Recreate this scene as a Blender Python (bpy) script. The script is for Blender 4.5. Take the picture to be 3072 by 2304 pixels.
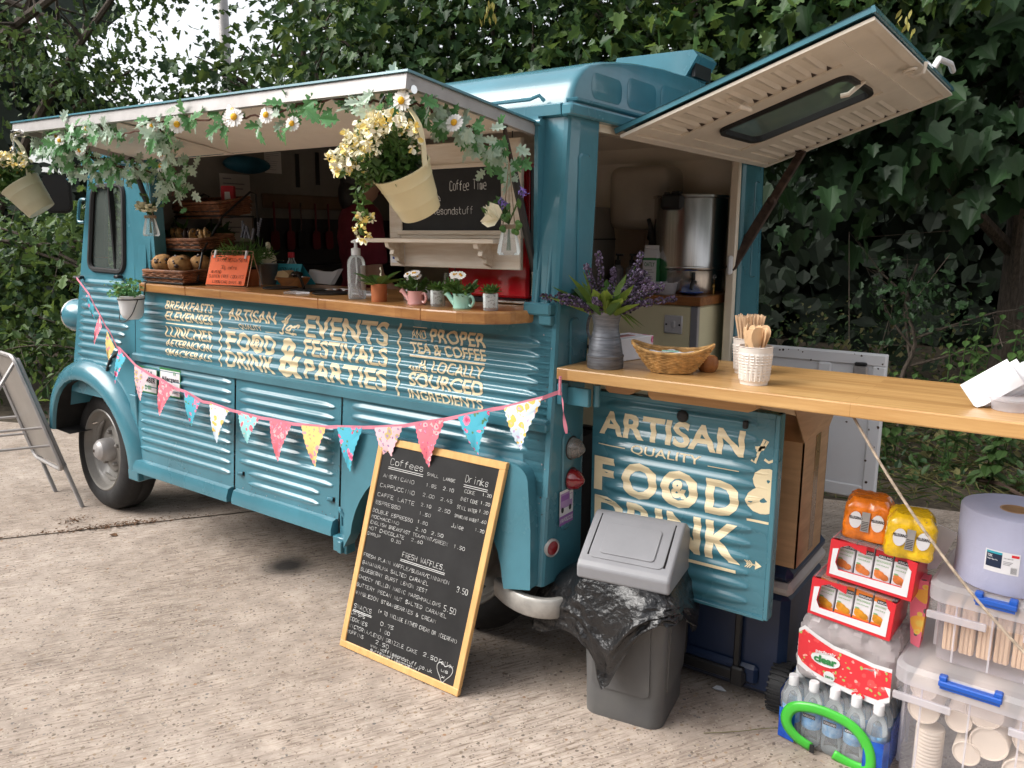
import bpy, bmesh, math, random
from mathutils import Vector, Matrix
from math import sin, cos, pi, sqrt, radians as rad, atan2, hypot
random.seed(7)
for _o in list(bpy.data.objects): bpy.data.objects.remove(_o)
SC = bpy.context.scene
COL = SC.collection
# ------------------------------------------------------------- camera, sky, sun, exposure
cam = bpy.data.cameras.new("camera"); camo = bpy.data.objects.new("camera", cam); COL.objects.link(camo)
_r = Vector((0.81026818, 0.5860474, 0.00373118)); _u = Vector((-0.11208154, 0.14870844, 0.98250879)); _f = Vector((-0.57524187, 0.7965138, -0.18617882))
camo.matrix_world = Matrix(((_r.x, _u.x, -_f.x, 1.35546), (_r.y, _u.y, -_f.y, -2.10134), (_r.z, _u.z, -_f.z, 1.5479), (0, 0, 0, 1)))
cam.sensor_width = 36; cam.lens = 27.888; cam.clip_start = 0.05; cam.clip_end = 300
SC.camera = camo
W = bpy.data.worlds.new("World"); SC.world = W; W.use_nodes = True
_nt = W.node_tree; _bg = _nt.nodes["Background"]
_sky = _nt.nodes.new("ShaderNodeTexSky"); _sky.sky_type = 'NISHITA'; _sky.sun_disc = False
_sky.sun_elevation = rad(43); _sky.sun_rotation = rad(226); _sky.dust_density = 4; _sky.air_density = 1.0; _sky.ozone_density = 1
_hs = _nt.nodes.new("ShaderNodeHueSaturation"); _hs.inputs["Saturation"].default_value = 0.22; _hs.inputs["Value"].default_value = 1.0
_nt.links.new(_sky.outputs[0], _hs.inputs["Color"]); _nt.links.new(_hs.outputs[0], _bg.inputs["Color"])
_bg.inputs["Strength"].default_value = 0.15
sun = bpy.data.lights.new("sun", 'SUN'); suno = bpy.data.objects.new("sun", sun); COL.objects.link(suno)
sun.energy = 1.3; sun.angle = rad(42); sun.color = (1, 0.96, 0.9)
# light comes from behind and left of the camera, high in the sky
_sd = Vector((sin(rad(226)) * cos(rad(43)), cos(rad(226)) * cos(rad(43)), sin(rad(43))))
suno.rotation_euler = _sd.to_track_quat('Z', 'Y').to_euler()
SC.view_settings.view_transform = 'Standard'; SC.view_settings.look = 'None'; SC.view_settings.gamma = 1
SC.view_settings.exposure = 1.05
SC.cycles.use_denoising = True
SC.cycles.max_bounces = 10; SC.cycles.transparent_max_bounces = 16
# ------------------------------------------------------------- materials
def mat(name, col, rough=0.5, metal=0.0, var=0.12, vscale=8.0, bump=0.0, bscale=60.0, coat=0.0, col2=None, trans=0.0, ior=1.45, spec=0.5, emit=None, stretch=None, sheen=0, ramp=(0.35, 0.65), alpha=1.0):
    m = bpy.data.materials.new(name); m.use_nodes = True
    nt = m.node_tree; b = nt.nodes["Principled BSDF"]
    c2 = col2 or tuple(max(0, c * (1 - var * 2.2)) for c in col)
    tc = nt.nodes.new("ShaderNodeTexCoord"); src = tc.outputs["Object"]
    if stretch:
        mp = nt.nodes.new("ShaderNodeMapping"); mp.inputs["Scale"].default_value = stretch
        nt.links.new(src, mp.inputs[0]); src = mp.outputs[0]
    if var > 0 or col2:
        n = nt.nodes.new("ShaderNodeTexNoise"); n.inputs["Scale"].default_value = vscale; n.inputs["Detail"].default_value = 5; n.inputs["Roughness"].default_value = 0.6
        r = nt.nodes.new("ShaderNodeValToRGB"); e = r.color_ramp.elements
        e[0].position, e[1].position = ramp; e[0].color = (*c2, 1); e[1].color = (*col, 1)
        nt.links.new(src, n.inputs["Vector"]); nt.links.new(n.outputs["Fac"], r.inputs["Fac"]); nt.links.new(r.outputs["Color"], b.inputs["Base Color"])
        mr = nt.nodes.new("ShaderNodeMapRange"); mr.inputs["To Min"].default_value = min(1, rough * 1.25); mr.inputs["To Max"].default_value = rough * 0.85
        nt.links.new(n.outputs["Fac"], mr.inputs["Value"]); nt.links.new(mr.outputs[0], b.inputs["Roughness"])
    else:
        b.inputs["Base Color"].default_value = (*col, 1); b.inputs["Roughness"].default_value = rough
    b.inputs["Metallic"].default_value = metal; b.inputs["IOR"].default_value = ior
    b.inputs["Coat Weight"].default_value = coat; b.inputs["Coat Roughness"].default_value = 0.06
    b.inputs["Transmission Weight"].default_value = trans; b.inputs["Specular IOR Level"].default_value = spec
    b.inputs["Alpha"].default_value = alpha
    if bump > 0:
        n2 = nt.nodes.new("ShaderNodeTexNoise"); n2.inputs["Scale"].default_value = bscale; n2.inputs["Detail"].default_value = 4
        bp = nt.nodes.new("ShaderNodeBump"); bp.inputs["Strength"].default_value = bump; bp.inputs["Distance"].default_value = 0.01
        nt.links.new(src, n2.inputs["Vector"]); nt.links.new(n2.outputs["Fac"], bp.inputs["Height"]); nt.links.new(bp.outputs[0], b.inputs["Normal"])
    return m
def leafmat(name, ca, cb, rough=0.45, tl=0.3, vs=3.0):
    m = mat(name, ca, rough, var=0.2, vscale=vs, col2=cb, spec=0.35)
    nt = m.node_tree; b = nt.nodes["Principled BSDF"]; out = nt.nodes["Material Output"]
    t = nt.nodes.new("ShaderNodeBsdfTranslucent"); mx = nt.nodes.new("ShaderNodeMixShader"); mx.inputs[0].default_value = tl
    cr = [x for x in nt.nodes if x.type == 'VALTORGB'][0]
    hs = nt.nodes.new("ShaderNodeHueSaturation"); hs.inputs["Hue"].default_value = 0.47; hs.inputs["Value"].default_value = 1.5
    nt.links.new(cr.outputs[0], hs.inputs["Color"]); nt.links.new(hs.outputs[0], t.inputs[0])
    nt.links.new(b.outputs[0], mx.inputs[1]); nt.links.new(t.outputs[0], mx.inputs[2]); nt.links.new(mx.outputs[0], out.inputs[0])
    return m
def glassmat(name, col=(1, 1, 1), rough=0.02, clear=0.75, ior=1.45):
    """thin glass or clear film: part mirror, part see-through"""
    m = bpy.data.materials.new(name); m.use_nodes = True; nt = m.node_tree
    b = nt.nodes["Principled BSDF"]; out = nt.nodes["Material Output"]
    b.inputs["Base Color"].default_value = (*col, 1); b.inputs["Roughness"].default_value = rough; b.inputs["IOR"].default_value = ior
    t = nt.nodes.new("ShaderNodeBsdfTransparent"); t.inputs[0].default_value = (*[min(1, .5 + .5 * c) for c in col], 1)
    mx = nt.nodes.new("ShaderNodeMixShader"); mx.inputs[0].default_value = clear
    fr = nt.nodes.new("ShaderNodeFresnel"); fr.inputs[0].default_value = ior
    mt = nt.nodes.new("ShaderNodeMath"); mt.operation = 'MULTIPLY_ADD'; mt.inputs[1].default_value = -0.8; mt.inputs[2].default_value = clear
    nt.links.new(fr.outputs[0], mt.inputs[0]); nt.links.new(mt.outputs[0], mx.inputs[0])
    nt.links.new(b.outputs[0], mx.inputs[1]); nt.links.new(t.outputs[0], mx.inputs[2]); nt.links.new(mx.outputs[0], out.inputs[0])
    return m
def woodmat(name, ca, cb, rough=0.4, scale=(2, 22, 22), coat=0.15, plank=None):
    m = mat(name, ca, rough, var=.2, vscale=2.2, col2=cb, stretch=scale, coat=coat, bump=0.06, bscale=6, ramp=(.3, .7))
    if plank:   # staves: each strip its own tone
        nt = m.node_tree; b = nt.nodes["Principled BSDF"]; cr = [x for x in nt.nodes if x.type == 'VALTORGB'][0]
        tc = [x for x in nt.nodes if x.type == 'TEX_COORD'][0]
        bk = nt.nodes.new("ShaderNodeTexBrick"); bk.inputs["Scale"].default_value = 1; bk.inputs["Mortar Size"].default_value = 0.0006; bk.inputs["Brick Width"].default_value = plank[0]; bk.inputs["Row Height"].default_value = plank[1]
        bk.inputs["Color1"].default_value = (1, 1, 1, 1); bk.inputs["Color2"].default_value = (.62, .54, .45, 1); bk.inputs["Mortar"].default_value = (.55, .45, .35, 1)
        mx = nt.nodes.new("ShaderNodeMixRGB"); mx.blend_type = 'MULTIPLY'; mx.inputs[0].default_value = 0.8
        nt.links.new(tc.outputs["Object"], bk.inputs["Vector"]); nt.links.new(cr.outputs[0], mx.inputs[1]); nt.links.new(bk.outputs["Color"], mx.inputs[2]); nt.links.new(mx.outputs[0], b.inputs["Base Color"])
    return m
def floralmat(name, base, c1, c2, leafc, scale=30.0):
    """printed flower cotton: blossoms with a darker heart and small leaves on a plain ground"""
    m = bpy.data.materials.new(name); m.use_nodes = True; nt = m.node_tree; b = nt.nodes["Principled BSDF"]; b.inputs["Roughness"].default_value = 0.7
    tc = nt.nodes.new("ShaderNodeTexCoord")
    ns = nt.nodes.new("ShaderNodeTexNoise"); ns.inputs["Scale"].default_value = scale * 1.7
    ad = nt.nodes.new("ShaderNodeMixRGB"); ad.blend_type = 'ADD'; ad.inputs[0].default_value = 0.022
    nt.links.new(tc.outputs["Object"], ns.inputs["Vector"]); nt.links.new(tc.outputs["Object"], ad.inputs[1]); nt.links.new(ns.outputs["Color"], ad.inputs[2])
    last = None
    prev = (*base, 1)
    for sc, rr, col, heart in ((scale * 1.9, .22, leafc, leafc), (scale, .36, c1, c2), (scale * 1.5, .2, c2, c1)):
        v = nt.nodes.new("ShaderNodeTexVoronoi"); v.inputs["Scale"].default_value = sc; v.inputs["Randomness"].default_value = 0.9
        nt.links.new(ad.outputs[0], v.inputs["Vector"])
        cr = nt.nodes.new("ShaderNodeValToRGB"); e = cr.color_ramp.elements
        e[0].position = rr * .35; e[0].color = (*heart, 1); e[1].position = rr * .6; e[1].color = (*col, 1)
        st = nt.nodes.new("ShaderNodeMath"); st.operation = 'LESS_THAN'; st.inputs[1].default_value = rr
        nt.links.new(v.outputs["Distance"], cr.inputs[0]); nt.links.new(v.outputs["Distance"], st.inputs[0])
        mx = nt.nodes.new("ShaderNodeMixRGB"); nt.links.new(st.outputs[0], mx.inputs[0]); nt.links.new(cr.outputs[0], mx.inputs[2])
        if last: nt.links.new(last.outputs[0], mx.inputs[1])
        else: mx.inputs[1].default_value = prev
        last = mx
    nt.links.new(last.outputs[0], b.inputs["Base Color"])
    return m
M = {}
# ------------------------------------------------------------- mesh builder
class MB:
    def __init__(s): s.V = []; s.F = []; s.Mi = []; s.S = []
    def add(s, vs, fs, m=0, sm=False, T=None):
        o = len(s.V)
        if T is not None: vs = [T @ Vector(v) for v in vs]
        s.V += [tuple(v) for v in vs]
        for f in fs: s.F.append(tuple(i + o for i in f)); s.Mi.append(m); s.S.append(sm)
        return s
    def quad(s, a, b, c, d, m=0): return s.add([a, b, c, d], [(0, 1, 2, 3)], m)
    def box(s, x0, y0, z0, x1, y1, z1, b=0.0, m=0, T=None):
        if x0 > x1: x0, x1 = x1, x0
        if y0 > y1: y0, y1 = y1, y0
        if z0 > z1: z0, z1 = z1, z0
        b = min(b, .49 * min(x1 - x0, y1 - y0, z1 - z0))
        if b <= 0:
            v = [(x, y, z) for z in (z0, z1) for y in (y0, y1) for x in (x0, x1)]
            return s.add(v, [(0, 2, 3, 1), (4, 5, 7, 6), (0, 1, 5, 4), (2, 6, 7, 3), (0, 4, 6, 2), (1, 3, 7, 5)], m, False, T)
        P = {}; v = []
        for i, x in enumerate((x0, x1)):
            for j, y in enumerate((y0, y1)):
                for k, z in enumerate((z0, z1)):
                    sx, sy, sz = (b if i == 0 else -b), (b if j == 0 else -b), (b if k == 0 else -b)
                    P[i, j, k, 0] = len(v); v.append((x, y + sy, z + sz))
                    P[i, j, k, 1] = len(v); v.append((x + sx, y, z + sz))
                    P[i, j, k, 2] = len(v); v.append((x + sx, y + sy, z))
        f = []
        for i in (0, 1): f.append([P[i, 0, 0, 0], P[i, 1, 0, 0], P[i, 1, 1, 0], P[i, 0, 1, 0]])
        for j in (0, 1): f.append([P[0, j, 0, 1], P[1, j, 0, 1], P[1, j, 1, 1], P[0, j, 1, 1]])
        for k in (0, 1): f.append([P[0, 0, k, 2], P[1, 0, k, 2], P[1, 1, k, 2], P[0, 1, k, 2]])
        for j in (0, 1):
            for k in (0, 1): f.append([P[0, j, k, 1], P[1, j, k, 1], P[1, j, k, 2], P[0, j, k, 2]])
        for i in (0, 1):
            for k in (0, 1): f.append([P[i, 0, k, 0], P[i, 1, k, 0], P[i, 1, k, 2], P[i, 0, k, 2]])
            for j in (0, 1): f.append([P[i, j, 0, 0], P[i, j, 1, 0], P[i, j, 1, 1], P[i, j, 0, 1]])
        for i in (0, 1):
            for j in (0, 1):
                for k in (0, 1): f.append([P[i, j, k, 0], P[i, j, k, 1], P[i, j, k, 2]])
        c = Vector(((x0 + x1) / 2, (y0 + y1) / 2, (z0 + z1) / 2)); out = []
        for q in f:
            p = [Vector(v[a]) for a in q]; n = (p[1] - p[0]).cross(p[2] - p[0])
            out.append(tuple(q) if n.dot(sum(p, Vector()) / len(p) - c) > 0 else tuple(reversed(q)))
        return s.add(v, out, m, False, T)
    def tube(s, pts, r, n=8, m=0, closed=False, caps=True, flat=1.0):
        pts = [Vector(p) for p in pts]; N = len(pts)
        rs = r if isinstance(r, (list, tuple)) else [r] * N
        vs = []; fs = []; up = None
        for i, p in enumerate(pts):
            if closed: t = pts[(i + 1) % N] - pts[i - 1]
            else: t = pts[min(i + 1, N - 1)] - pts[max(i - 1, 0)]
            if t.length < 1e-9: t = Vector((0, 0, 1))
            t.normalize()
            if up is None:
                up = Vector((0, 0, 1)) if abs(t.z) < .9 else Vector((1, 0, 0))
            a = up - t * up.dot(t)
            if a.length < 1e-6: a = t.orthogonal()
            a.normalize(); up = a; bb = t.cross(a)
            for k in range(n):
                th = 2 * pi * k / n
                vs.append(p + (a * cos(th) * flat + bb * sin(th)) * rs[i])
        for i in range(N if closed else N - 1):
            j = (i + 1) % N
            for k in range(n): fs.append((i * n + k, i * n + (k + 1) % n, j * n + (k + 1) % n, j * n + k))
        s.add(vs, fs, m, n > 4)
        if caps and not closed:
            s.add(vs[:n], [tuple(range(n - 1, -1, -1))], m); s.add(vs[-n:], [tuple(range(n))], m)
        return s
    def lathe(s, prof, n=24, c=(0, 0, 0), m=0, T=None, sx=1, sy=1, sm=True, arc=None):
        vs = []; fs = []; K = len(prof); c = Vector(c)
        for i in range(n):
            a = 2 * pi * i / n if arc is None else arc[0] + (arc[1] - arc[0]) * i / (n - 1)
            for r, z in prof: vs.append((c.x + r * cos(a) * sx, c.y + r * sin(a) * sy, c.z + z))
        for i in range(n if arc is None else n - 1):
            j = (i + 1) % n
            for k in range(K - 1):
                q = []
                for x in (i * K + k, j * K + k, j * K + k + 1, i * K + k + 1): q.append(x)
                if prof[k][0] == 0: q = [q[0], q[2], q[3]]
                elif prof[k + 1][0] == 0: q = [q[0], q[1], q[2]]
                fs.append(tuple(q))
        return s.add(vs, fs, m, sm, T)
    def ball(s, c, r, n=12, k=8, m=0, sc=(1, 1, 1), T=None):
        prof = [(r * sin(pi * i / k) if 0 < i < k else 0, -r * cos(pi * i / k)) for i in range(k + 1)]
        t = Matrix.Translation(Vector(c)) @ Matrix.Diagonal((*sc, 1))
        return s.lathe(prof, n, (0, 0, 0), m, (T @ t) if T is not None else t)
    def prism(s, poly, w0, w1, ax=(0, 2, 1), m=0, T=None, sm=False, fn=None):
        """poly 2D -> thick plate; ax says which coordinates (u, v, thickness) are"""
        def P(u, v, w):
            if fn: return fn(u, v, w)
            q = [0, 0, 0]; q[ax[0]] = u; q[ax[1]] = v; q[ax[2]] = w; return q
        n = len(poly); vs = [P(u, v, w0) for u, v in poly] + [P(u, v, w1) for u, v in poly]
        fs = [tuple(range(n)), tuple(range(2 * n - 1, n - 1, -1))] + [(i, (i + 1) % n, n + (i + 1) % n, n + i) for i in range(n)]
        s.add(vs, fs[:2], m, False, T); s.add(vs, fs[2:], m, sm, T); return s
    def grid(s, fn, us, vs_, m=0, sm=True, skip=None):
        a = len(us); b = len(vs_); V = [fn(u, v) for v in vs_ for u in us]
        F = []
        for j in range(b - 1):
            for i in range(a - 1):
                if skip and skip((us[i] + us[i + 1]) / 2, (vs_[j] + vs_[j + 1]) / 2): continue
                F.append((j * a + i, j * a + i + 1, (j + 1) * a + i + 1, (j + 1) * a + i))
        return s.add(V, F, m, sm)
    def ring(s, A, B, m=0, sm=False):
        n = len(A); return s.add(list(A) + list(B), [(i, (i + 1) % n, n + (i + 1) % n, n + i) for i in range(n)], m, sm)
    def disc(s, pts, m=0): return s.add(list(pts), [tuple(range(len(pts)))], m)
    def build(s, name, mats, parent=None, loc=None, rot=None, angle=38, fix=False, kind=None):
        me = bpy.data.meshes.new(name); me.from_pydata(s.V, [], s.F)
        mats = mats if isinstance(mats, (list, tuple)) else [mats]
        for x in mats: me.materials.append(M[x] if isinstance(x, str) else x)
        me.polygons.foreach_set("material_index", s.Mi); me.polygons.foreach_set("use_smooth", s.S)
        if fix:
            bm = bmesh.new(); bm.from_mesh(me); bmesh.ops.remove_doubles(bm, verts=bm.verts, dist=1e-5); bmesh.ops.recalc_face_normals(bm, faces=bm.faces); bm.to_mesh(me); bm.free()
        me.update()
        if any(s.S) and angle: me.set_sharp_from_angle(angle=rad(angle))
        o = bpy.data.objects.new(name, me); COL.objects.link(o)
        if parent: o.parent = parent
        if loc: o.location = loc
        if rot: o.rotation_euler = rot
        if kind: o['kind'] = kind
        return o
def tag(o, label, cat, group=None):
    o['label'] = label; o['category'] = cat
    if group: o['group'] = group
    return o
def thing(name, label, cat, loc=(0, 0, 0), rz=0.0, group=None, rot=None):
    o = bpy.data.objects.new(name, None); COL.objects.link(o); o.empty_display_size = .05
    o.location = loc; o.rotation_euler = rot or (0, 0, rz)
    return tag(o, label, cat, group)
def copy_tree(o, parent=None):
    c = o.copy(); COL.objects.link(c)
    if parent: c.parent = parent
    for ch in [x for x in bpy.data.objects if x.parent == o]: copy_tree(ch, c)
    return c
def frame(o, u, v=None, w=None):
    """matrix from origin and axes"""
    u = Vector(u).normalized(); v = Vector(v).normalized(); w = u.cross(v) if w is None else Vector(w).normalized()
    return Matrix(((u.x, v.x, w.x, o[0]), (u.y, v.y, w.y, o[1]), (u.z, v.z, w.z, o[2]), (0, 0, 0, 1)))
def rrect(x0, y0, x1, y1, r, k=4):
    out = []
    for cx, cy, a0 in ((x1 - r, y1 - r, 0), (x0 + r, y1 - r, 90), (x0 + r, y0 + r, 180), (x1 - r, y0 + r, 270)):
        for i in range(k + 1):
            a = rad(a0 + 90 * i / k); out.append((cx + r * cos(a), cy + r * sin(a)))
    return out
def lin(a, b, n): return [a + (b - a) * i / (n - 1) for i in range(n)]
def smooth(pts, k=6, closed=False):
    P = [Vector(p) for p in pts]; n = len(P); out = []
    for i in range(n if closed else n - 1):
        p0 = P[i - 1] if (closed or i) else P[0]; p1 = P[i]; p2 = P[(i + 1) % n]; p3 = P[(i + 2) % n] if (closed or i + 2 < n) else P[-1]
        for j in range(k):
            t = j / k
            out.append(.5 * ((2 * p1) + (p2 - p0) * t + (2 * p0 - 5 * p1 + 4 * p2 - p3) * t * t + (3 * p1 - p0 - 3 * p2 + p3) * t ** 3))
    if not closed: out.append(P[-1])
    return out
# ------------------------------------------------------------- lettering
_tc = {}
def txt(sx, off=0.012, shear=0.0):
    """block capitals as triangles in a unit box"""
    k = (sx, off, shear)
    if k in _tc: return _tc[k]
    cu = bpy.data.curves.new("t", 'FONT'); cu.body = sx; cu.offset = off; cu.shear = shear; cu.resolution_u = 3
    ob = bpy.data.objects.new("t", cu); COL.objects.link(ob)
    dg = bpy.context.evaluated_depsgraph_get(); me = bpy.data.meshes.new_from_object(ob.evaluated_get(dg))
    vs = [(v.co.x, v.co.y) for v in me.vertices]; fs = [tuple(p.vertices) for p in me.polygons]
    bpy.data.objects.remove(ob); bpy.data.curves.remove(cu); bpy.data.meshes.remove(me)
    x0 = min(v[0] for v in vs); x1 = max(v[0] for v in vs); y0 = min(v[1] for v in vs); y1 = max(v[1] for v in vs)
    vs = [((a - x0) / (x1 - x0), (b - y0) / (y1 - y0)) for a, b in vs]
    _tc[k] = (vs, fs); return _tc[k]
def put(mb, sx, x0, x1, z0, z1, fn, m=0, off=0.02, shear=0.0, cuts=None):
    vs, fs = txt(sx, off, shear); vs = [(x0 + a * (x1 - x0), z0 + b * (z1 - z0)) for a, b in vs]
    putpoly(mb, vs, fs, fn, m, cuts)
def putpoly(mb, vs, fs, fn, m=0, cuts=None):
    if cuts:
        bm = bmesh.new(); bv = [bm.verts.new((a, b, 0)) for a, b in vs]
        for f in fs:
            try: bm.faces.new([bv[i] for i in f])
            except ValueError: pass
        lo = min(v[1] for v in vs); hi = max(v[1] for v in vs); z = math.ceil(lo / cuts) * cuts
        while z < hi:
            bmesh.ops.bisect_plane(bm, geom=bm.verts[:] + bm.edges[:] + bm.faces[:], plane_co=(0, z, 0), plane_no=(0, 1, 0)); z += cuts
        bm.verts.index_update(); vs = [(v.co.x, v.co.y) for v in bm.verts]; fs = [tuple(v.index for v in f.verts) for f in bm.faces]; bm.free()
    mb.add([fn(a, b) for a, b in vs], fs, m)
G = dict(A="02 28 42|14 34", B="02 08 38 47 46 35 05|35 44 43 32 02", C="47 38 18 07 03 12 32 43", D="02 08 28 46 44 22 02", E="48 08 02 42|05 35", F="48 08 02|05 35", G="47 38 18 07 03 12 32 43 45 25", H="08 02|48 42|05 45", I="28 22", J="48 43 32 12 03", K="08 02|48 05 42", L="08 02 42", M="02 08 25 48 42", N="02 08 42 48", O="18 07 03 12 32 43 47 38 18", P="02 08 38 47 46 35 05", Q="18 07 03 12 32 43 47 38 18|24 42", R="02 08 38 47 46 35 05|25 42", S="47 38 18 07 06 15 35 44 43 32 12 03", T="08 48|28 22", U="08 03 12 32 43 48", V="08 22 48", W="08 12 26 32 48", X="08 42|02 48", Y="08 25 48|25 22", Z="08 48 02 42",
 a="46 16 05 03 12 32 43|46 42", b="08 02 32 43 45 36 06", c="45 36 16 05 03 12 32 43", d="48 42 12 03 05 16 46", e="04 44 45 36 16 05 03 12 42", f="38 28 17 12|06 36", g="46 16 05 04 13 43|46 41 30 10", h="08 02|05 16 36 45 42", i="26 22|27 28", k="08 02|36 04 42", l="28 23 32", m="02 06|05 16 25 22|25 36 45 42", n="02 06|05 16 36 45 42", o="16 05 03 12 32 43 45 36 16", p="00 06 36 45 43 32 02", r="02 06|04 16 36", s="45 36 16 05 14 34 43 32 12 03", t="18 13 22 32|06 36", u="06 03 12 32 43|46 42", w="06 12 25 32 46", x="06 42|02 46", y="06 24|46 10")
G.update({'0': "18 07 03 12 32 43 47 38 18", '1': "17 28 22", '2': "07 18 38 47 46 02 42", '3': "07 18 38 47 46 35 25|35 44 43 32 12 03", '4': "28 04 44|35 32", '5': "48 08 05 35 44 43 32 02", '6': "38 15 03 12 32 43 44 35 15", '7': "08 48 22", '8': "15 06 07 18 38 47 46 35 15 04 03 12 32 43 44 35", '9': "45 15 06 07 18 38 47 44 22", '.': "22 23", '/': "48 02", '&': "42 07 18 27 04 03 12 32 45", '*': "23 27|04 46|06 44", '(': "38 16 14 32", ')': "18 36 34 12", "'": "28 27"})
def hand(mb, sx, x0, z0, h, fn, w=0.0016, x1=None, m=0, jit=0.25, rng=random):
    """handwriting: single chalk strokes; h = capital height, x1 squeezes the line to a width"""
    adv = 5.6; N = len(sx); sc = h / 6.0; sxx = sc; drift = rng.uniform(-.03, .03)
    if x1 is not None: sxx = (x1 - x0) / (adv * N - 1.6)
    for i, ch in enumerate(sx):
        if ch not in G: continue
        dy = rng.uniform(-jit, jit); dx = rng.uniform(-jit, jit)
        for st in G[ch].split('|'):
            pts = [(x0 + (adv * i + int(p[0]) + dx + rng.uniform(-.15, .15)) * sxx, z0 + (int(p[1]) - 2 + dy + drift * i + rng.uniform(-.2, .2)) * sc) for p in st.split()]
            ww = w / 2 * rng.uniform(.75, 1.3); mb.tube([fn(a, b) for a, b in pts], [ww * rng.uniform(.7, 1.15) for _ in pts], 4, m)
# ------------------------------------------------------------- palette
M['van'] = mat("van_paint", (.060, .205, .262), .25, var=.12, vscale=2.2, coat=.4, bump=.035, bscale=6)
M['vandark'] = mat("van_paint_inside", (.03, .10, .14), .5)
M['cream'] = mat("cream_enamel", (.80, .72, .61), .42, var=.05, vscale=5)
M['lining'] = mat("cream_lining", (.80, .71, .57), .22, var=.06, vscale=3, coat=.3)
M['bulk'] = mat("kitchen_bulkhead", (.20, .185, .16), .5, var=.08)
M['letter'] = mat("lettering_cream", (.78, .66, .43), .4, var=.04)
M['alu'] = mat("aluminium_trim", (.40, .38, .37), .42, metal=.35, var=.08, vscale=14)
M['chrome'] = mat("steel_bright", (.72, .71, .69), .16, metal=1, var=.06)
M['brushed'] = mat("steel_brushed", (.62, .60, .57), .24, metal=1, var=.1, vscale=3, stretch=(60, 60, .8))
M['rubber'] = mat("black_rubber", (.018, .018, .019), .6, var=.15, vscale=12)
M['tyre'] = mat("tyre_rubber", (.022, .021, .021), .75, var=.2, vscale=10, bump=.1, bscale=30)
M['rim'] = mat("rim_grey_paint", (.22, .205, .185), .4, var=.1, vscale=9, coat=.2)
M['black'] = mat("black_plastic", (.014, .014, .015), .35, var=.1)
M['blacksatin'] = mat("black_iron", (.012, .012, .013), .45, var=.1)
M['glass'] = glassmat("window_glass", (.40, .47, .43), .02, .90)
M['darkglass'] = glassmat("tinted_glass", (.22, .30, .27), .03, .45)
M['clear'] = glassmat("clear_glass", (.92, .95, .95), .02, .86)
M['film'] = glassmat("shrink_film", (.95, .95, .97), .06, .93)
M['frost'] = None
M['redlens'] = mat("red_lens", (.22, .008, .012), .12, var=.05, coat=1)
M['clearlens'] = mat("clear_lens", (.55, .5, .45), .1, var=.1, trans=.7)
M['white'] = mat("white_paint", (.70, .70, .71), .4, var=.04)
M['paper'] = mat("white_paper", (.68, .67, .69), .7, var=.03)
M['whitechip'] = mat("white_chipped_paint", (.72, .73, .75), .4, var=0.0, vscale=9, col2=(.70, .70, .72))
M['oak'] = woodmat("counter_beech", (.56, .30, .11), (.36, .165, .055), .35, (1.2, 22, 22), .25, (.55, .05))
M['shelfwood'] = woodmat("shelf_oak", (.62, .38, .155), (.44, .235, .08), .35, (1.4, 20, 20), .25, (.9, .05))
M['dkwood'] = woodmat("worktop_iroko", (.40, .17, .055), (.22, .08, .025), .35, (1.5, 20, 20), .25, (.4, .04))
M['pale'] = woodmat("whitewashed_pine", (.72, .66, .58), (.56, .45, .34), .55, (2, 26, 26), 0)
M['pine'] = woodmat("pine_frame", (.74, .45, .18), (.60, .33, .12), .45, (14, 14, 2.5), .1)
M['chalkboard'] = mat("chalkboard", (.017, .017, .018), .62, var=.25, vscale=6)
M['chalk'] = mat("chalk", (.78, .78, .76), .9, var=.08, vscale=90)
M['ink'] = mat("black_ink", (.015, .014, .016), .6, var=0)
M['creamcup'] = mat("cupboard_cream", (.70, .64, .42), .3, var=.03, coat=.2)
M['greytrim'] = mat("grey_trim", (.22, .22, .24), .4, var=.05)
M['underbody'] = mat("underbody_black", (.012, .011, .010), .8, var=.2)
M['rust'] = mat("rusted_bar", (.085, .05, .035), .7, var=.3, vscale=20)
def ys(z): return .082 * (z - 1)
PITCH = .0425
def ribh(x, z, ribs, A=.0105):
    h = 0
    for zc, xa, xb, hw in ribs:
        dz = abs(z - zc)
        if dz >= hw: continue
        d = min(x - xa, xb - x)
        if d <= 0: continue
        f = min(1, sqrt(d / .055)); w = hw * f
        if dz < w: h = max(h, A * (f ** .5) * (.5 + .5 * cos(pi * dz / w)) ** .8)
    return h
def xs_for(x0, x1, ribs, nmid=10):
    s = {x0, x1}
    for zc, xa, xb, hw in ribs:
        for k in (0, .004, .010, .02, .034, .055): s.add(round(min(xa + k, x1), 4)); s.add(round(max(xb - k, x0), 4))
    s |= set(lin(x0, x1, nmid)); s = sorted(s); o = [s[0]]
    for v in s[1:]:
        if v - o[-1] > .0015: o.append(v)
    return o
def panel(x0, x1, z0, z1, ribs, fn, dz=.0034, m=0, mb=None, A=.0105):
    mb = mb or MB(); zs = lin(z0, z1, max(2, int((z1 - z0) / dz) + 1))
    return mb.grid(lambda x, z: fn(x, z, ribh(x, z, ribs, A)), xs_for(x0, x1, ribs), zs, m)
sidefn = lambda x, z, h=0: (x, ys(z) - h, z)
van = thing("food_van", "vintage turquoise corrugated food van with raised side awning and open rear hatch", "food van")
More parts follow.
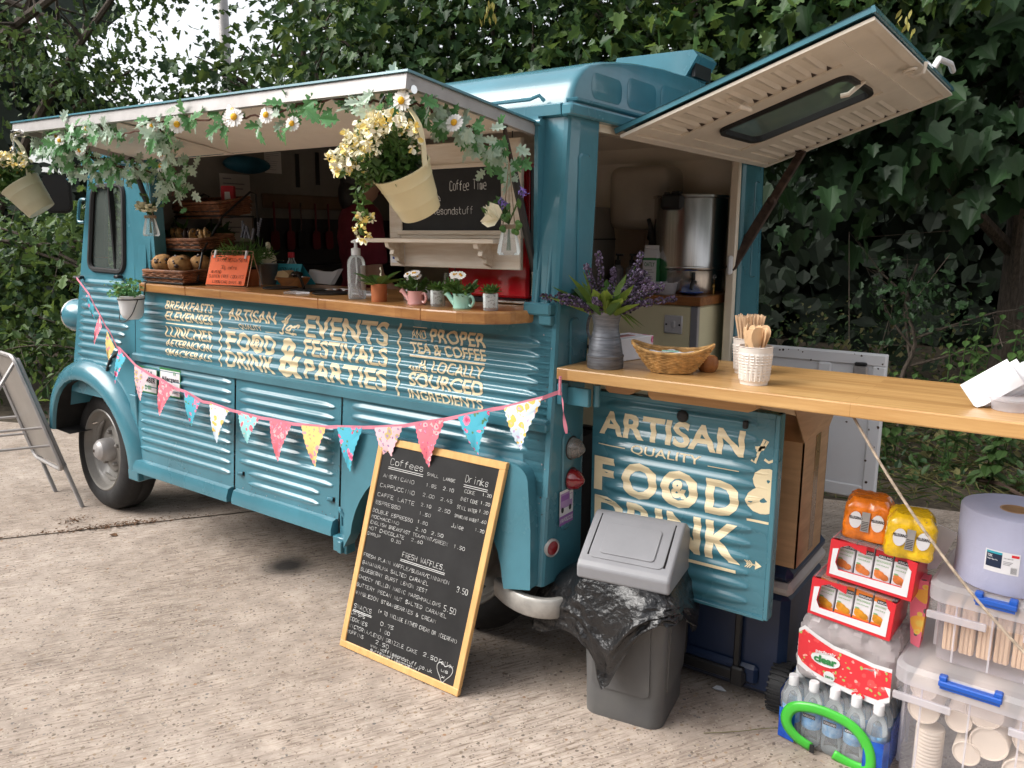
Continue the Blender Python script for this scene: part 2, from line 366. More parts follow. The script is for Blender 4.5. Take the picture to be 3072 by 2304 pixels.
# --- side panel under the counter
sideribs = [(.984 + i * PITCH, -2.46, -.062, .0178) for i in range(6)]
mb = panel(-2.50, -.02, .952, 1.262, sideribs, sidefn)
mb.quad((-2.5, .02, .952), (-.02, .02, .952), (-.02, .04, 1.262), (-2.5, .04, 1.262))
side = mb.build("side_panel", 'van', van)
LT = lambda x, z: (x, ys(z) - ribh(x, z, sideribs) - .0015, z)
mb = MB(); CU = PITCH / 6
for w, a, b, c, d in (('BREAKFASTS', -2.218, -1.837, 1.187, 1.228), ('ELEVENSES', -2.218, -1.838, 1.134, 1.178), ('LUNCHES', -2.217, -1.843, 1.055, 1.108), ('AFTERNOON', -2.216, -1.844, 1.010, 1.046), ('SMACKERALS', -2.216, -1.842, .966, .999),
                      ('ARTISAN', -1.725, -1.394, 1.168, 1.22), ('QUALITY', -1.643, -1.486, 1.13, 1.157), ('DRINK', -1.734, -1.394, .958, 1.032), ('F', -1.734, -1.665, 1.037, 1.119), ('O', -1.652, -1.565, 1.036, 1.12), ('O', -1.560, -1.473, 1.036, 1.12), ('D', -1.462, -1.393, 1.037, 1.119), ('&', -1.541, -1.494, 1.056, 1.099),
                      ('&', -1.366, -1.222, .955, 1.121), ('EVENTS', -1.204, -.734, 1.131, 1.222), ('FESTIVALS', -1.207, -.734, 1.054, 1.125), ('PARTIES', -1.203, -.734, .962, 1.043),
                      ('AND', -.621, -.548, 1.174, 1.206), ('PROPER', -.528, -.278, 1.165, 1.214), ('TEA & COFFEE', -.622, -.276, 1.12, 1.161), ('LOCALLY', -.514, -.28, 1.058, 1.101), ('SOURCED', -.625, -.279, .999, 1.05), ('INGREDIENTS', -.624, -.28, .952, .989)):
    thin = w in ('QUALITY', 'AND')
    put(mb, w, a, b, c, d, LT, off=.006 if thin else (.02 if len(w) > 1 else .03), cuts=CU, shear=.2 if w == 'AND' else 0)
def stroke2d(mb, pts, w, fn, cuts=None, m=0):
    """flat painted stroke of width w through 2D points"""
    P = [Vector((a, b)) for a, b in pts]; L = []; R = []
    for i, p in enumerate(P):
        t = (P[min(i + 1, len(P) - 1)] - P[max(i - 1, 0)]).normalized(); n = Vector((-t.y, t.x)); k = w[i] if isinstance(w, list) else w
        L.append(p + n * k / 2); R.append(p - n * k / 2)
    vs = [tuple(q) for q in L + R]; n = len(P)
    putpoly(mb, vs, [(i, i + 1, n + i + 1, n + i) for i in range(n - 1)], fn, m, cuts)
for x in (-1.779, -.68):
    stroke2d(mb, [(x + .0012 * sin((z - .95) / PITCH * 2 * pi), z) for z in lin(.95, 1.222, 50)], .010, LT)
for x0, x1, z, w in ((-.621, -.275, 1.111, .006), (-2.216, -1.846, 1.121, .004), (-1.728, -1.653, 1.1325, .002), (-1.468, -1.393, 1.1325, .002), (-.621, -.548, 1.168, .002), (-.618, -.55, 1.214, .002), (-.612, -.545, 1.05, .003)):
    stroke2d(mb, [(x, z) for x in lin(x0, x1, 3)], w, LT, CU)
def script(mb, word, x0, x1, z0, z1, fn, w, cuts=None):
    S = {'for': "0,.05 .12,0 .2,.12 .3,.6 .42,.95 .52,1 .5,.85 .36,.62 .2,.5|.12,.62 .3,.68|.46,.42 .4,.3 .46,.22 .56,.24 .6,.36 .54,.46 .46,.42|.6,.4 .72,.42|.72,.5 .74,.22|.73,.38 .82,.5 .92,.5 .88,.38|.3,.1 .5,.06 .66,0 .62,.06 .8,.03",
         'with': "0,.3 .08,.5 .1,.25 .2,.2 .24,.45 .26,.22 .36,.2 .42,.5|.44,.5 .44,.24 .52,.24|.45,.66 .47,.68|.6,.95 .56,.3 .64,.22|.5,.6 .72,.64|.78,1 .74,.22|.75,.42 .84,.56 .88,.4 .88,.24 1,.3"}[word]
    for st in S.split('|'):
        P = [tuple(float(q) for q in p.split(',')) for p in st.split()]
        P = smooth([Vector((x0 + a * (x1 - x0), z0 + b * (z1 - z0), 0)) for a, b in P], 4) if len(P) > 2 else [Vector((x0 + a * (x1 - x0), z0 + b * (z1 - z0), 0)) for a, b in P]
        stroke2d(mb, [(p.x, p.y) for p in P], w, fn)
script(mb, 'for', -1.372, -1.236, 1.134, 1.212, LT, .0085)
script(mb, 'with', -.622, -.532, 1.05, 1.098, LT, .006)
mb.build("lettering", 'letter', side)
# --- belt moulding and lower doors
mb = MB(); mb.prism([(-.004, .912), (-.024, .916), (-.026, .946), (-.016, .953), (.0, .955)], -2.50, -.012, ax=(1, 2, 0))
mb.build("belt_moulding", 'van', van)
def lower_door(x0, x1, ribs):
    mb = panel(x0, x1, .415, .914, ribs, lambda x, z, h: (x, ys(z) - .002 - h, z), .0037, A=.0105)
    mb.prism([(ys(.42) + .01, .42), (ys(.42) - .022, .41), (ys(.36) - .03, .375), (ys(.36) - .03, .352), (ys(.36) + .01, .345)], x0 + .012, x1 - .012, ax=(1, 2, 0))
    mb.box(x0 - .006, ys(.6) - .012, .35, x0 + .006, ys(.6) + .01, .42)
    return mb.build("lower_door", 'van', van)
P2 = .0455
r1 = [(.888 - i * P2, -2.45, -1.70, .0180) for i in range(10)]
r2 = [(.865 - i * P2, -1.64, -1.02, .0180) for i in range(8)] + [(.865 - 8 * P2, -1.57, -1.10, .0180), (.865 - 9 * P2, -1.57, -1.10, .0180)]
d1 = lower_door(-2.49, -1.678, r1); d2 = lower_door(-1.666, -.985, r2)
for d, spots in ((d2, ((-1.62, .49), (-1.03, .49))),):
    for x, z in spots:
        mb = MB(); mb.tube([(x - .015, ys(z) - .006, z), (x, ys(z) - .016, z + .003), (x + .013, ys(z) - .006, z + .001)], .0085, 8); mb.box(x + .012, ys(z) - .004, z - .009, x + .022, ys(z) + .0, z + .012, m=1)
        mb.build("catch", ['van', 'black'], d)
# --- wheel arch panel with raised blister, strip of ribs above
r3 = [(.883, -.93, -.09, .0180), (.842, -.93, -.09, .0180), (.80, -.055, -.0, .001)]
mb = panel(-.978, -.0, .70, .916, r3[:2], lambda x, z, h: (x, ys(z) - h, z), .0058)
mb.quad((-.978, ys(.36), .335), (-.90, ys(.36), .335), (-.90, ys(.7), .70), (-.978, ys(.7), .70))
arch = [(-.125 - .0, .375)] + [(-.50 + .37 * cos(a), .36 + .36 * sin(a)) for a in lin(.12, pi - .1, 22)] + [(-.905, .33)]
out = [(-.905, .72)] + [(-.845 + .06 * cos(a), .735 + .065 * sin(a)) for a in lin(pi, pi / 2, 6)] + [(-.12 + .07 * cos(a), .745 + .06 * sin(a)) for a in lin(pi / 2, 0, 7)] + [(-.03, .60), (-.018, .398), (-.08, .385)]
poly = arch + out
mb.prism(poly, .012, -.045, fn=lambda u, v, w: (u, ys(v) + w, v))
bl = mb.build("rear_wheel_arch", 'van', van)
bv = bl.modifiers.new("bevel", 'BEVEL'); bv.width = .016; bv.segments = 3; bv.limit_method = 'ANGLE'; bv.angle_limit = rad(50)
mb = MB(); mb.box(-.985, ys(.33) - .03, .295, -.905, ys(.33) + .02, .36, .004); mb.box(-.945, ys(.33) - .045, .30, -.92, ys(.33) - .03, .35, .003)
mb.tube([(-.965, -.058, .47), (-.94, -.075, .465), (-.925, -.07, .445)], .007, 8); mb.tube([(-.955, -.06, .47), (-.955, -.06, .40)], .006, 8)
mb.build("door_latch", 'van', van)
mb = MB(); mb.box(-2.535, ys(.36) - .028, .30, -2.44, ys(.36) + .03, .36, .006); mb.tube([(-2.53, -.055, .455), (-2.49, -.07, .458)], .007, 8); mb.tube([(-2.515, -.06, .43), (-2.515, -.06, .475)], .006, 8)
mb.build("door_latch", 'van', van)
# --- rear corner posts
def post(name, sgn):
    mb = MB(); zs = [.395, .6, .93, 1.3, 1.7, 1.93]
    def Y(z): return ys(z) if sgn > 0 else 1.95 - ys(z)
    def ring_(z):
        y = Y(z); s = sgn; yi = (.205 + .065 * max(0, min(1, (z - .95) / .9))) if sgn > 0 else 1.625 - .02 * (z - 1)
        yi = yi if sgn > 0 else yi
        d = -.012 if z < .92 else 0
        return [(-.105, y, z), (-.02, y, z), (-.006, y + .003 * s, z), (.0, y + .012 * s, z), (.004, y + .06 * s, z), (.004, yi - .02 * s, z), (-.006, yi, z), (-.06, yi, z), (-.06, y + .05 * s, z), (-.105, y + .04 * s, z)]
    R = [ring_(z) for z in zs]; n = len(R[0])
    for a, b in zip(R, R[1:]): mb.ring(a, b)
    mb.disc(R[0][::-1]); mb.disc(R[-1])
    for z0, z1 in ((1.34, 1.80), (1.0, 1.28), (.56, .90)):   # pressed panels
        y0 = (Y((z0 + z1) / 2)) + .075 * sgn
        y1 = y0 + (.075 if z0 > 1.3 else .06) * sgn
        A = [(.0055, a, b) for a, b in rrect(min(y0, y1), z0, max(y0, y1), z1, .02)]; B = [(.0095, a, b) for a, b in rrect(min(y0, y1) + .006, z0 + .006, max(y0, y1) - .006, z1 - .006, .016)]
        if sgn > 0 or z0 > 1.3: mb.ring(A, B); mb.disc(B)
    return mb.build(name, 'van', van, fix=True)
pl = post("rear_corner_post", 1); pr = post("rear_corner_post", -1)
mb = MB()   # vertical channels beside the opening
mb.box(-.090, -.012, 0, -.074, .02, 1, .004, T=Matrix(((1, 0, 0, 0), (0, 1, .082, .026), (0, 0, .57, 1.33), (0, 0, 0, 1))))
mb.box(-.05, -.010, 0, -.034, .02, 1, .004, T=Matrix(((1, 0, 0, 0), (0, 1, .082, .026), (0, 0, .57, 1.33), (0, 0, 0, 1))))
mb.box(-.118, -.006, 1.292, -.012, .05, 1.332, .006); mb.box(-.06, .0, 1.262, -.012, .05, 1.292, .003)
mb.build("drain_channel", 'van', van)
mb = MB(); mb.box(-.07, -.03, .918, -.006, .0, .945, .004); mb.build("moulding_end", 'van', van)
mb = MB()   # frame strip of the service opening
mb.box(-.100, .028, 1.24, -.085, .10, 1.9); mb.build("opening_frame", 'van', van)
mb = MB(); mb.box(-2.50, .03, 1.24, -2.31, .09, 1.9); mb.build("opening_frame", 'van', van)
mb = MB(); mb.prism(rrect(-2.455, 1.33, -2.385, 1.80, .033), .026, .016, fn=lambda u, v, w: (u, ys(v) + w - .026, v)); mb.quad((-2.50, ys(1.25) - .001, 1.25), (-2.31, ys(1.25) - .001, 1.25), (-2.31, ys(1.9) - .001, 1.9), (-2.5, ys(1.9) - .001, 1.9))
mb.tube([(-2.345, ys(1.26) - .006, 1.26), (-2.345, ys(1.9) - .006, 1.9)], .008, 6); mb.tube([(-2.50, ys(1.0) - .004, .42), (-2.50, ys(1.9) - .004, 1.9)], .009, 6)
mb.build("front_pillar", 'van', van, fix=True)
# --- roof
prof = [(.078, 1.925), (.083, 1.95), (.092, 1.985), (.112, 2.022), (.145, 2.052), (.19, 2.076), (.26, 2.095), (.36, 2.112), (.52, 2.132), (.73, 2.148), (.975, 2.157)]
prof = prof + [(1.95 - y, z) for y, z in reversed(prof[:-1])]
mb = MB()
for i in range(len(prof) - 1):
    (a, b), (c, d) = prof[i], prof[i + 1]
    mb.add([(-2.95, a, b), (-.03, a, b), (-.03, c, d), (-2.95, c, d)], [(0, 1, 2, 3)], 0, True)
xs_ = [(-.03, 1.0), (-.012, .997), (-.002, .985), (.002, .965)]
def rp(s, x, p): return (x, .975 + (p[0] - .975) * (1 - (1 - s) * .5), 1.93 + (p[1] - 1.93) * s)
for (x0, s0), (x1, s1) in zip(xs_, xs_[1:]):
    for p, q in zip(prof, prof[1:]): mb.add([rp(s0, x0, p), rp(s1, x1, p), rp(s1, x1, q), rp(s0, x0, q)], [(0, 1, 2, 3)], 0, True)
mb.disc([rp(.965, .002, p) for p in prof])
for y0, y1, z1 in ((.20, .40, 2.055), (.44, .66, 2.075), (.70, 1.0, 2.09), (1.04, 1.30, 2.085)):   # pressed rear panels
    A = [(.003, a, b) for a, b in rrect(y0, 1.975, y1, z1, .03)]; B = [(.0050, a, b) for a, b in rrect(y0 + .02, 1.995, y1 - .02, z1 - .02, .012)]
    mb.ring(A, B, 0, True); mb.disc(B)
mb.tube([(-.02, .085, 1.955), (.006, .10, 1.958), (.008, .3, 1.958), (.008, 1.87, 1.958)], .007, 6)
roof = mb.build("roof", 'van', van, fix=True)
mb = MB()   # rain gutter
mb.prism([(.07, 1.905), (.055, 1.91), (.05, 1.94), (.058, 1.945), (.085, 1.945), (.085, 1.905)], -2.95, -.02, ax=(1, 2, 0))
mb.prism([(.05, 1.91), (.05, 1.942), (.062, 1.955), (.012, 1.955), (.028, 1.942), (.03, 1.91)], 0, 0.001, ax=(0, 2, 1)) if 0 else None
mb.box(-.02, .052, 1.905, .022, 1.90, 1.942, .006)
mb.tube([(-1.5, .045, 1.962), (-.13, .047, 1.962), (-.10, .053, 1.972), (-.085, .06, 1.955)], .006, 6)
mb.build("rain_gutter", 'van', roof, fix=True)
mb = MB(); mb.tube([(-2.35, .03, 1.897), (-.075, .03, 1.888)], .011, 10); mb.box(-2.3, .035, 1.88, -.09, .06, 1.908)
mb.build("hinge_rail", 'van', van)
mb = MB()   # roof scoop
mb.prism([(-.42, 2.15), (-.36, 2.275), (-.02, 2.268), (-.0, 2.245), (-.06, 2.15)], 1.02, 1.22, ax=(0, 2, 1)); mb.box(-.03, 1.04, 2.17, -.015, 1.20, 2.25, m=1)
mb.build("roof_vent", ['van', 'black'], roof, fix=True)
# --- awning
awn = MB()
O = [(-2.36, .06, 1.892), (-.098, .06, 1.882), (-.09, -.555, 1.945), (-2.345, -.53, 1.99)]
def lerp4(u, v): return Vector(O[0]) * (1 - u) * (1 - v) + Vector(O[1]) * u * (1 - v) + Vector(O[2]) * u * v + Vector(O[3]) * (1 - u) * v
nrm = (Vector(O[1]) - Vector(O[0])).cross(Vector(O[3]) - Vector(O[0])).normalized()
if nrm.z < 0: nrm = -nrm
def slab(mb, u0, v0, u1, v1, a, b, m=0):
    c = [lerp4(u0, v0), lerp4(u1, v0), lerp4(u1, v1), lerp4(u0, v1)]; q = [p + nrm * a for p in c] + [p + nrm * b for p in c]
    mb.add(q, [(3, 2, 1, 0), (4, 5, 6, 7), (0, 1, 5, 4), (1, 2, 6, 5), (2, 3, 7, 6), (3, 0, 4, 7)], m)
slab(awn, -.004, -.01, 1.004, 1.012, 0.0, .006); awning = awn.build("awning", 'van', van)
mb = MB(); slab(mb, .004, .0, .996, .99, -.012, -.002); mb.build("awning_lining", 'cream', awning)
mb = MB(); slab(mb, 0, .972, 1, 1.0, -.040, -.0005); slab(mb, 0, .0, .008, .972, -.034, -.0005); slab(mb, .992, .0, 1, .972, -.034, -.0005)
slab(mb, .0, .93, 1, .972, -.016, -.0125); mb.build("awning_trim", 'alu', awning)
mb = MB(); slab(mb, .29, .02, .31, .96, -.016, -.0125); mb.build("seam_tape", 'cream', awning)
for nm, a, b in (("gas_strut", (-.118, -.11, 1.87), (-.108, .05, 1.43)), ("gas_strut", (-2.29, -.06, 1.875), (-2.30, .03, 1.60))):
    a = Vector(a); b = Vector(b); c = a.lerp(b, .3); mb = MB(); mb.tube([a, c], .007, 8, 1); mb.tube([c, b], .0125, 8); mb.ball(a, .016, 8, 6); mb.build(nm, ['black', 'rust'], awning)
for x in (-.16, -2.30):
    mb = MB(); mb.box(x - .03, -.55, 1.918 + (.03 if x < -1 else 0), x + .035, -.50, 1.93 + (.03 if x < -1 else 0), .003); zz = 1.905 + (.035 if x < -1 else 0)
    mb.tube([(x - .03, -.53, zz), (x + .05, -.53, zz)], .006, 8); mb.tube([(x + .03, -.53, zz), (x + .075, -.535, zz + .001)], .011, 8)
    mb.tube([(x - .03, -.53, zz), (x - .045, -.535, zz - .02), (x - .045, -.535, zz - .05)], .004, 6); mb.box(x - .055, -.545, zz - .07, x - .037, -.525, zz - .045, .004)
    mb.build("awning_latch", 'chrome', awning)
# --- rear hatch, swung up
HU = Vector((0, 1, 0)); HV = Vector((.785, 0, .265)).normalized(); HN = HU.cross(HV)
HN = HN if HN.z < 0 else -HN          # HN points down, to the lining
H0 = Vector((.012, .37, 1.888)); HL = 1.475; HD = .822
def hp(u, v, w=0): return H0 + HU * (u * HL) + HV * (v * HD) + HN * w
def hbox(mb, u0, v0, u1, v1, w0, w1, m=0):
    q = [hp(u0, v0, w0), hp(u1, v0, w0), hp(u1, v1, w0), hp(u0, v1, w0), hp(u0, v0, w1), hp(u1, v0, w1), hp(u1, v1, w1), hp(u0, v1, w1)]
    mb.add(q, [(3, 2, 1, 0), (4, 5, 6, 7), (0, 1, 5, 4), (1, 2, 6, 5), (2, 3, 7, 6), (3, 0, 4, 7)], m)
mb = MB(); wq = rrect(.31, .19, .60, .78, .05, 5)
def frameplate(mb, w, m, hole, outer=(0, 0, 1, 1)):
    n = len(hole); A = []
    x0, y0, x1, y1 = outer; k = n // 4
    cs = [(x1, y1), (x0, y1), (x0, y0), (x1, y0)]
    for i in range(n): A.append(cs[i // k])
    mb.ring([hp(a, b, w) for a, b in A], [hp(a, b, w) for a, b in hole], m)
frameplate(mb, -.012, 0, wq, (-.01, -.012, 1.01, 1.012)); hbox(mb, -.01, 1.0, 1.01, 1.012, -.012, .006); hbox(mb, -.008, -.012, .0, 1.0, -.012, .004); hbox(mb, 1.0, -.012, 1.008, 1.0, -.012, .004)
hatch = mb.build("rear_hatch", 'van', van, fix=True)
mb = MB()
frameplate(mb, .012, 0, wq)
for a in ((0, 0, .03, 1), (.97, 0, 1, 1), (.03, 0, .97, .035), (.03, .965, .97, 1)): hbox(mb, *a, .0125, .022)
hbox(mb, .215, .10, .285, .80, .0125, .020); hbox(mb, .625, .10, .70, .80, .0125, .020); hbox(mb, .03, .80, .97, .87, .0125, .020); hbox(mb, .03, .05, .97, .10, .0125, .018)
for side_ in ((.035, .21), (.705, .965)):
    for k in range(11):
        v = .125 + k * .060
        a, b = side_
        e = [(a, v), (b - .03, v), (b, v + .016), (b - .03, v + .032), (a, v + .032)]
        q = [hp(x, y, .0125) for x, y in e]; c = [hp(x, v + .016, .024 if 0 < i < 4 else .0125) for i, (x, y) in enumerate(e)]
        mb.add([q[0], q[1], q[2], q[3], q[4], hp(a, v + .016, .016), hp(b - .045, v + .016, .022)], [(0, 1, 6, 5), (1, 2, 6), (2, 3, 6), (3, 4, 5, 6)], 0, True)
        mb.add([hp(b - .030, v + .030, .0136), hp(b + .006, v + .014, .0150), hp(b + .004, v + .036, .0136)], [(0, 1, 2)], 1)
hl = mb.build("hatch_lining", ['cream', 'rust'], hatch)
mb = MB(); inn = rrect(.322, .212, .588, .758, .04, 5)
mb.ring([hp(a, b, .026) for a, b in wq], [hp(a, b, .026) for a, b in inn]); mb.ring([hp(a, b, .0) for a, b in wq], [hp(a, b, .026) for a, b in wq]); mb.ring([hp(a, b, .026) for a, b in inn], [hp(a, b, .0) for a, b in inn])
hw = mb.build("hatch_window", 'rubber', hatch, fix=True)
mb = MB(); mb.disc([hp(a, b, .004) for a, b in inn]); mb.build("pane", 'darkglass', hw)
mb = MB(); mb.tube([hp(.10, .40, .014), hp(.10, .44, .05), hp(.13, .46, .062), hp(.17, .44, .05), hp(.17, .42, .02)], .008, 8); mb.build("grab_hook", 'cream', hatch); mb = MB(); mb.tube([hp(.44, .79, .014), hp(.40, .73, .05), hp(.40, .70, .045)], .009, 8); mb.build("grab_hook", 'cream', hatch)
mb = MB(); mb.tube([hp(.5, .93, .02), hp(.5, .96, .05), hp(.49, 1.0, .05), hp(.49, 1.02, .02)], .007, 8); mb.tube([hp(.48 + .018 * cos(t), .955 + .026 * sin(t), .03) for t in lin(0, 2 * pi, 13)[:-1]], .005, 6, closed=True); mb.build("lock_ring", 'cream', hatch)
mb = MB(); mb.tube([hp(.66, 1.012, -.008), hp(.66, 1.04, -.03), hp(.78, 1.06, -.035), hp(.86, 1.05, -.03)], .011, 8); mb.build("handle", 'white', hatch)
mb = MB(); hbox(mb, .955, .205, .985, .25, .022, .028); a = hp(.97, .225, .03); b = Vector((-.03, 1.60, 1.40)); c = a.lerp(b, .42)
for p, q, r in ((a, c, .019), (c, b, .023)):
    d = (q - p).normalized(); T = frame(p, d, Vector((0, 1, 0)) - d * d.y); L = (q - p).length; mb.box(-.015, -.012, -.5 * r * 2, L + .02, .012, .5 * r * 2, .004, T=T)
mb.ball(c, .025, 8, 6); mb.build("hatch_stay", 'rust', hatch)
mb = MB(); mb.box(-.04, 1.555, 1.36, -.02, 1.62, 1.45, .008); mb.build("stay_bracket", 'white', van)
# --- rear lower doors, both open
drribs = [(.985 - i * .047, .085, .605, .0235) for i in range(13)]
DY = .2
mb = panel(.035, .668, .385, 1.03, drribs, lambda x, z, h: (x, DY - h, z), .0058, A=.010)
mb.box(.035, DY + .001, .385, .668, DY + .03, 1.03); mb.box(.655, DY - .012, .38, .672, DY + .032, 1.03, .003); mb.box(.03, DY - .010, .376, .66, DY + .03, .387, .002)
mb.box(.035, DY - .006, 1.012, .66, DY, 1.03, .002)
rd = mb.build("rear_door", 'van', van)
mb = MB(); LD = lambda x, z: (x, DY - ribh(x, z, drribs, .010) - .0015, z); CD = .047 / 6
for w, a, b, c, d in (('ARTISAN', .062, .566, .882, .965), ('QUALITY', .187, .43, .83, .863), ('DRINK', .05, .573, .536, .664), ('F', .046, .125, .683, .803), ('O', .155, .285, .678, .805), ('O', .297, .427, .678, .805), ('D', .452, .56, .683, .8), ('&', .333, .391, .712, .771)):
    put(mb, w, a, b, c, d, LD, off=.008 if w == 'QUALITY' else (.026 if len(w) > 1 else .04), cuts=CD)
vs, fs = txt('&', .05); vs = [(.578 + a * .16, .715 + b * .145) for a, b in vs]
bm = bmesh.new(); bv_ = [bm.verts.new((a, b, 0)) for a, b in vs]
for f in fs:
    try: bm.faces.new([bv_[i] for i in f])
    except ValueError: pass
bmesh.ops.bisect_plane(bm, geom=bm.verts[:] + bm.edges[:] + bm.faces[:], plane_co=(.653, 0, 0), plane_no=(1, 0, 0), clear_outer=True)
bm.verts.index_update(); putpoly(mb, [(v.co.x, v.co.y) for v in bm.verts], [tuple(v.index for v in f.verts) for f in bm.faces], LD, 0, CD); bm.free()
for x0, x1, z, w in ((.06, .165, .847, .003), (.455, .555, .838, .003), (.07, .563, .513, .011), (.585, .652, .690, .008)): stroke2d(mb, [(x, z) for x in lin(x0, x1, 3)], w, LD, CD)
for st in ("0,.1 .18,.0 .3,.4 .55,1 .7,.95 .5,.6 .2,.5", ".15,.62 .6,.7", ".6,.2 .8,.1 1,.2"):
    P = [tuple(float(q) for q in p.split(',')) for p in st.split()]; stroke2d(mb, [(.588 + a * .066, .872 + b * .075) for a, b in P], .008, LD)
stroke2d(mb, [(.592, .548), (.625, .5485)], .003, LD); putpoly(mb, [(.62, .562), (.64, .549), (.62, .534)], [(0, 1, 2)], LD)
for k in range(3):
    for s in (1, -1): stroke2d(mb, [(.600 + k * .006, .5485), (.588 + k * .007, .5485 + .013 * s)], .003, LD)
mb.build("lettering", 'letter', rd)
mb = MB(); mb.ball((.365, DY - .012, .985), .020, 12, 8, sc=(1, .6, 1)); mb.build("door_stop", 'rubber', rd); mb = MB(); mb.box(.56, DY - .02, .975, .575, DY - .006, 1.0, .003); mb.build("catch", 'rubber', rd)
mb = MB()
wx = lambda x, z, d=0: (x, 1.60 + .01 * x - d, z)
mb.box(.02, 1.60, .38, .685, 1.63, 1.038, .004); mb.box(.02, 1.588, .985, .685, 1.60, 1.038, .006); mb.box(.63, 1.588, .38, .685, 1.60, .985, .006); mb.box(.02, 1.588, .38, .63, 1.60, .44, .006)
mb.box(.40, 1.585, .60, .46, 1.60, .985, .008); wd = mb.build("rear_door", 'whitechip', van)
mb = MB(); mb.box(.555, 1.57, .93, .615, 1.588, .985, .006, 0); mb.box(.56, 1.566, .985, .61, 1.584, 1.0, .004, 1); mb.build("door_lock", ['alu', 'rubber'], wd)
mb = MB(); rng = random.Random(3)
for k in range(26):
    x = rng.choice([rng.uniform(.12, .66), rng.uniform(.62, .683)]); z = rng.choice([1.02 + rng.uniform(0, .014), rng.uniform(.5, 1.02)]) if x < .63 else rng.uniform(.4, 1.03); r = rng.uniform(.002, .007)
    mb.disc([(x + r * cos(t) * rng.uniform(.5, 1.3), 1.5872 - .0001 * k / 26, z + r * sin(t) * rng.uniform(.5, 1.4)) for t in lin(0, 2 * pi, 8)[:-1]])
mb.build("rust_chips", 'rust', wd)
mb = MB(); mb.box(.0, .055, 1.0, .10, .075, 1.06, .003); mb.box(.0, .02, 1.005, .022, .06, 1.075, .003); mb.tube([(.11, .09, 1.0), (.11, .09, 1.07)], .012, 10); mb.build("shelf_bracket", 'van', van)
# --- lamps and stickers on the rear corner
for z, mt in ((.842, 'clearlens'), (.733, 'redlens')):
    mb = MB(); T = Matrix.Translation((.004, .108, z)) @ Matrix.Rotation(rad(90), 4, 'Y')
    mb.lathe([(0, 0), (.040, 0), (.041, .006), (.036, .008)], 24, m=1, T=T)
    pr_ = [(.037, .008), (.036, .018), (.031, .03)] + [(.031 - k * .0045 + (.0015 if k % 2 else 0), .032 + k * .0042) for k in range(1, 5)] + [(.008, .054), (0, .056)]
    mb.lathe(pr_, 24, m=0, T=T)
    if mt == 'clearlens': mb.ball((.02, .108, z), .012, 8, 6, m=2)
    mb.build("tail_lamp", [mt, 'rubber', 'rust'], van)
mb = MB(); T = Matrix.Translation((.002, -.004, .523)) @ Matrix.Rotation(rad(-14), 4, 'Z') @ Matrix.Rotation(rad(90), 4, 'Y')
mb.lathe([(0, 0), (.031, 0), (.031, .010), (.026, .013), (.024, .010)], 24, m=0, T=T); mb.lathe([(.024, .0105), (.012, .014), (0, .015)], 24, m=1, T=T); mb.build("reflector", ['alu', 'redlens'], van)
M['purple'] = mat("sticker_purple", (.25, .10, .35), .4, var=0); M['lilac'] = mat("sticker_lilac", (.38, .24, .45), .4, var=0)
mb = MB(); sx = lambda u, v, w=0: (.0108 + w, .034 + u * .085, .585 + v * .12)
def srect(mb, a, b, c, d, m, w): mb.add([sx(a, b, w), sx(c, b, w), sx(c, d, w), sx(a, d, w)], [(0, 1, 2, 3)], m)
srect(mb, 0, 0, 1, 1, 0, 0); srect(mb, 0, 0, 1, .27, 1, .0006); srect(mb, .06, .48, .72, .92, 2, .0006); srect(mb, .72, .45, .94, .84, 2, .0006); srect(mb, .74, .66, .90, .82, 0, .0009); srect(mb, .1, .7, .68, .86, 1, .0009)
for cx in (.2, .76): mb.disc([sx(cx + .1 * cos(t), .44 + .085 * sin(t), .0012) for t in lin(0, 2 * pi, 13)[:-1]], 3)
put(mb, 'H VAN WORLD.CO.UK', .03, .97, .07, .2, lambda a, b: sx(a, b, .001), 0, .03); mb.build("van_club_sticker", ['white', 'purple', 'lilac', 'black'], van)
M['green'] = mat("sticker_green", (.03, .20, .06), .5, var=0)
def sticker(x0, x1, z0, z1, lines):
    mb = MB(); f = lambda w: (lambda x, z: (x, ys(z) - .0115 - w, z))
    for a, b, c, d, w, m in ((x0, z0, x1, z1, 0, 1), (x0 + .008, z0 + .006, x1 - .006, z1 - .010, .0006, 0)): mb.add([f(w)(a, b), f(w)(c, b), f(w)(c, d), f(w)(a, d)], [(0, 1, 2, 3)], m)
    for s_, a, b, c, d, m in lines: put(mb, s_, x0 + a * (x1 - x0), x0 + b * (x1 - x0), z0 + c * (z1 - z0), z0 + d * (z1 - z0), f(.0012), m, .03)
    mb.build("sticker", ['paper', 'green', 'ink'], van)
sticker(-2.47, -2.285, .765, .895, (("I'M A", .42, .78, .68, .86, 2), ("MEMBER", .2, .92, .40, .58, 2), ("D", .42, .52, .12, .3, 1), ("III", .56, .72, .14, .3, 1)))
sticker(-2.265, -2.085, .77, .905, (("Allergens", .1, .93, .50, .70, 2), ("Intolerances", .3, .88, .30, .42, 2), ("n", .68, .78, .78, .9, 1), ("any questions", .2, .88, .12, .18, 2)))
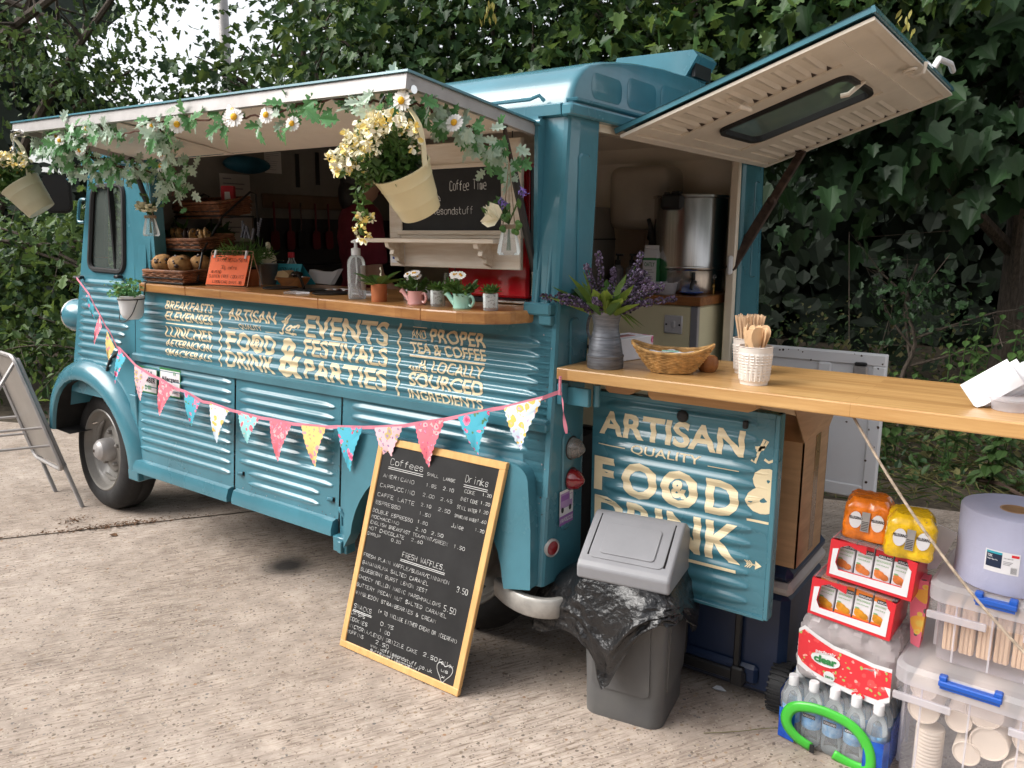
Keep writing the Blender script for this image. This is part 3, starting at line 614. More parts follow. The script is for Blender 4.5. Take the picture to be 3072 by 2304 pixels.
# --- paint chips and rust freckles on the old panels
mb = MB(); rng = random.Random(88)
for k in range(120):
    e = rng.random()
    if e < .35: x, z = rng.choice((-1.672, -2.485, -.982)) + rng.gauss(0, .006), rng.uniform(.40, .90)
    elif e < .7: x, z = rng.uniform(-2.45, -1.0), .418 + abs(rng.gauss(0, .012))
    elif e < .85: x, z = rng.uniform(-2.45, -.05), .957 + abs(rng.gauss(0, .006))
    else: x, z = rng.uniform(-.05, -.012), rng.uniform(.5, 1.25)
    r = rng.uniform(.0008, .0032); rb = {0: sideribs}.get(0 if z > .95 else 1, r1 if x < -1.67 else r2)
    y = ys(z) - (0 if z > .95 else .002) - ribh(x, z, rb, .0105) - .0012
    mb.disc([(x + r * cos(t) * rng.uniform(.5, 1.4), y, z + r * sin(t) * rng.uniform(.5, 1.6)) for t in lin(0, 2 * pi, 8)[:-1]], 0 if rng.random() < .6 else 1)
o = mb.build("paint_chips", ['rust', 'greytrim'], van); o['kind'] = 'stuff'
# --- counter
ol = [(-2.45, .10), (-2.45, .045), (-2.44, .012), (-2.40, -.012), (-1.90, -.036), (-1.38, -.070), (-.90, -.104), (-.60, -.14), (-.39, -.165), (-.27, -.158), (-.18, -.125), (-.12, -.068), (-.094, .0), (-.094, .06), (-.11, .06), (-.11, .44), (-2.36, .44), (-2.36, .10)]
mb = MB(); mb.prism(ol, 1.264, 1.306, ax=(0, 1, 2)); ct = mb.build("service_counter", 'oak', van, fix=True)
bv = ct.modifiers.new("bevel", 'BEVEL'); bv.width = .007; bv.segments = 2; bv.limit_method = 'ANGLE'
mb = MB()   # thin joint lines between the boards of the counter edge
for x, y in ((-1.98, -.0322), (-1.0, -.0965), (-.42, -.1613)): mb.box(x - .001, y - .0015, 1.266, x + .001, y + .004, 1.3045)
mb.build("board_joint", 'dkwood', ct)
# ------------------------------------------------------------- cab
def xf(z): return -2.956 - .179 * (1.856 - z)
cabribs = []
for i in range(13):
    z = 1.285 - i * .0425; xb = -2.55 if i < 5 else -2.565 - (i - 5) * .034
    if xf(z) + .03 < xb - .07: cabribs.append((z, xf(z) + .03, xb, .0212))
cfn = lambda x, z, h=0: (max(x, xf(z)), ys(z) - h, z)
mb = panel(-3.18, -2.505, .68, 1.33, cabribs, cfn)
win = [(-2.60, 1.778), (-2.896, 1.776), (-2.944, 1.358), (-2.597, 1.352)]
def rquad(c, r, k=5, grow=0.0):
    """rounded quadrilateral; corners given TR, TL, BL, BR"""
    out = []; n = 4; ctr = Vector((sum(p[0] for p in c) / 4, sum(p[1] for p in c) / 4))
    c = [Vector(p) + (Vector(p) - ctr).normalized() * grow for p in c]
    for i in range(4):
        p = c[i]; a = (c[i - 1] - p).normalized(); b = (c[(i + 1) % 4] - p).normalized()
        for j in range(k + 1):
            t = j / k; q = (p + a * r) * (1 - t) ** 2 + p * 2 * t * (1 - t) + (p + b * r) * t * t; out.append((q.x, q.y))
    return out
def cabside(mb, fy, x_in=0):
    inner = rquad(win, .06); oc = [(-2.505, 1.91), (xf(1.91), 1.91), (xf(1.33), 1.33), (-2.505, 1.33)]; outer = []
    for i in range(4): outer += [oc[i]] * 6
    mb.ring([(x, fy(z), z) for x, z in outer], [(x, fy(z), z) for x, z in inner])
    mb.ring([(x, fy(z), z) for x, z in inner], [(x, fy(z) + .03 * (1 if fy(1.5) < .5 else -1), z) for x, z in inner])
cabside(mb, ys)
cd = mb.build("cab_door", 'van', van)
mb = MB(); w0 = rquad(win, .06, grow=.004)
mb.tube([(x, ys(z) - .004, z) for x, z in w0], .0135, 6, closed=True); fr = mb.build("window_seal", 'rubber', cd)
mb = MB(); mb.disc([(x, ys(z) + .008, z) for x, z in rquad(win, .06)]); mb.build("pane", 'glass', fr)
mb = MB(); mb.box(-2.715, ys(1.5) - .005, 1.36, -2.70, ys(1.5) + .02, 1.775); mb.box(-2.93, ys(1.4) + .012, 1.415, -2.61, ys(1.4) + .02, 1.42); mb.build("sliding_window_bar", 'black', cd)
mb = MB(); mb.tube(smooth([(xf(1.71) - .0, .06, 1.715), (xf(1.71) - .05, .055, 1.715), (xf(1.66) - .06, .05, 1.66), (xf(1.6) - .05, .045, 1.605), (xf(1.6), .05, 1.60)], 4), .008, 8); mb.build("grab_handle", 'van', cd)
mb = MB(); mb.box(-2.64, -.012, 1.318, -2.60, .02, 1.335, .004)
mb.tube([(-3.02, ys(1.31) - .0, 1.31), (-3.0, -.03, 1.312), (-2.955, -.02, 1.31)], .009, 8); mb.build("door_handle", 'black', cd)
mb = MB(); ca = [(-2.62 + .155 * cos(a), .80 + .14 * sin(a)) for a in lin(pi, pi / 2.6, 14)]
mb.tube([(x, ys(z) - .005, z) for x, z in ca], .008, 6); mb.build("filler_flap", 'rubber', cd)
# cab front with windscreen, far side
mb = MB(); F0 = lambda y, z: (xf(z), y, z)
wsc = rrect(.16, 1.34, 1.79, 1.80, .06, 5); oc = [(1.90, 1.91), (.05, 1.91), (.05, .6), (1.90, .6)]; outer = []
for i in range(4): outer += [oc[i]] * 6
mb.ring([F0(y if y > 1 else ys(z), z) for y, z in outer], [F0(y, z) for y, z in wsc]); mb.ring([F0(y, z) for y, z in wsc], [(xf(z) + .03, y, z) for y, z in wsc])
mb.box(-2.99, .05, 1.88, -2.5, 1.9, 1.915, .01)
mb.add([(-2.95, y, z) for y, z in prof], [tuple(range(len(prof)))])
cf = mb.build("cab_front", 'van', van)
mb = MB(); mb.disc([(xf(z) + .012, y, z) for y, z in wsc]); mb.build("windscreen", 'glass', cf)
mb = MB(); fyr = lambda z: 1.95 - ys(z); cabside(mb, fyr); mb.quad((-3.15, 1.95, .6), (-2.505, 1.95, .6), (-2.505, fyr(1.33), 1.33), (xf(1.33), fyr(1.33), 1.33))
mb.quad((-2.505, 1.98, .36), (-.0, 1.98, .36), (-.0, fyr(1.93), 1.93), (-2.505, fyr(1.93), 1.93)); mb.build("far_side", 'van', van)
mb = MB(); mb.disc([(x, fyr(z) - .008, z) for x, z in rquad(win, .06)]); mb.build("far_window", 'glass', van)
mb = MB(); mb.box(-3.45, .5, .45, -3.10, 1.45, 1.02, .09); mb.box(-3.40, .45, .28, -3.15, 1.5, .45, .03); nose = mb.build("bonnet", 'van', van)
mb = MB()
for k in range(7): mb.box(-3.462, .62, .55 + k * .06, -3.45, 1.33, .575 + k * .06, .004)
mb.build("grille", 'alu', nose)
for y in (.10, 1.85):
    mb = MB(); T = Matrix.Translation((-3.24, y, 1.085)) @ Matrix.Rotation(rad(-90), 4, 'Y')
    mb.lathe([(0, -.13), (.04, -.12), (.075, -.07), (.09, 0), (.09, .035)], 24, m=0, T=T); mb.lathe([(.09, .035), (.093, .04), (.086, .05)], 24, m=1, T=T); mb.lathe([(.085, .045), (.05, .07), (0, .08)], 24, m=2, T=T)
    mb.tube([(-3.2, y, 1.02), (-3.12, y + (.1 if y < 1 else -.1), .9)], .025, 8); mb.build("headlight", ['van', 'chrome', 'clearlens'], van)
# mirror
mb = MB(); T = frame((-3.05, -.05, 1.742), Vector((.45, .89, 0)), (0, 0, 1))
pts = rrect(-.066, -.098, .066, .098, .035, 4)
mb.prism(pts, -.01, .014, ax=(0, 1, 2), T=T); mb.prism([(a * .8, b * .88) for a, b in pts], .010, .032, ax=(0, 1, 2), T=T)
mir = mb.build("wing_mirror", 'black', van, fix=True)
mb = MB(); mb.disc([T @ Vector((a * .9, b * .92, -.0115)) for a, b in pts]); mb.build("mirror_glass", 'chrome', mir)
mb = MB(); mb.tube([(-3.04, -.035, 1.80), (-2.98, .02, 1.835), (-2.95, .06, 1.83)], .008, 8); mb.build("mirror_arm", 'van', mir)
# cab interior
mb = MB(); mb.box(-3.05, .15, .75, -2.95, 1.8, 1.22, .03); mb.box(-2.75, .25, .7, -2.51, .85, 1.02, .05); mb.box(-2.60, .25, 1.0, -2.50, .85, 1.5, .04); mb.box(-3.0, .06, .6, -2.5, 1.88, .66)
mb.build("cab_interior", 'black', van)
mb = MB(); T = Matrix.Translation((-2.80, .42, 1.40)) @ Matrix.Rotation(rad(-62), 4, 'Y')
mb.tube([T @ Vector((.19 * cos(a), .19 * sin(a), 0)) for a in lin(0, 2 * pi, 29)[:-1]], .010, 8, closed=True); mb.tube([T @ Vector((-.19, 0, 0)), T @ Vector((.19, 0, 0))], .009, 6); mb.tube([T @ Vector((0, 0, 0)), T @ Vector((0, 0, -.3))], .015, 8); mb.build("steering_wheel", 'black', van)
# front wing
WC = (-2.965, .36)
def wing(name, cx, ysgn=1, y0=0):
    mb = MB(); pr_ = [(.50, .10), (.515, .02), (.515, -.015), (.498, -.05), (.465, -.075), (.425, -.083), (.412, -.078), (.405, -.065), (.405, .0)]
    ths = [rad(t) for t in (-6, 0, 8, 16, 25, 35, 45, 55, 65, 75, 85, 95, 105, 115, 125, 135, 145, 154, 162, 168)]
    for (r0, a0), (r1, a1) in zip(pr_, pr_[1:]):
        vs = []
        for t in ths:
            e = 1 + .06 * max(0, cos(t)) - .10 * max(0, -cos(t)) ** 2
            for r, a in ((r0, a0), (r1, a1)): vs.append((cx + r * e * cos(t), (a if ysgn > 0 else 1.95 - a), WC[1] + r * sin(t)))
        mb.add(vs, [(2 * i, 2 * i + 1, 2 * i + 3, 2 * i + 2) for i in range(len(ths) - 1)], 0, True)
    def P(t, r, a):
        e = 1 + .06 * max(0, cos(t)) - .10 * max(0, -cos(t)) ** 2; return (cx + r * e * cos(t), (a if ysgn > 0 else 1.95 - a), WC[1] + r * sin(t))
    t = ths[-1]; mb.add([P(t, r, a) for r, a in pr_] + [P(t, .505, .32), P(t, .40, .32)], [(0, 1, 2, 3, 4, 5, 6, 7, 8, 10, 9)])
    mb.add([P(t, .50, .10) for t in ths] + [P(t, .505, .32) for t in ths], [(i, i + 1, len(ths) + i + 1, len(ths) + i) for i in range(len(ths) - 1)], 0, True)
    o = mb.build(name, 'van', van, fix=True); o.data.materials[0] = M['van']
    mb = MB(); mb.add([P(t, .404, -.06) for t in ths] + [P(t, .404, .45) for t in ths], [(i, i + 1, len(ths) + i + 1, len(ths) + i) for i in range(len(ths) - 1)], 0, True)
    mb.add([P(ths[-1], .404, -.06), P(ths[-1], .404, .45), P(ths[-1], .30, .45), P(ths[-1], .30, -.03)], [(0, 1, 2, 3)]); mb.build("arch_liner", 'underbody', o)
wing("front_wing", WC[0]); wing("front_wing", WC[0], -1)
mb = MB(); mb.box(-2.535, ys(.6) - .006, .36, -2.475, ys(.6) + .05, .74, .004); mb.box(-3.02, .16, .36, -2.5, .2, .9); mb.build("inner_wing_panel", 'van', van)
# wheels
def wheel(x, y, camber=0.0, steer=0.0, s=1):
    root = bpy.data.objects.new("wheel", None); COL.objects.link(root); root.parent = van; root.empty_display_size = .1
    T = Matrix.Translation((x, y, .342)) @ Matrix.Rotation(steer, 4, 'Z') @ Matrix.Rotation(camber, 4, 'X') @ Matrix.Rotation(rad(90) * s, 4, 'X')
    mb = MB(); mb.lathe([(.225, -.005), (.235, .008), (.262, .016), (.295, .012), (.318, -.004), (.328, -.015), (.334, -.025), (.340, -.035), (.340, -.075), (.3385, -.078), (.3385, -.085), (.340, -.088), (.340, -.13), (.33, -.155), (.30, -.175), (.235, -.17), (.225, -.16)], 56, T=T)
    mb.build("tyre", 'tyre', root)
    mb = MB(); mb.lathe([(.232, .006), (.226, .010), (.218, .006), (.212, -.012), (.205, -.026), (.196, -.030), (.188, -.04), (.175, -.062), (.150, -.078), (.135, -.075), (.125, -.055), (.10, -.047), (.07, -.045), (0, -.045)], 56, T=T)
    for k in range(3):
        a = rad(30 + k * 120)
        mb.tube([T @ Vector((.175 * cos(a + d), .175 * sin(a + d), -.05)) for d in (-.5, -.25, 0, .25, .5)], [.004, .012, .015, .012, .004], 8)
    rim_ = mb.build("rim", 'rim', root)
    mb = MB(); mb.lathe([(.066, -.048), (.066, -.01), (.063, .008), (.055, .024), (.050, .026), (.040, .038), (.032, .040), (.015, .048), (0, .049)], 32, T=T); mb.box(-.006, -.008, .047, .006, .008, .051, m=1, T=T); mb.build("hub_cap", ['alu', 'rust'], root)
    mb = MB()
    for k in range(5):
        a = rad(20 + 72 * k); mb.lathe([(.013, 0), (.013, .022), (.006, .028), (0, .028)], 6, T=T @ Matrix.Translation((.098 * cos(a), .098 * sin(a), -.05)), sm=False)
    mb.tube([T @ Vector((-.13, .13, -.07)), T @ Vector((-.15, .13, -.03)), T @ Vector((-.157, .125, -.01))], .005, 6, 1); mb.build("wheel_nuts", ['rim', 'chrome'], root)
wheel(-3.045, .055, rad(-4.5), rad(-4)); wheel(-.52, .15); wheel(-3.045, 1.895, 0, 0, -1); wheel(-.52, 1.865, 0, 0, -1)
# bumper
mb = MB(); P = smooth([(-.20, -.02, .335), (-.13, -.055, .335), (-.04, -.075, .335), (.035, -.05, .335), (.07, .02, .335), (.078, .12, .335), (.078, .42, .335)], 4)
pts2 = [(.0, -.034), (.014, -.034), (.02, -.026), (.02, .026), (.014, .034), (.0, .034), (-.012, .03), (-.012, -.03)]
vs = []
for i, p in enumerate(P):
    t = (P[min(i + 1, len(P) - 1)] - P[max(0, i - 1)]).normalized(); n = Vector((t.y, -t.x, 0))
    for a, b in pts2: vs.append(p + n * a + Vector((0, 0, b)))
mb.add(vs, [(i * 8 + k, i * 8 + (k + 1) % 8, (i + 1) * 8 + (k + 1) % 8, (i + 1) * 8 + k) for i in range(len(P) - 1) for k in range(8)], 0, True); mb.disc(vs[:8]); mb.disc(vs[-8:][::-1])
mb.build("corner_bumper", mat("bumper_grey", (.42, .40, .37), .4, metal=.3, var=.15, vscale=20), van, fix=True)
# underbody
mb = MB(); mb.box(-2.46, .10, .30, -.95, 1.86, .40); mb.box(-.95, .38, .30, -.02, 1.6, .40); mb.box(-2.9, .3, .22, -2.4, 1.65, .5); mb.tube([(-2.2, .5, .26), (-.2, .5, .24)], .035, 8); mb.tube([(-.52, .1, .34), (-.52, 1.85, .34)], .04, 8); mb.tube([(-3.04, .1, .34), (-3.04, 1.85, .34)], .035, 8)
mb.box(-.95, .33, .34, -.02, .36, .86); mb.box(-.95, .02, .82, -.02, .34, .85); mb.box(-.06, .03, .36, -.03, .34, .83); mb.build("underbody", 'underbody', van)
# ------------------------------------------------------------- kitchen inside the van
mb = MB(); mb.box(-2.47, .36, .40, -.01, 1.60, .44); mb.build("kitchen_floor", 'greytrim', van)
mb = MB(); mb.quad((-2.47, 1.875, .44), (-.015, 1.875, .44), (-.015, 1.86, 1.70), (-2.47, 1.86, 1.70)); mb.add([(-2.47, 1.86, 1.70), (-.015, 1.86, 1.70), (-.015, 1.84, 1.92), (-2.47, 1.84, 1.92)], [(0, 1, 2, 3)])
ci = [(1.84, 1.92), (1.80, 1.99), (1.70, 2.05), (1.45, 2.09), (.975, 2.12), (.5, 2.09), (.25, 2.05), (.15, 1.98), (.095, 1.90)]
for (a, b), (c, d) in zip(ci, ci[1:]): mb.add([(-2.47, a, b), (-.018, a, b), (-.018, c, d), (-2.47, c, d)], [(0, 1, 2, 3)], 0, True)
mb.box(-.04, .28, 1.88, -.012, 1.62, 2.0); mb.box(-.055, 1.585, .44, -.012, 1.622, 1.89, .006); mb.quad((-2.47, .05, .86), (-.03, .05, .86), (-.03, .075, 1.24), (-2.47, .075, 1.24))
mb.box(-1.3, 1.853, 1.695, -.03, 1.862, 1.705, .002); mb.box(-.63, 1.855, 1.30, -.62, 1.866, 1.70, .002)
lin_ = mb.build("kitchen_lining", 'lining', van)
mb = MB(); mb.box(-2.49, .05, .44, -2.472, 1.88, 2.12); mb.build("bulkhead", 'bulk', van)
mb = MB(); mb.box(-2.471, .30, .44, -2.40, 1.85, 1.36); mb.box(-2.47, .72, 1.36, -2.465, 1.85, 1.63); mb.build("bulkhead_cupboard", mat("dark_cupboard", (.03, .028, .027), .4), van)
mb = MB(); mb.box(-2.468, .78, 1.685, -2.45, 1.50, 1.765, .004); rl = mb.build("utensil_rail", mat("rail_wood", (.14, .085, .05), .5), van)
mb = MB(); mb.box(-1.45, 1.375, 1.22, -.085, 1.862, 1.262, .003); mb.build("kitchen_worktop", 'dkwood', van)
mb = MB(); mb.box(-1.45, 1.392, .44, -.105, 1.86, 1.22); mb.box(-1.44, 1.386, .995, -.14, 1.392, 1.213, .002); mb.box(-.105, 1.41, .6, -.099, 1.80, 1.212, .002); cup = mb.build("kitchen_cupboard", 'creamcup', van)
mb = MB(); mb.box(-.135, 1.384, .46, -.101, 1.392, 1.218, .002); mb.box(-1.44, 1.385, .972, -.136, 1.391, .992, .002, m=1); mb.box(-.1045, 1.386, .46, -.0985, 1.405, 1.218, .002, m=2); mb.build("cupboard_edging", ['greytrim', 'black', 'alu'], cup)
mb = MB(); mb.box(-.265, 1.376, 1.085, -.172, 1.386, 1.172, .004, 0); mb.box(-.225, 1.371, 1.112, -.206, 1.377, 1.146, .003, 0)
for x in (-.252, -.185): mb.tube([(x, 1.3765, 1.128), (x, 1.3745, 1.128)], .005, 8, 1)
mb.build("light_switch", [mat("switch_plate", (.55, .54, .56), .35, metal=.2, var=.03), 'black'], cup)
# side shelf across the rear
mb = MB(); T = Matrix(((1, 0, 0, 0), (0, 1, 0, 0), (0, 0, 1, 0), (0, 0, 0, 1)))
mb.prism([(.012, -.0), (.012, .44), (.06, .465), (1.245, .465), (1.32, .462), (1.32, -.005), (.6, -.008)], 1.092, 1.13, ax=(0, 1, 2)); sh = mb.build("rear_shelf", 'shelfwood', van, fix=True)
bv = sh.modifiers.new("bevel", 'BEVEL'); bv.width = .004; bv.segments = 2; bv.limit_method = 'ANGLE'
mb = MB()
for x0, x1, y in ((.13, .25, .10), (.29, .64, .08)): mb.prism([(x0, 1.091), (x1, 1.091), (x1 - .012, 1.058), (x1 - .03, 1.05), (x0 + .02, 1.05), (x0 + .008, 1.058)], y, y + .05, ax=(0, 2, 1))
mb.build("shelf_batten", 'shelfwood', sh, fix=True)
# ------------------------------------------------------------- ground
def concrete():
    m = bpy.data.materials.new("brushed_concrete"); m.use_nodes = True; nt = m.node_tree; b = nt.nodes["Principled BSDF"]; b.inputs["Roughness"].default_value = .85
    N = nt.nodes.new; L = nt.links.new
    tc = N("ShaderNodeTexCoord"); O = tc.outputs["Object"]
    def noise(scale, vec=O, det=5, rough=.6):
        n = N("ShaderNodeTexNoise"); n.inputs["Scale"].default_value = scale; n.inputs["Detail"].default_value = det; n.inputs["Roughness"].default_value = rough; L(vec, n.inputs["Vector"]); return n
    def ramp(src, stops):
        r = N("ShaderNodeValToRGB"); e = r.color_ramp.elements
        while len(e) < len(stops): e.new(.5)
        for x, (p, c) in zip(e, stops): x.position = p; x.color = (*c, 1)
        L(src, r.inputs[0]); return r
    def mix(fac, a, c, mode='MIX'):
        x = N("ShaderNodeMixRGB"); x.blend_type = mode
        if isinstance(fac, float): x.inputs[0].default_value = fac
        else: L(fac, x.inputs[0])
        for i, v in ((1, a), (2, c)):
            if isinstance(v, tuple): x.inputs[i].default_value = (*v, 1)
            else: L(v, x.inputs[i])
        return x.outputs[0]
    big = ramp(noise(.9).outputs[0], [(.3, (.315, .258, .215)), (.5, (.415, .348, .297)), (.7, (.50, .43, .376))]).outputs[0]
    mid = ramp(noise(9, det=8, rough=.7).outputs[0], [(.35, (.72, .70, .68)), (.65, (1.1, 1.09, 1.07))]).outputs[0]
    col = mix(1.0, big, mid, 'MULTIPLY')
    mp = N("ShaderNodeMapping"); mp.vector_type = 'TEXTURE'; mp.inputs["Rotation"].default_value = (0, 0, rad(60)); mp.inputs["Scale"].default_value = (1 / 6, 1 / 62, 1); L(O, mp.inputs[0])
    br = noise(1.5, mp.outputs[0], 6, .72)
    brr = ramp(br.outputs[0], [(.36, (.50, .45, .41)), (.46, (.86, .84, .82)), (.54, (1, 1, 1)), (.7, (1.08, 1.07, 1.06))]).outputs[0]
    pat = ramp(noise(1.3, det=2).outputs[0], [(.4, (0, 0, 0)), (.6, (1, 1, 1))]).outputs[0]
    col = mix(pat, col, mix(1.0, col, brr, 'MULTIPLY'))
    col = mix(.55, col, mix(1.0, col, brr, 'MULTIPLY'))
    # exposed aggregate: stones of many tones
    wob = mix(.02, O, noise(30).outputs[1], 'ADD')
    for sc, thr, keep, stops in ((60, .34, .70, [(0, (.075, .06, .05)), (.3, (.16, .12, .085)), (.55, (.30, .21, .13)), (.75, (.42, .36, .29)), (1, (.10, .095, .095))]), (110, .34, .55, [(0, (.10, .08, .07)), (.5, (.24, .18, .13)), (1, (.5, .44, .36))]), (34, .20, .90, [(0, (.10, .07, .05)), (.5, (.32, .16, .07)), (1, (.06, .055, .055))])):
        v = N("ShaderNodeTexVoronoi"); v.inputs["Scale"].default_value = sc; L(wob, v.inputs["Vector"])
        sp = N("ShaderNodeSeparateColor"); L(v.outputs["Color"], sp.inputs[0])
        a = N("ShaderNodeMath"); a.operation = 'LESS_THAN'; a.inputs[1].default_value = thr; L(v.outputs["Distance"], a.inputs[0])
        c = N("ShaderNodeMath"); c.operation = 'GREATER_THAN'; c.inputs[1].default_value = keep; L(sp.outputs[0], c.inputs[0])
        d = N("ShaderNodeMath"); d.operation = 'MULTIPLY'; L(a.outputs[0], d.inputs[0]); L(c.outputs[0], d.inputs[1])
        e = N("ShaderNodeMath"); e.operation = 'MULTIPLY'; e.inputs[1].default_value = .85; L(d.outputs[0], e.inputs[0])
        col = mix(e.outputs[0], col, ramp(sp.outputs[1], stops).outputs[0])
    # soft-edged dark patch on the concrete under the van
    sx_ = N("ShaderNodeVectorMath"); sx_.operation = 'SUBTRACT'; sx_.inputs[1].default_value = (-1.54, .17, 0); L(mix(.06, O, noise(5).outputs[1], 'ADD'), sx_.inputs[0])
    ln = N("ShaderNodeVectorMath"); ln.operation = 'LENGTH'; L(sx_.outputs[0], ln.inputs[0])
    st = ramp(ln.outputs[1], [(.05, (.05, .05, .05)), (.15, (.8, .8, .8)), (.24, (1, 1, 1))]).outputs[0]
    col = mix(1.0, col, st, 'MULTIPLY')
    L(col, b.inputs["Base Color"])
    bp = N("ShaderNodeBump"); bp.inputs["Strength"].default_value = .5; bp.inputs["Distance"].default_value = .004
    hm = mix(.5, br.outputs[0], noise(90).outputs[0]); L(hm, bp.inputs["Height"]); L(bp.outputs[0], b.inputs["Normal"])
    return m
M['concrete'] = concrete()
M['soil'] = mat("leaf_mould", (.085, .065, .042), .95, var=.25, vscale=22, bump=.6, bscale=40)
EA = math.atan(.335); EE = Vector((cos(EA), sin(EA), 0)); EN = Vector((-sin(EA), cos(EA), 0))
def vg(s, d, z=0.0): p = Vector((0, 2.85, 0)) + EE * s + EN * d; return Vector((p.x, p.y, z))
mb = MB(); mb.quad((-120, -60, -.006), (120, -60, -.006), (120, 140, -.006), (-120, 140, -.006)); g = mb.build("ground", 'soil', kind='structure')
rng = random.Random(11)
mb = MB(); edge = [vg(s, rng.uniform(-.05, .05) - .25) for s in lin(-60, 30, 240)]
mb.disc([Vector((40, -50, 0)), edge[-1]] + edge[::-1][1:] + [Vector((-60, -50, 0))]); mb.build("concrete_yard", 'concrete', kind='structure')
# joint with brown leaf litter in the concrete, left of the van
M['litter'] = mat("leaf_litter", (.17, .085, .04), .9, var=.3, vscale=40)
mb = MB()
JA, JB = Vector((-4.6, -2.9, 0)), Vector((-1.9, 1.15, 0)); JD = (JB - JA).normalized(); JN = Vector((-JD.y, JD.x, 0))
for k in range(520):
    if k % 7 == 0: p = Vector((-2.98, -.17, 0)) + Vector((rng.gauss(0, .035), rng.gauss(0, .035), .003 + .0002 * (k % 30)))
    else: p = Vector((-2.78, -.16, 0)) + JD * (rng.gauss(.12, .16) if k % 3 else rng.uniform(-1.6, .3)) + JN * rng.gauss(0, .008 if k % 3 == 0 else .022) + Vector((0, 0, .003 + .0002 * (k % 30)))
    r = rng.uniform(.004, .012); a = rng.uniform(0, 6.3)
    mb.add([p + Vector((cos(a + q) * r * w, sin(a + q) * r * w, rng.uniform(0, .006))) for q, w in ((0, 1), (1.4, .5), (3.1, 1), (4.6, .5))], [(0, 1, 2, 3)])
o = mb.build("leaf_litter", 'litter', kind='stuff')
mb = MB(); rng = random.Random(4); J = [(JA + Vector((0, 0, .0025))).lerp(JB + Vector((0, 0, .0025)), i / 60) + Vector((rng.uniform(-.004, .004), rng.uniform(-.004, .004), 0)) for i in range(61)]
mb.add([q + JN * .006 * w for q in J for w in (1, -1)], [(2 * i, 2 * i + 1, 2 * i + 3, 2 * i + 2) for i in range(60)]); mb.build("slab_joint", 'soil', kind='structure')
# ------------------------------------------------------------- trees
M['lf1'] = leafmat("maple_leaf_green", (.055, .115, .030), (.032, .075, .022), .42, .28)
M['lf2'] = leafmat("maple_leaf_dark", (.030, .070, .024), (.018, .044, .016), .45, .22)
M['lf3'] = leafmat("leaf_fresh", (.120, .200, .045), (.070, .135, .030), .45, .35)
M['lf4'] = leafmat("oak_leaf", (.085, .150, .040), (.045, .088, .024), .45, .28)
M['lf6'] = leafmat("leaf_olive", (.075, .125, .028), (.050, .090, .022), .5, .35)
M['lf5'] = leafmat("shade_leaf", (.016, .038, .013), (.010, .024, .009), .5, .2)  # leaf green lowered so its colour carries the deep shade on the right
M['keys'] = leafmat("maple_keys", (.30, .27, .06), (.22, .20, .05), .5, .3)
M['bark'] = mat("bark", (.11, .085, .065), .9, var=.25, vscale=14, bump=.5, bscale=25, stretch=(6, 6, 1))
MAPLE = [(0, 0), (.20, -.13), (.40, -.12), (.36, .05), (.66, .22), (.62, .33), (.38, .38), (.35, .45), (.42, .66), (.25, .68), (.13, .85), (0, 1)]
OAK = [(0, 0), (.20, .12), (.14, .25), (.38, .40), (.22, .55), (.34, .75), (0, 1)]
OVAL = [(0, 0), (.22, .3), (.24, .6), (0, 1)]
def leaf(mb, p, d, n, size, shape=MAPLE, m=0, fold=.25, wid=1.0):
    d = d.normalized(); sd = d.cross(n)
    if sd.length < 1e-4: sd = d.orthogonal()
    sd.normalize(); n = sd.cross(d); k = len(shape)
    V = [p + d * (y * size) - n * (y * y * size * .18) for x, y in shape if x == 0]
    A = [p + d * (y * size) + sd * (x * size * wid) + n * (x * size * fold) - n * (max(y, 0) ** 2 * size * .18) for x, y in shape]
    B = [p + d * (y * size) - sd * (x * size * wid) + n * (x * size * fold) - n * (max(y, 0) ** 2 * size * .18) for x, y in shape[1:-1]]
    mb.add(A + B, [tuple(range(k)), (0, k - 1) + tuple(range(2 * k - 3, k - 1, -1))], m)
def rv(rng): 
    while 1:
        v = Vector((rng.uniform(-1, 1), rng.uniform(-1, 1), rng.uniform(-1, 1)))
        if .05 < v.length < 1: return v.normalized()
CAMP = Vector((1.35, -2.1, 1.55))
def foliage(blobs, nclump, per, size, shape, rng, spread=.28, mats=(0, 1), face=.28, shell=.55, droop=.55, face_=None):
    face = face_ if face_ is not None else face; mb = MB()
    wts = [b[3] * b[4] * b[5] for b in blobs]
    for c in range(nclump):
        bx, by, bz, rx, ry, rz = rng.choices(blobs, wts)[0]
        q = rv(rng) * (shell + (1 - shell) * rng.random()) * rng.uniform(.75, 1.05)
        o = Vector((bx + q.x * rx, by + q.y * ry, bz + q.z * rz))
        if o.z < .05: continue
        out = (Vector((q.x, q.y, q.z * .6)) + rv(rng) * .6).normalized()
        for k in range(per):
            p = o + Vector((rng.gauss(0, spread), rng.gauss(0, spread), rng.gauss(0, spread * .55)))
            if p.z < .03 or (p.y < 2.02 and -3.5 < p.x < .75 and p.z < 2.42): continue
            m = rng.choice(mats); d = (out * .7 + rv(rng) * .8 + Vector((0, 0, -droop))).normalized()
            n = (Vector((0, 0, 1.0)) + (CAMP - p).normalized() * face + rv(rng) * .75).normalized()
            leaf(mb, p, d, n, size * rng.choice((.5, .65, .8, .9, 1, 1.15)) * rng.uniform(.9, 1.1), shape, m, rng.uniform(.05, .5))
    return mb
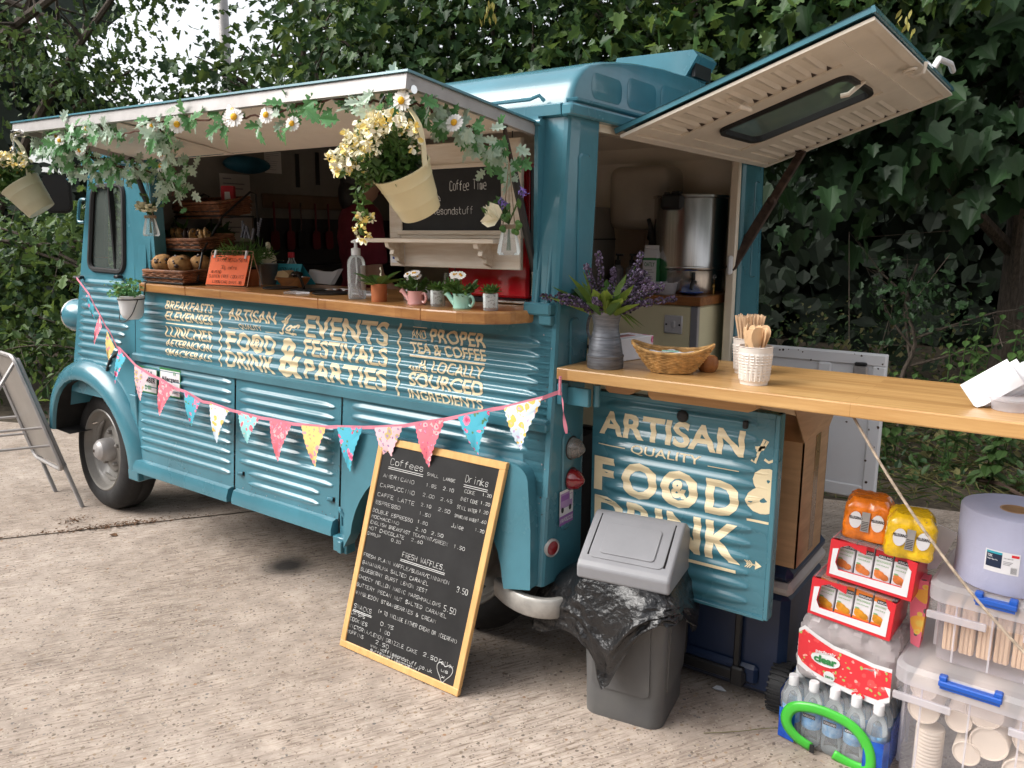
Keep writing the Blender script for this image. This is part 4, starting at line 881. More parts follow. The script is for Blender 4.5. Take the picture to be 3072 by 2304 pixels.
def tree(name, label, base, blobs, nclump, per, size, shape, mats, seed, h, trunk_r=.09, limbs=6, spread=.28, shell=.55, cat="tree", group=None, lean=(0, 0), droop=.55, face=None):
    rng = random.Random(seed); t = thing(name, label, cat, (base.x, base.y, 0), group=group)
    loc = [(b[0] - base.x, b[1] - base.y) + tuple(b[2:]) for b in blobs]
    mb = MB(); pts = [Vector((lean[0] * (i / 5) ** 1.2 + rng.uniform(-.05, .05) * (i > 0), lean[1] * (i / 5) ** 1.2, h * i / 5 - .05)) for i in range(6)]
    mb.tube(smooth(pts, 3), [trunk_r * (1.25 - .95 * i / 15) for i in range(16)], 10)
    for k in range(limbs):
        b = loc[k % len(loc)]; f = rng.uniform(.25, .9); i = int(f * 5); s0 = pts[i].lerp(pts[min(i + 1, 5)], f * 5 - i)
        e = Vector((b[0] + rng.uniform(-.7, .7) * b[3], b[1] + rng.uniform(-.7, .7) * b[4], b[2] + rng.uniform(-.3, .7) * b[5]))
        mid = s0.lerp(e, .5) + Vector((rng.uniform(-.15, .15), rng.uniform(-.15, .15), .12)); P = smooth([s0, mid, e], 4); r0 = trunk_r * .5
        mb.tube(P, [r0 * (1 - .85 * j / (len(P) - 1)) for j in range(len(P))], 7)
        for q in range(3):
            a = P[rng.randrange(3, len(P) - 1)]; mb.tube([a, a + rv(rng) * .3 + Vector((0, 0, .08)), a + rv(rng) * .55], [r0 * .35, r0 * .2, .003], 5)
    mb.build("trunk", 'bark', t)
    wb = [(b[0] + base.x, b[1] + base.y) + tuple(b[2:]) for b in loc]
    f = foliage(wb, nclump, per, size, shape, rng, spread, tuple(range(len(mats))), shell=shell, droop=droop, face_=face)
    f.V = [(x - base.x, y - base.y, z) for x, y, z in f.V]
    f.build("crown", list(mats), t)
    return t
def bl(s, d, z, rx, ry, rz): p = vg(s, d); return (p.x, p.y, z, rx, ry, rz)
A_ = ('lf1', 'lf2', 'lf2')
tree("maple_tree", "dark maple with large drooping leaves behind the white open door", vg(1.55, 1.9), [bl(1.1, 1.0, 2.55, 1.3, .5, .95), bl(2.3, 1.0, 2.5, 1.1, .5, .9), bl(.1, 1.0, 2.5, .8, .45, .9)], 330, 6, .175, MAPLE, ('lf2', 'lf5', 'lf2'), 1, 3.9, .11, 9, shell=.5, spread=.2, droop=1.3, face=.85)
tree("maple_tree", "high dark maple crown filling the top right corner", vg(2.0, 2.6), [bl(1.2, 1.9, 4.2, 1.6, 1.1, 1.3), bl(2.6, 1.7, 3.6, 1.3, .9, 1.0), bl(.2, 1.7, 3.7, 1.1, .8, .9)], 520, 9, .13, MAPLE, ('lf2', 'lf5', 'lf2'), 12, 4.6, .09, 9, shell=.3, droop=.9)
tree("maple_tree", "maple hung with yellow seed keys above the open rear hatch", vg(-.5, 1.3), [bl(-.4, 1.0, 3.1, 1.1, .8, .9), bl(.5, .9, 3.3, .9, .7, .7), bl(-1.5, 1.3, 2.9, 1.0, .8, .9), bl(-.4, 1.5, 4.3, 1.6, 1.0, 1.0)], 760, 11, .098, MAPLE, ('lf1', 'lf3', 'lf1', 'lf2', 'lf6'), 2, 4.2, .085, 9, shell=.3)
tree("maple_tree", "tall maple with twin stems behind the van roof", vg(-2.6, 1.9), [bl(-2.5, 1.6, 3.2, 1.2, 1.0, 1.1), bl(-3.6, 1.7, 3.0, 1.1, 1.0, 1.2), bl(-2.4, 1.9, 4.6, 1.5, 1.2, 1.1)], 760, 11, .092, MAPLE, ('lf1', 'lf2', 'lf2', 'lf6'), 3, 4.6, .10, 9, shell=.3)
tree("maple_tree", "maple with thin leafy boughs above the middle of the awning", vg(-4.8, 2.6), [bl(-4.2, 2.2, 3.6, 1.1, .9, .9), bl(-5.6, 2.4, 3.0, 1.0, .9, .7), bl(-4.6, 2.6, 4.9, 1.6, 1.2, 1.0)], 330, 11, .10, MAPLE, ('lf1', 'lf2', 'lf6'), 4, 4.8, .09, 9, shell=.3)
tree("oak_tree", "leaning oak with bare grey limbs at the left beyond the cab", vg(-8.6, 1.9), [bl(-8.9, 1.7, 4.6, 1.0, .8, .8), bl(-7.3, 1.9, 3.2, 1.2, .9, .9), bl(-9.4, 1.8, 3.2, .8, .7, .9), bl(-6.4, 2.2, 4.3, 1.3, .9, .7), bl(-8.2, 2.0, 3.4, .9, .8, .6)], 260, 13, .095, OAK, ('lf4', 'lf2', 'lf4'), 5, 5.2, .15, 12, spread=.22, shell=.25, lean=(-1.2, -.2))
tree("oak_bush", "dense bright green oak scrub at the left in front of the cab", vg(-6.0, .6), [bl(-5.3, .55, 1.0, .8, .5, .8), bl(-6.5, .6, 1.0, .9, .5, .8), bl(-7.7, .7, 1.1, .9, .6, .9), bl(-9.2, .9, 1.2, 1.0, .7, 1.0), bl(-6.4, .9, 1.5, 1.2, .5, .6), bl(-5.0, .9, 1.6, .8, .5, .8)], 620, 13, .105, OAK, ('lf4', 'lf3', 'lf4', 'lf2'), 6, 1.7, .035, 10, spread=.16, shell=.45, cat="bush")
tree("ivy_bush", "low dark scrub behind the metal pavement sign", vg(-5.2, .15), [bl(-4.6, .15, .45, .7, .3, .5), bl(-5.9, .15, .45, .8, .3, .5), bl(-7.0, .15, .5, .8, .3, .5)], 230, 12, .09, OVAL, ('lf2', 'lf4', 'lf3'), 7, .7, .02, 8, spread=.13, shell=.4, cat="bush")
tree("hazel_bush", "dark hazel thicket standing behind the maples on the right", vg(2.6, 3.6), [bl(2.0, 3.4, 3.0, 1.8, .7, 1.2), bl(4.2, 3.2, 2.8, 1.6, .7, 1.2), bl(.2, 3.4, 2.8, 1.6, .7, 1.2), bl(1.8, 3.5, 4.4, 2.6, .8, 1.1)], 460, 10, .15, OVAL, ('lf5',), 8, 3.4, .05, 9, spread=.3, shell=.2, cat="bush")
tree("hawthorn_bush", "small leaved hawthorn sprig in the dark gap beside the van", vg(.75, 1.1), [bl(.75, 1.0, 1.15, .38, .25, .42), bl(1.9, 1.2, .95, .5, .3, .4)], 75, 13, .06, OAK, ('lf2', 'lf5', 'lf2'), 9, 1.4, .02, 5, spread=.11, shell=.2, cat="bush")
# far wood: one mass nobody could count
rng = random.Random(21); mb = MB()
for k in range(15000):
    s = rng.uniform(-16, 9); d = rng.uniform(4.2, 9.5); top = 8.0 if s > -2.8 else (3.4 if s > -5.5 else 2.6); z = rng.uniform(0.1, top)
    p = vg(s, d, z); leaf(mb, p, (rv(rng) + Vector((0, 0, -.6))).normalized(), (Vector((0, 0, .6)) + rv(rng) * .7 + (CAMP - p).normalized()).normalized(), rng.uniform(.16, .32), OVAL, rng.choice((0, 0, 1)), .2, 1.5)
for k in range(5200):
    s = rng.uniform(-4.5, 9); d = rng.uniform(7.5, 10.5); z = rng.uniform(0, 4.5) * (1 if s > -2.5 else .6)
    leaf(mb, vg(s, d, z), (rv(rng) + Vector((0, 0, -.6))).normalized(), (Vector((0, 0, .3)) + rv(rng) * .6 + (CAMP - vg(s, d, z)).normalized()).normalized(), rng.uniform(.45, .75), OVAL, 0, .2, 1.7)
for k in range(2600):   # the same wood, unseen behind the camera, added to darken reflections and fill
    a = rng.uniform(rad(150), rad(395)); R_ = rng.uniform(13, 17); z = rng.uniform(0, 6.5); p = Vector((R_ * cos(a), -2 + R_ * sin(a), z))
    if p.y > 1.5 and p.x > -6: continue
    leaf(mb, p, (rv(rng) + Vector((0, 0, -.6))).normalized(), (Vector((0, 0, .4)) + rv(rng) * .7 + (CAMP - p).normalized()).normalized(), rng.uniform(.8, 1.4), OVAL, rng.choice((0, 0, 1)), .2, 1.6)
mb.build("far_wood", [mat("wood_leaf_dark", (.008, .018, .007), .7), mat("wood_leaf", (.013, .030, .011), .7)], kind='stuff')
# seed keys on the maple by the hatch
kt = [o for o in bpy.data.objects if o.get('label', '').startswith("maple hung")][0]
mb = MB(); rng = random.Random(5)
for c in ((-.15, 2.75, 2.62), (-.02, 2.8, 2.68), (.55, 2.9, 2.95), (.40, 2.85, 2.72), (-2.0, 2.3, 3.05), (.9, 3.0, 3.1)):
    for k in range(14):
        p = Vector(c) + Vector((rng.gauss(0, .035), rng.gauss(0, .03), rng.uniform(-.14, .02))); leaf(mb, p, (Vector((0, 0, -1)) + rv(rng) * .5), rv(rng), .055, OVAL, 0, .05, .7)
mb.V = [(x - kt.location.x, y - kt.location.y, z) for x, y, z in mb.V]; mb.build("seed_keys", 'keys', kt)
# lamp post behind the trees
t = thing("lamp_post", "thin grey lighting column behind the trees at upper left", "lamp post", (-14.2, 8.9, 0)); mb = MB(); mb.tube([(0, 0, 0), (0, 0, 3.2)], .16, 12); mb.tube([(0, 0, 3.2), (0, 0, 7.4)], .11, 12); mb.build("column", 'alu', t); mb = MB(); mb.box(-.1, -.6, 7.35, .1, .1, 7.5, .03); mb.build("lamp_head", 'alu', t)
# ------------------------------------------------------------- verge: cut grass, nettles, stick
M['straw'] = leafmat("cut_grass", (.20, .175, .075), (.10, .11, .035), .7, .2, 8)
M['nettle'] = leafmat("nettle_leaf", (.065, .125, .032), (.035, .075, .02), .5, .25)
rng = random.Random(31); mb = MB()
for k in range(3600):
    s = rng.uniform(-1.2, 3.2); d = rng.uniform(-.25, 2.2) ; p = vg(s, d, rng.uniform(0, .03)); a = rng.uniform(0, pi); L = rng.uniform(.04, .22); v = Vector((cos(a), sin(a), rng.uniform(-.05, .35))) * L; w = Vector((-sin(a), cos(a), 0)) * rng.uniform(.0015, .004)
    mb.add([p - w, p + w, p + v * .6 + w * .8 + Vector((0, 0, .01)), p + v, p + v * .6 - w * .8 + Vector((0, 0, .01))], [(0, 1, 2, 3, 4)], 0 if rng.random() < .6 else 1)
for k in range(5200):
    s = rng.uniform(-1.4, 3.8); d = .25 + 5.5 * rng.random() ** 1.3; p = vg(s, d, rng.uniform(.01, .05 + .16 * max(0, d - .4))); leaf(mb, p, (rv(rng) + Vector((0, 0, .2))).normalized(), (Vector((0, -.4, 1)) + rv(rng) * .5).normalized(), rng.uniform(.03, .09), OVAL, rng.choice((1, 1, 2, 0)), .2, 1.1)
mb.build("undergrowth", ['straw', 'nettle', 'lf2'], kind='stuff')
def nettle(p, h, seed, label):
    rng = random.Random(seed); t = thing("nettle_plant", label, "nettle", tuple(p), group="nettles along the verge"); st = MB(); lf = MB()
    for q in range(rng.randint(3, 5)):
        b = Vector((rng.uniform(-.12, .12), rng.uniform(-.1, .1), -.01)); e = b + Vector((rng.uniform(-.14, .14), rng.uniform(-.14, .05), h * rng.uniform(.7, 1.05))); m = b.lerp(e, .5) + Vector((rng.uniform(-.03, .03), 0, .02)); P = smooth([b, m, e], 5); st.tube(P, .004, 5)
        for i, pt in enumerate(P[3:]):
            for sgn in (0, pi):
                a = i * pi / 2 + sgn + rng.uniform(-.3, .3); d = Vector((cos(a), sin(a), -.35)); leaf(lf, pt, d, Vector((0, -.2, 1)), .09 * (1.15 - .06 * i) * rng.uniform(.8, 1.2), OVAL, rng.choice((0, 0, 1)), .25, 1.2)
    st.build("stem", 'nettle', t); lf.build("leaves", ['nettle', 'lf4'], t)
for i, (s, d, h, lb) in enumerate(((.95, .55, .95, "tall nettle clump right of the white door, nearest it"), (1.35, .75, 1.0, "nettle with broad leaves behind the far end of the shelf"), (1.75, .6, .9, "nettle at the right edge behind the napkins"), (1.2, .95, 1.1, "upright nettle highest of the verge plants in the dark gap"), (.62, .75, .9, "nettle half hidden behind the white door's top corner"), (1.62, 1.05, 1.05, "nettle deep in shade behind the paper napkins"), (1.1, .28, .45, "short nettle below the shelf beside the slack rope"), (1.5, .3, .5, "short nettle below the shelf near the right edge"))):
    nettle(vg(s, d), h, 40 + i, lb)
t = thing("fallen_branch", "short brown broken branch lying on the cut grass", "branch", (1.05, 3.35, .03)); mb = MB(); mb.tube([(-.14, .12, .02), (0, .05, .03), (.1, -.06, .02), (.17, -.12, .01)], [.012, .016, .013, .008], 7); mb.build("branch", 'rust', t)
mb = MB(); mb.tube(smooth([(.03, -.03, .004), (.25, -.02, .008), (.5, .10, .006)], 5), [.002] * 11, 5)
# ------------------------------------------------------------- things on the service counter
CZ = 1.306
M['wicker'] = mat("wicker", (.27, .105, .045), .55, var=.3, vscale=30, bump=.3, bscale=60)
M['wickerlt'] = mat("golden_wicker", (.60, .34, .12), .5, var=.25, vscale=40)
M['muffin'] = mat("muffin_crumb", (.42, .235, .085), .8, var=.3, vscale=25, bump=.4, bscale=50, col2=(.20, .09, .03))
M['choc'] = mat("chocolate", (.035, .016, .010), .4, var=.2)
M['cookie'] = mat("cookie_dough", (.44, .26, .10), .8, var=.3, vscale=30, bump=.4, bscale=60)
M['orange'] = mat("orange_card", (.88, .145, .03), .6, var=.03)
M['cyan'] = mat("turquoise_card", (.03, .34, .44), .6, var=.03)
M['terra'] = mat("terracotta", (.50, .16, .06), .7, var=.08, vscale=20)
M['pinkglaze'] = mat("pink_glaze", (.70, .36, .34), .18, var=.03, coat=.5)
M['mint'] = mat("mint_glaze", (.38, .68, .56), .18, var=.03, coat=.5)
M['gravel'] = mat("white_chippings", (.72, .68, .65), .7, var=.5, vscale=110, col2=(.20, .16, .15), ramp=(.38, .5), bump=.4, bscale=120)
M['succ'] = leafmat("succulent_leaf", (.10, .20, .04), (.05, .12, .03), .35, .15, 12)
M['plant'] = leafmat("pot_leaf", (.075, .16, .035), (.04, .09, .02), .35, .2, 8)
M['redmach'] = mat("red_enamel", (.52, .008, .016), .16, var=.02, coat=.8)
M['petal'] = mat("white_petal", (.85, .83, .80), .6, var=.04)
M['yolk'] = mat("daisy_heart", (.80, .42, .02), .7, var=.1)
M['yellowfl'] = mat("yellow_blossom", (.90, .70, .22), .6, var=.05)
M['creamfl'] = mat("cream_blossom", (.92, .87, .66), .6, var=.05)
M['lav'] = mat("lavender_bloom", (.095, .062, .115), .8, var=.4, vscale=60)
M['violet'] = mat("violet_bloom", (.27, .18, .55), .7, var=.1)
M['silverleaf'] = leafmat("silvery_fabric_leaf", (.52, .62, .52), (.36, .48, .38), .6, .25, 9)
M['greenleaf'] = leafmat("green_fabric_leaf", (.13, .32, .13), (.08, .22, .08), .55, .3, 9)
M['vine'] = mat("brown_vine", (.10, .04, .025), .7)
M['pail'] = mat("cream_pail", (.72, .62, .36), .35, var=.04, vscale=6, coat=.25)
M['pailin'] = mat("pail_inside", (.45, .42, .30), .5)
M['twine'] = mat("jute_twine", (.33, .25, .16), .9, var=.2)
M['water'] = glassmat("gel_liquid", (.90, .92, .95), .02, .8)
def basket(name, label, x0, x1, y0, y1, z0, h, group, tilt=0.0, flare=.012):
    t = thing(name, label, "basket", ((x0 + x1) / 2, (y0 + y1) / 2, z0), rot=(tilt, 0, 0), group=group)
    a, b = (x1 - x0) / 2, (y1 - y0) / 2; mb = MB(); rng = random.Random(int(z0 * 100))
    nrow = int(h / .0095)
    for r in range(nrow):     # woven rows: strands weave in and out
        z = .004 + r * .0095; g = flare * r / nrow; P = []
        for (ax, ay), (bx, by) in (((-a, -b), (a, -b)), ((a, -b), (a, b)), ((a, b), (-a, b)), ((-a, b), (-a, -b))):
            n = 10 if abs(ax - bx) > .15 else 7
            for i in range(n):
                f = i / n; x = ax + (bx - ax) * f; y = ay + (by - ay) * f; w = .0035 * (1 if (i + r) % 2 else -1); sx_ = 1 + g / a; sy_ = 1 + g / b
                nx, ny = (0, -1 if ay < 0 else 1) if ay == by else (1 if ax > 0 else -1, 0)
                P.append((x * sx_ + nx * w, y * sy_ + ny * w, z + rng.uniform(-.001, .001)))
        mb.tube(P, .0052, 5, closed=True)
    P = [(x * (1 + flare / a), y * (1 + flare / b), h) for x, y in rrect(-a, -b, a, b, .02, 3)]; mb.tube(P, .0075, 6, closed=True)
    mb.build("woven_wall", 'wicker', t); mb = MB(); mb.box(-a, -b, -.002, a, b, .006); mb.build("base", 'wicker', t); return t
tiers = [(-2.35, -2.03, .0, .17, CZ + .012), (-2.385, -2.055, .115, .29, CZ + .165), (-2.45, -2.08, .25, .42, CZ + .325)]
t = thing("tiered_stand", "black iron three tier stand holding wicker baskets at the left of the counter", "display stand", (-2.2, .2, CZ)); ox, oy, oz = -2.2, .2, CZ
def loc(p): return (p[0] - ox, p[1] - oy, p[2] - oz)
mb = MB()
for x0, x1, y0, y1, z in tiers: mb.tube([loc(p) for p in ((x0 - .008, y0 - .012, z - .004), (x1 + .008, y0 - .012, z - .004), (x1 + .008, y1 + .01, z - .004), (x0 - .008, y1 + .01, z - .004))], .0042, 6, closed=True); mb.tube([loc((x0 - .008, y0 - .014, z + .018)), loc((x1 + .008, y0 - .014, z + .018))], .003, 6)
mb.build("tier_rim", 'blacksatin', t); 
for i in (0, 1):
    mb = MB(); P = [(tiers[k][i] + (.012 if i else -.012), tiers[k][2] + .03 * (k == 0), tiers[k][4] - .006) for k in range(3)]; a = [loc((P[0][0], .10, CZ + .004)), loc((P[0][0], .06, CZ + .02)), loc(P[1]), loc(P[2]), loc((P[2][0] + .02, .40, CZ + .44)), loc((P[2][0] + .02, .43, CZ + .43)), loc((P[2][0] + .03, .43, CZ + .2)), loc((P[2][0] + .05, .43, CZ + .004))]
    mb.tube(a, .0052, 6); mb.build("frame_side", 'blacksatin', t)
GB = "baskets on the tiered stand"
basket("wicker_basket", "wicker basket of blueberry muffins on the lowest tier", *tiers[0], .055, GB, .06)
basket("wicker_basket", "wicker basket of cookies on the middle tier", *tiers[1], .055, GB, .12)
basket("wicker_basket", "wicker basket of snack packets on the top tier", *tiers[2], .075, GB, .16)
def bumpy(mb, c, r, rng, m=0, sc=(1, 1, 1), n=16, k=10, amp=.10):
    pts = [rv(rng) for _ in range(7)]; o = len(mb.V); mb.ball((0, 0, 0), r, n, k, m)
    for i in range(o, len(mb.V)):
        v = Vector(mb.V[i]); d = v.normalized(); q = 1 + amp * sum(max(0, d.dot(p)) ** 6 * (1 if j % 2 else -.6) for j, p in enumerate(pts)); mb.V[i] = (c[0] + v.x * q * sc[0], c[1] + v.y * q * sc[1], c[2] + v.z * q * sc[2])
for i, (x, y, z, r, lb) in enumerate(((-2.285, .05, 1.395, .050, "big blueberry muffin at the front left of the lowest basket"), (-2.125, .045, 1.39, .053, "big chocolate chip muffin at the front right of the lowest basket"), (-2.235, .13, 1.40, .043, "muffin behind the two big ones, in the gap between them"), (-2.07, .12, 1.398, .048, "muffin at the back right of the lowest basket"))):
    rng = random.Random(60 + i); t = thing("muffin", lb, "muffin", (x, y, z), group="muffins in the lowest basket"); mb = MB(); bumpy(mb, (0, 0, .004), r, rng, 0, (1, 1, .92)); mb.lathe([(0, -.062), (r * .62, -.06), (r * .8, -.005)], 20, m=0); mb.build("cake", 'muffin', t)
    mb = MB()
    for k in range(11):
        d = rv(rng); d.y = -abs(d.y) if k < 8 else d.y; d.z = abs(d.z) * .8; d.normalize(); bumpy(mb, d * r * .93, r * rng.uniform(.12, .24), rng, 0, (1, 1, .8), 7, 5)
    mb.build("chocolate_chips", 'choc', t)
for i in range(9):
    rng = random.Random(80 + i); x = -2.355 + i * .0345; dark = i in (3, 4)
    t = thing("cookie", ("round plain cookie leading the row on the middle tier", "second cookie of the row, behind the plain round one", "third cookie from the left on the middle tier", "dark chocolate cookie left of its twin on the middle tier", "dark chocolate cookie right of its twin on the middle tier", "knobbly cookie just right of the dark pair", "knobbly cookie third from the right end of the row", "cookie next to last in the row on the middle tier", "last cookie at the right end of the middle tier row")[i], "cookie", (x, .175 + rng.uniform(-.01, .015), CZ + .222), group="cookies in the middle basket", rot=(0, rad(72) + rng.uniform(-.2, .2), rad(30) + rng.uniform(-.2, .2)))
    mb = MB(); bumpy(mb, (0, 0, 0), .042, rng, 0, (1, 1, .34), 14, 8, .22); mb.build("biscuit", 'choc' if dark else 'cookie', t); mb = MB()
    for k in range(7): d = rv(rng); mb.ball((d.x * .034, d.y * .034, .013 * (1 if d.z > 0 else -1)), .006, 6, 4)
    mb.build("chips", 'choc', t)
M['bluefoil'] = mat("blue_foil", (.02, .03, .06), .3, metal=.4, var=.3, vscale=30); M['redfoil'] = mat("red_foil", (.42, .015, .03), .3, metal=.2, var=.1)
for i in range(4):
    t = thing("snack_packet", ("dark blue snack packet at the left of the top basket", "dark blue snack packet second from the left in the top basket", "dark blue snack packet third from the left in the top basket", "dark blue snack packet against the red crisp packet")[i], "packet", (-2.37 + i * .055, .31, CZ + .375), rz=.3 + i * .5, group="blue packets in the top basket"); rng = random.Random(i); mb = MB(); bumpy(mb, (0, 0, 0), .034, rng, 0, (1.1, .7, .45), 12, 8, .2); mb.box(-.045, -.018, -.003, -.033, .018, .003); mb.box(.033, -.018, -.003, .045, .018, .003); mb.build("packet", 'bluefoil', t)
t = thing("crisp_packet", "red foil packet standing up in the top basket", "packet", (-2.16, .35, CZ + .41), rz=.5); mb = MB(); mb.prism(rrect(-.03, -.045, .035, .06, .008), -.012, .012, ax=(0, 2, 1)); mb.prism([(-.012, -.02), (.02, -.02), (.016, .03), (-.01, .03)], -.0135, .0135, ax=(0, 2, 1), m=1); mb.build("packet", ['redfoil', 'paper'], t)
# orange notice on a wire easel
T0 = frame((-1.955, .055, CZ + .003), Vector((1, .11, 0)), Vector((0, .28, 1)) - Vector((1, .11, 0)) * 0)
t = thing("wire_easel", "copper wire grid easel holding the orange notice", "easel", (-1.955, .055, CZ)); L0 = Matrix.Translation((1.955, -.055, -CZ)) @ T0
mb = MB(); q = rrect(0, 0, .27, .165, .008, 2); mb.tube([L0 @ Vector((a, b, -.006)) for a, b in q], .0018, 6, closed=True)
for k in range(1, 8): mb.tube([L0 @ Vector((k * .27 / 8, 0, -.006)), L0 @ Vector((k * .27 / 8, .165, -.006))], .0009, 4)
for k in range(1, 7): mb.tube([L0 @ Vector((0, k * .025, -.006)), L0 @ Vector((.27, k * .025, -.006))], .0009, 4)
mb.tube([L0 @ Vector((.27, .15, -.006)), L0 @ Vector((.285, .0, -.09))], .0018, 6); mb.build("wire_grid", mat("copper_wire", (.62, .33, .2), .35, metal=.8), t, fix=True)
t = thing("orange_notice", "orange card about oat, almond and soya milk with black handwriting", "notice", (-1.955, .055, CZ)); mb = MB(); mb.prism([(.004, .004), (.255, .006), (.262, .143), (.012, .142)], -.001, .001, ax=(0, 1, 2), T=L0)
cd_ = mb.build("card", 'orange', t); mb = MB(); ofn = lambda a, b: L0 @ Vector((a, b, .0028 if (L0.to_3x3() @ Vector((0, 0, 1))).y < 0 else -.0028))
for s_, x0, x1, z, h in (("OAT/ALMOND/SOYA", .045, .25, .112, .016), ("30p extra", .09, .19, .077, .016), ("ALMOND", .03, .095, .058, .012), ("GLUTEN FREE COOKIES", .02, .245, .037, .013), ("LEMON/CHOC DIP/1.00", .05, .235, .012, .012)): hand(mb, s_, x0, z, h * 1.1, ofn, .0012, x1)
mb.build("writing", 'ink', cd_); mb = MB()
for x in (.035, .235): mb.box(x - .006, .128, -.005, x + .006, .165, .005, .002, T=L0)
mb.build("white_pegs", 'white', t)
# plants behind
def sprig_plant(mb, c, n, L, w, rng, shape=OVAL, m=0, up=.8, seg=5):
    for k in range(n):
        a = rng.uniform(0, 2 * pi); d = Vector((cos(a), sin(a), up * rng.uniform(.6, 1.6))).normalized(); P = smooth([Vector(c), Vector(c) + d * L * .5 + Vector((0, 0, L * .1)), Vector(c) + d * L * rng.uniform(.8, 1.1)], 4)
        mb.tube(P, .0015, 4, m)
        for p in P[2:]:
            for s in range(2): leaf(mb, p, (d + rv(rng) * .9).normalized(), rv(rng) + Vector((0, 0, .7)), w * rng.uniform(.7, 1.2), shape, m, .2)
def potplant(name, label, x, y, r, h, mt, cat="plant pot"):
    t = thing(name, label, cat, (x, y, CZ)); mb = MB(); mb.lathe([(0, 0), (r * .94, 0), (r * .97, .002), (r, h * .5), (r, h), (r * .9, h), (r * .88, h - .008), (0, h - .010)], 32); mb.build("pot", mt, t); return t
potplant("terracotta_pot", "small terracotta pot behind the orange notice", -1.79, .19, .034, .075, 'terra')
t = thing("lavender_plant", "green lavender with grey flower spikes behind the orange notice", "plant", (-1.83, .2, CZ + .07)); rng = random.Random(4); mb = MB(); sprig_plant(mb, (0, 0, 0), 26, .14, .05, rng, [(0, 0), (.07, .4), (0, 1)], 0, .7); mb.build("foliage", 'succ', t)
mb = MB()
for k in range(9):
    b = Vector((rng.uniform(-.08, .08), rng.uniform(-.05, .05), .12)); e = b + Vector((rng.uniform(-.06, .06), 0, rng.uniform(.06, .13))); mb.tube([(0, 0, .02), b, e], .0012, 4)
    for q in range(8): mb.ball(b.lerp(e, .4 + q * .09), .006, 6, 4, m=1)
mb.build("flower_spikes", ['succ', mat("grey_lavender", (.14, .15, .19), .8)], t)
t = thing("leafy_plant", "dark leafy pot plant half hidden behind the tiered stand", "plant", (-2.43, .33, CZ)); mb = MB(); mb.lathe([(0, 0), (.04, 0), (.05, .08), (.045, .08), (0, .075)], 20); mb.build("pot", 'greytrim', t); rng = random.Random(6); mb = MB(); sprig_plant(mb, (0, 0, .08), 16, .2, .08, rng, OVAL, 0, 1.0); mb.build("foliage", 'plant', t)
t = thing("squeezy_bottle", "cream squeezy bottle with pointed top behind the notice", "bottle", (-1.84, .33, CZ)); mb = MB(); mb.lathe([(0, 0), (.034, 0), (.036, .004), (.036, .12), (.033, .13), (.028, .134), (.024, .145), (.012, .152), (.010, .17), (.013, .175), (.010, .195), (0, .2)], 24); mb.lathe([(.0365, .05), (.0365, .10)], 24, m=1); mb.build("bottle", ['creamfl', 'paper'], t)
t = thing("sauce_bottle", "red capped sauce bottle in the shade behind the terracotta pot", "bottle", (-1.76, .40, CZ)); mb = MB(); mb.lathe([(0, 0), (.028, 0), (.028, .09), (.014, .115), (.014, .13)], 20); mb.build("body", 'clear', t); mb = MB(); mb.lathe([(.016, .125), (.016, .15), (0, .152)], 16); mb.build("cap", 'redfoil', t)
t = thing("metal_pot", "round grey metal pot on the counter left of the turquoise card", "pot", (-1.83, .31, CZ)); mb = MB(); mb.lathe([(0, 0), (.044, 0), (.048, .008), (.05, .09), (.053, .094), (.05, .098), (.046, .094), (.044, .01), (0, .008)], 32); mb.build("bowl", mat("dull_tin", (.20, .20, .20), .4, metal=.6, var=.1), t); mb = MB(); mb.tube([(-.02, 0, .09), (.06, .02, .115), (.1, .02, .112)], .003, 6); mb.build("spoon", 'chrome', t)
# turquoise tent card
t = thing("tent_card", "folded turquoise card about gluten and milk", "notice", (-1.74, .36, CZ), rz=rad(9)); mb = MB(); mb.add([(-.105, -.03, 0), (.075, -.03, 0), (.09, 0, .098), (-.09, 0, .098), (-.075, .05, 0), (.125, .05, 0)], [(0, 1, 2, 3), (3, 2, 5, 4)]); mb.add([(-.105, -.028, 0), (.075, -.028, 0), (.09, .002, .096), (-.09, .002, .096)], [(0, 1, 2, 3)]); c_ = mb.build("card", 'cyan', t); mb = MB()
for s_, x0, x1, h, w in (("GLUTEN/MILK", -.075, .072, .018, .0022), ("FREE", -.03, .025, .014, .002)):
    z = .062 if s_[0] == 'G' else .037; hand(mb, s_, x0, z, h, lambda a, b: (a + .1 * (b - .05) * 1.5 * .15, -.0315 + .306 * b, b), w, x1)
mb.build("writing", 'ink', c_)
t = thing("wooden_dish", "long shallow wooden dish of cones on the counter", "dish", (-1.57, .25, CZ)); mb = MB(); mb.lathe([(0, .004), (.045, .004), (.062, .03), (.07, .045), (.066, .046), (.055, .03), (.04, .012), (0, .010)], 28, sx=1.5, sy=.8); mb.build("bowl", 'dkwood', t)
t = thing("waffle_cone", "folded biscuit coloured paper boat lying in the wooden dish", "paper boat", (-1.62, .25, CZ + .04)); mb = MB(); mb.prism([(-.05, -.01), (.05, -.015), (.055, .018), (.02, .035), (-.02, .03)], -.025, .025, ax=(0, 2, 1)); mb.build("boat", mat("kraft_paper", (.45, .30, .15), .8, var=.15), t)
t = thing("serving_spoon", "dark serving spoon resting across the wooden dish", "spoon", (-1.50, .22, CZ + .055), rz=-.5); mb = MB(); mb.ball((-.02, 0, .005), .034, 16, 8, sc=(1.2, .8, .4)); mb.tube([(.01, 0, .005), (.08, 0, -.01), (.19, -.01, -.045)], [.008, .007, .006], 8); mb.build("spoon", mat("dark_steel", (.05, .04, .035), .2, metal=.7), t)
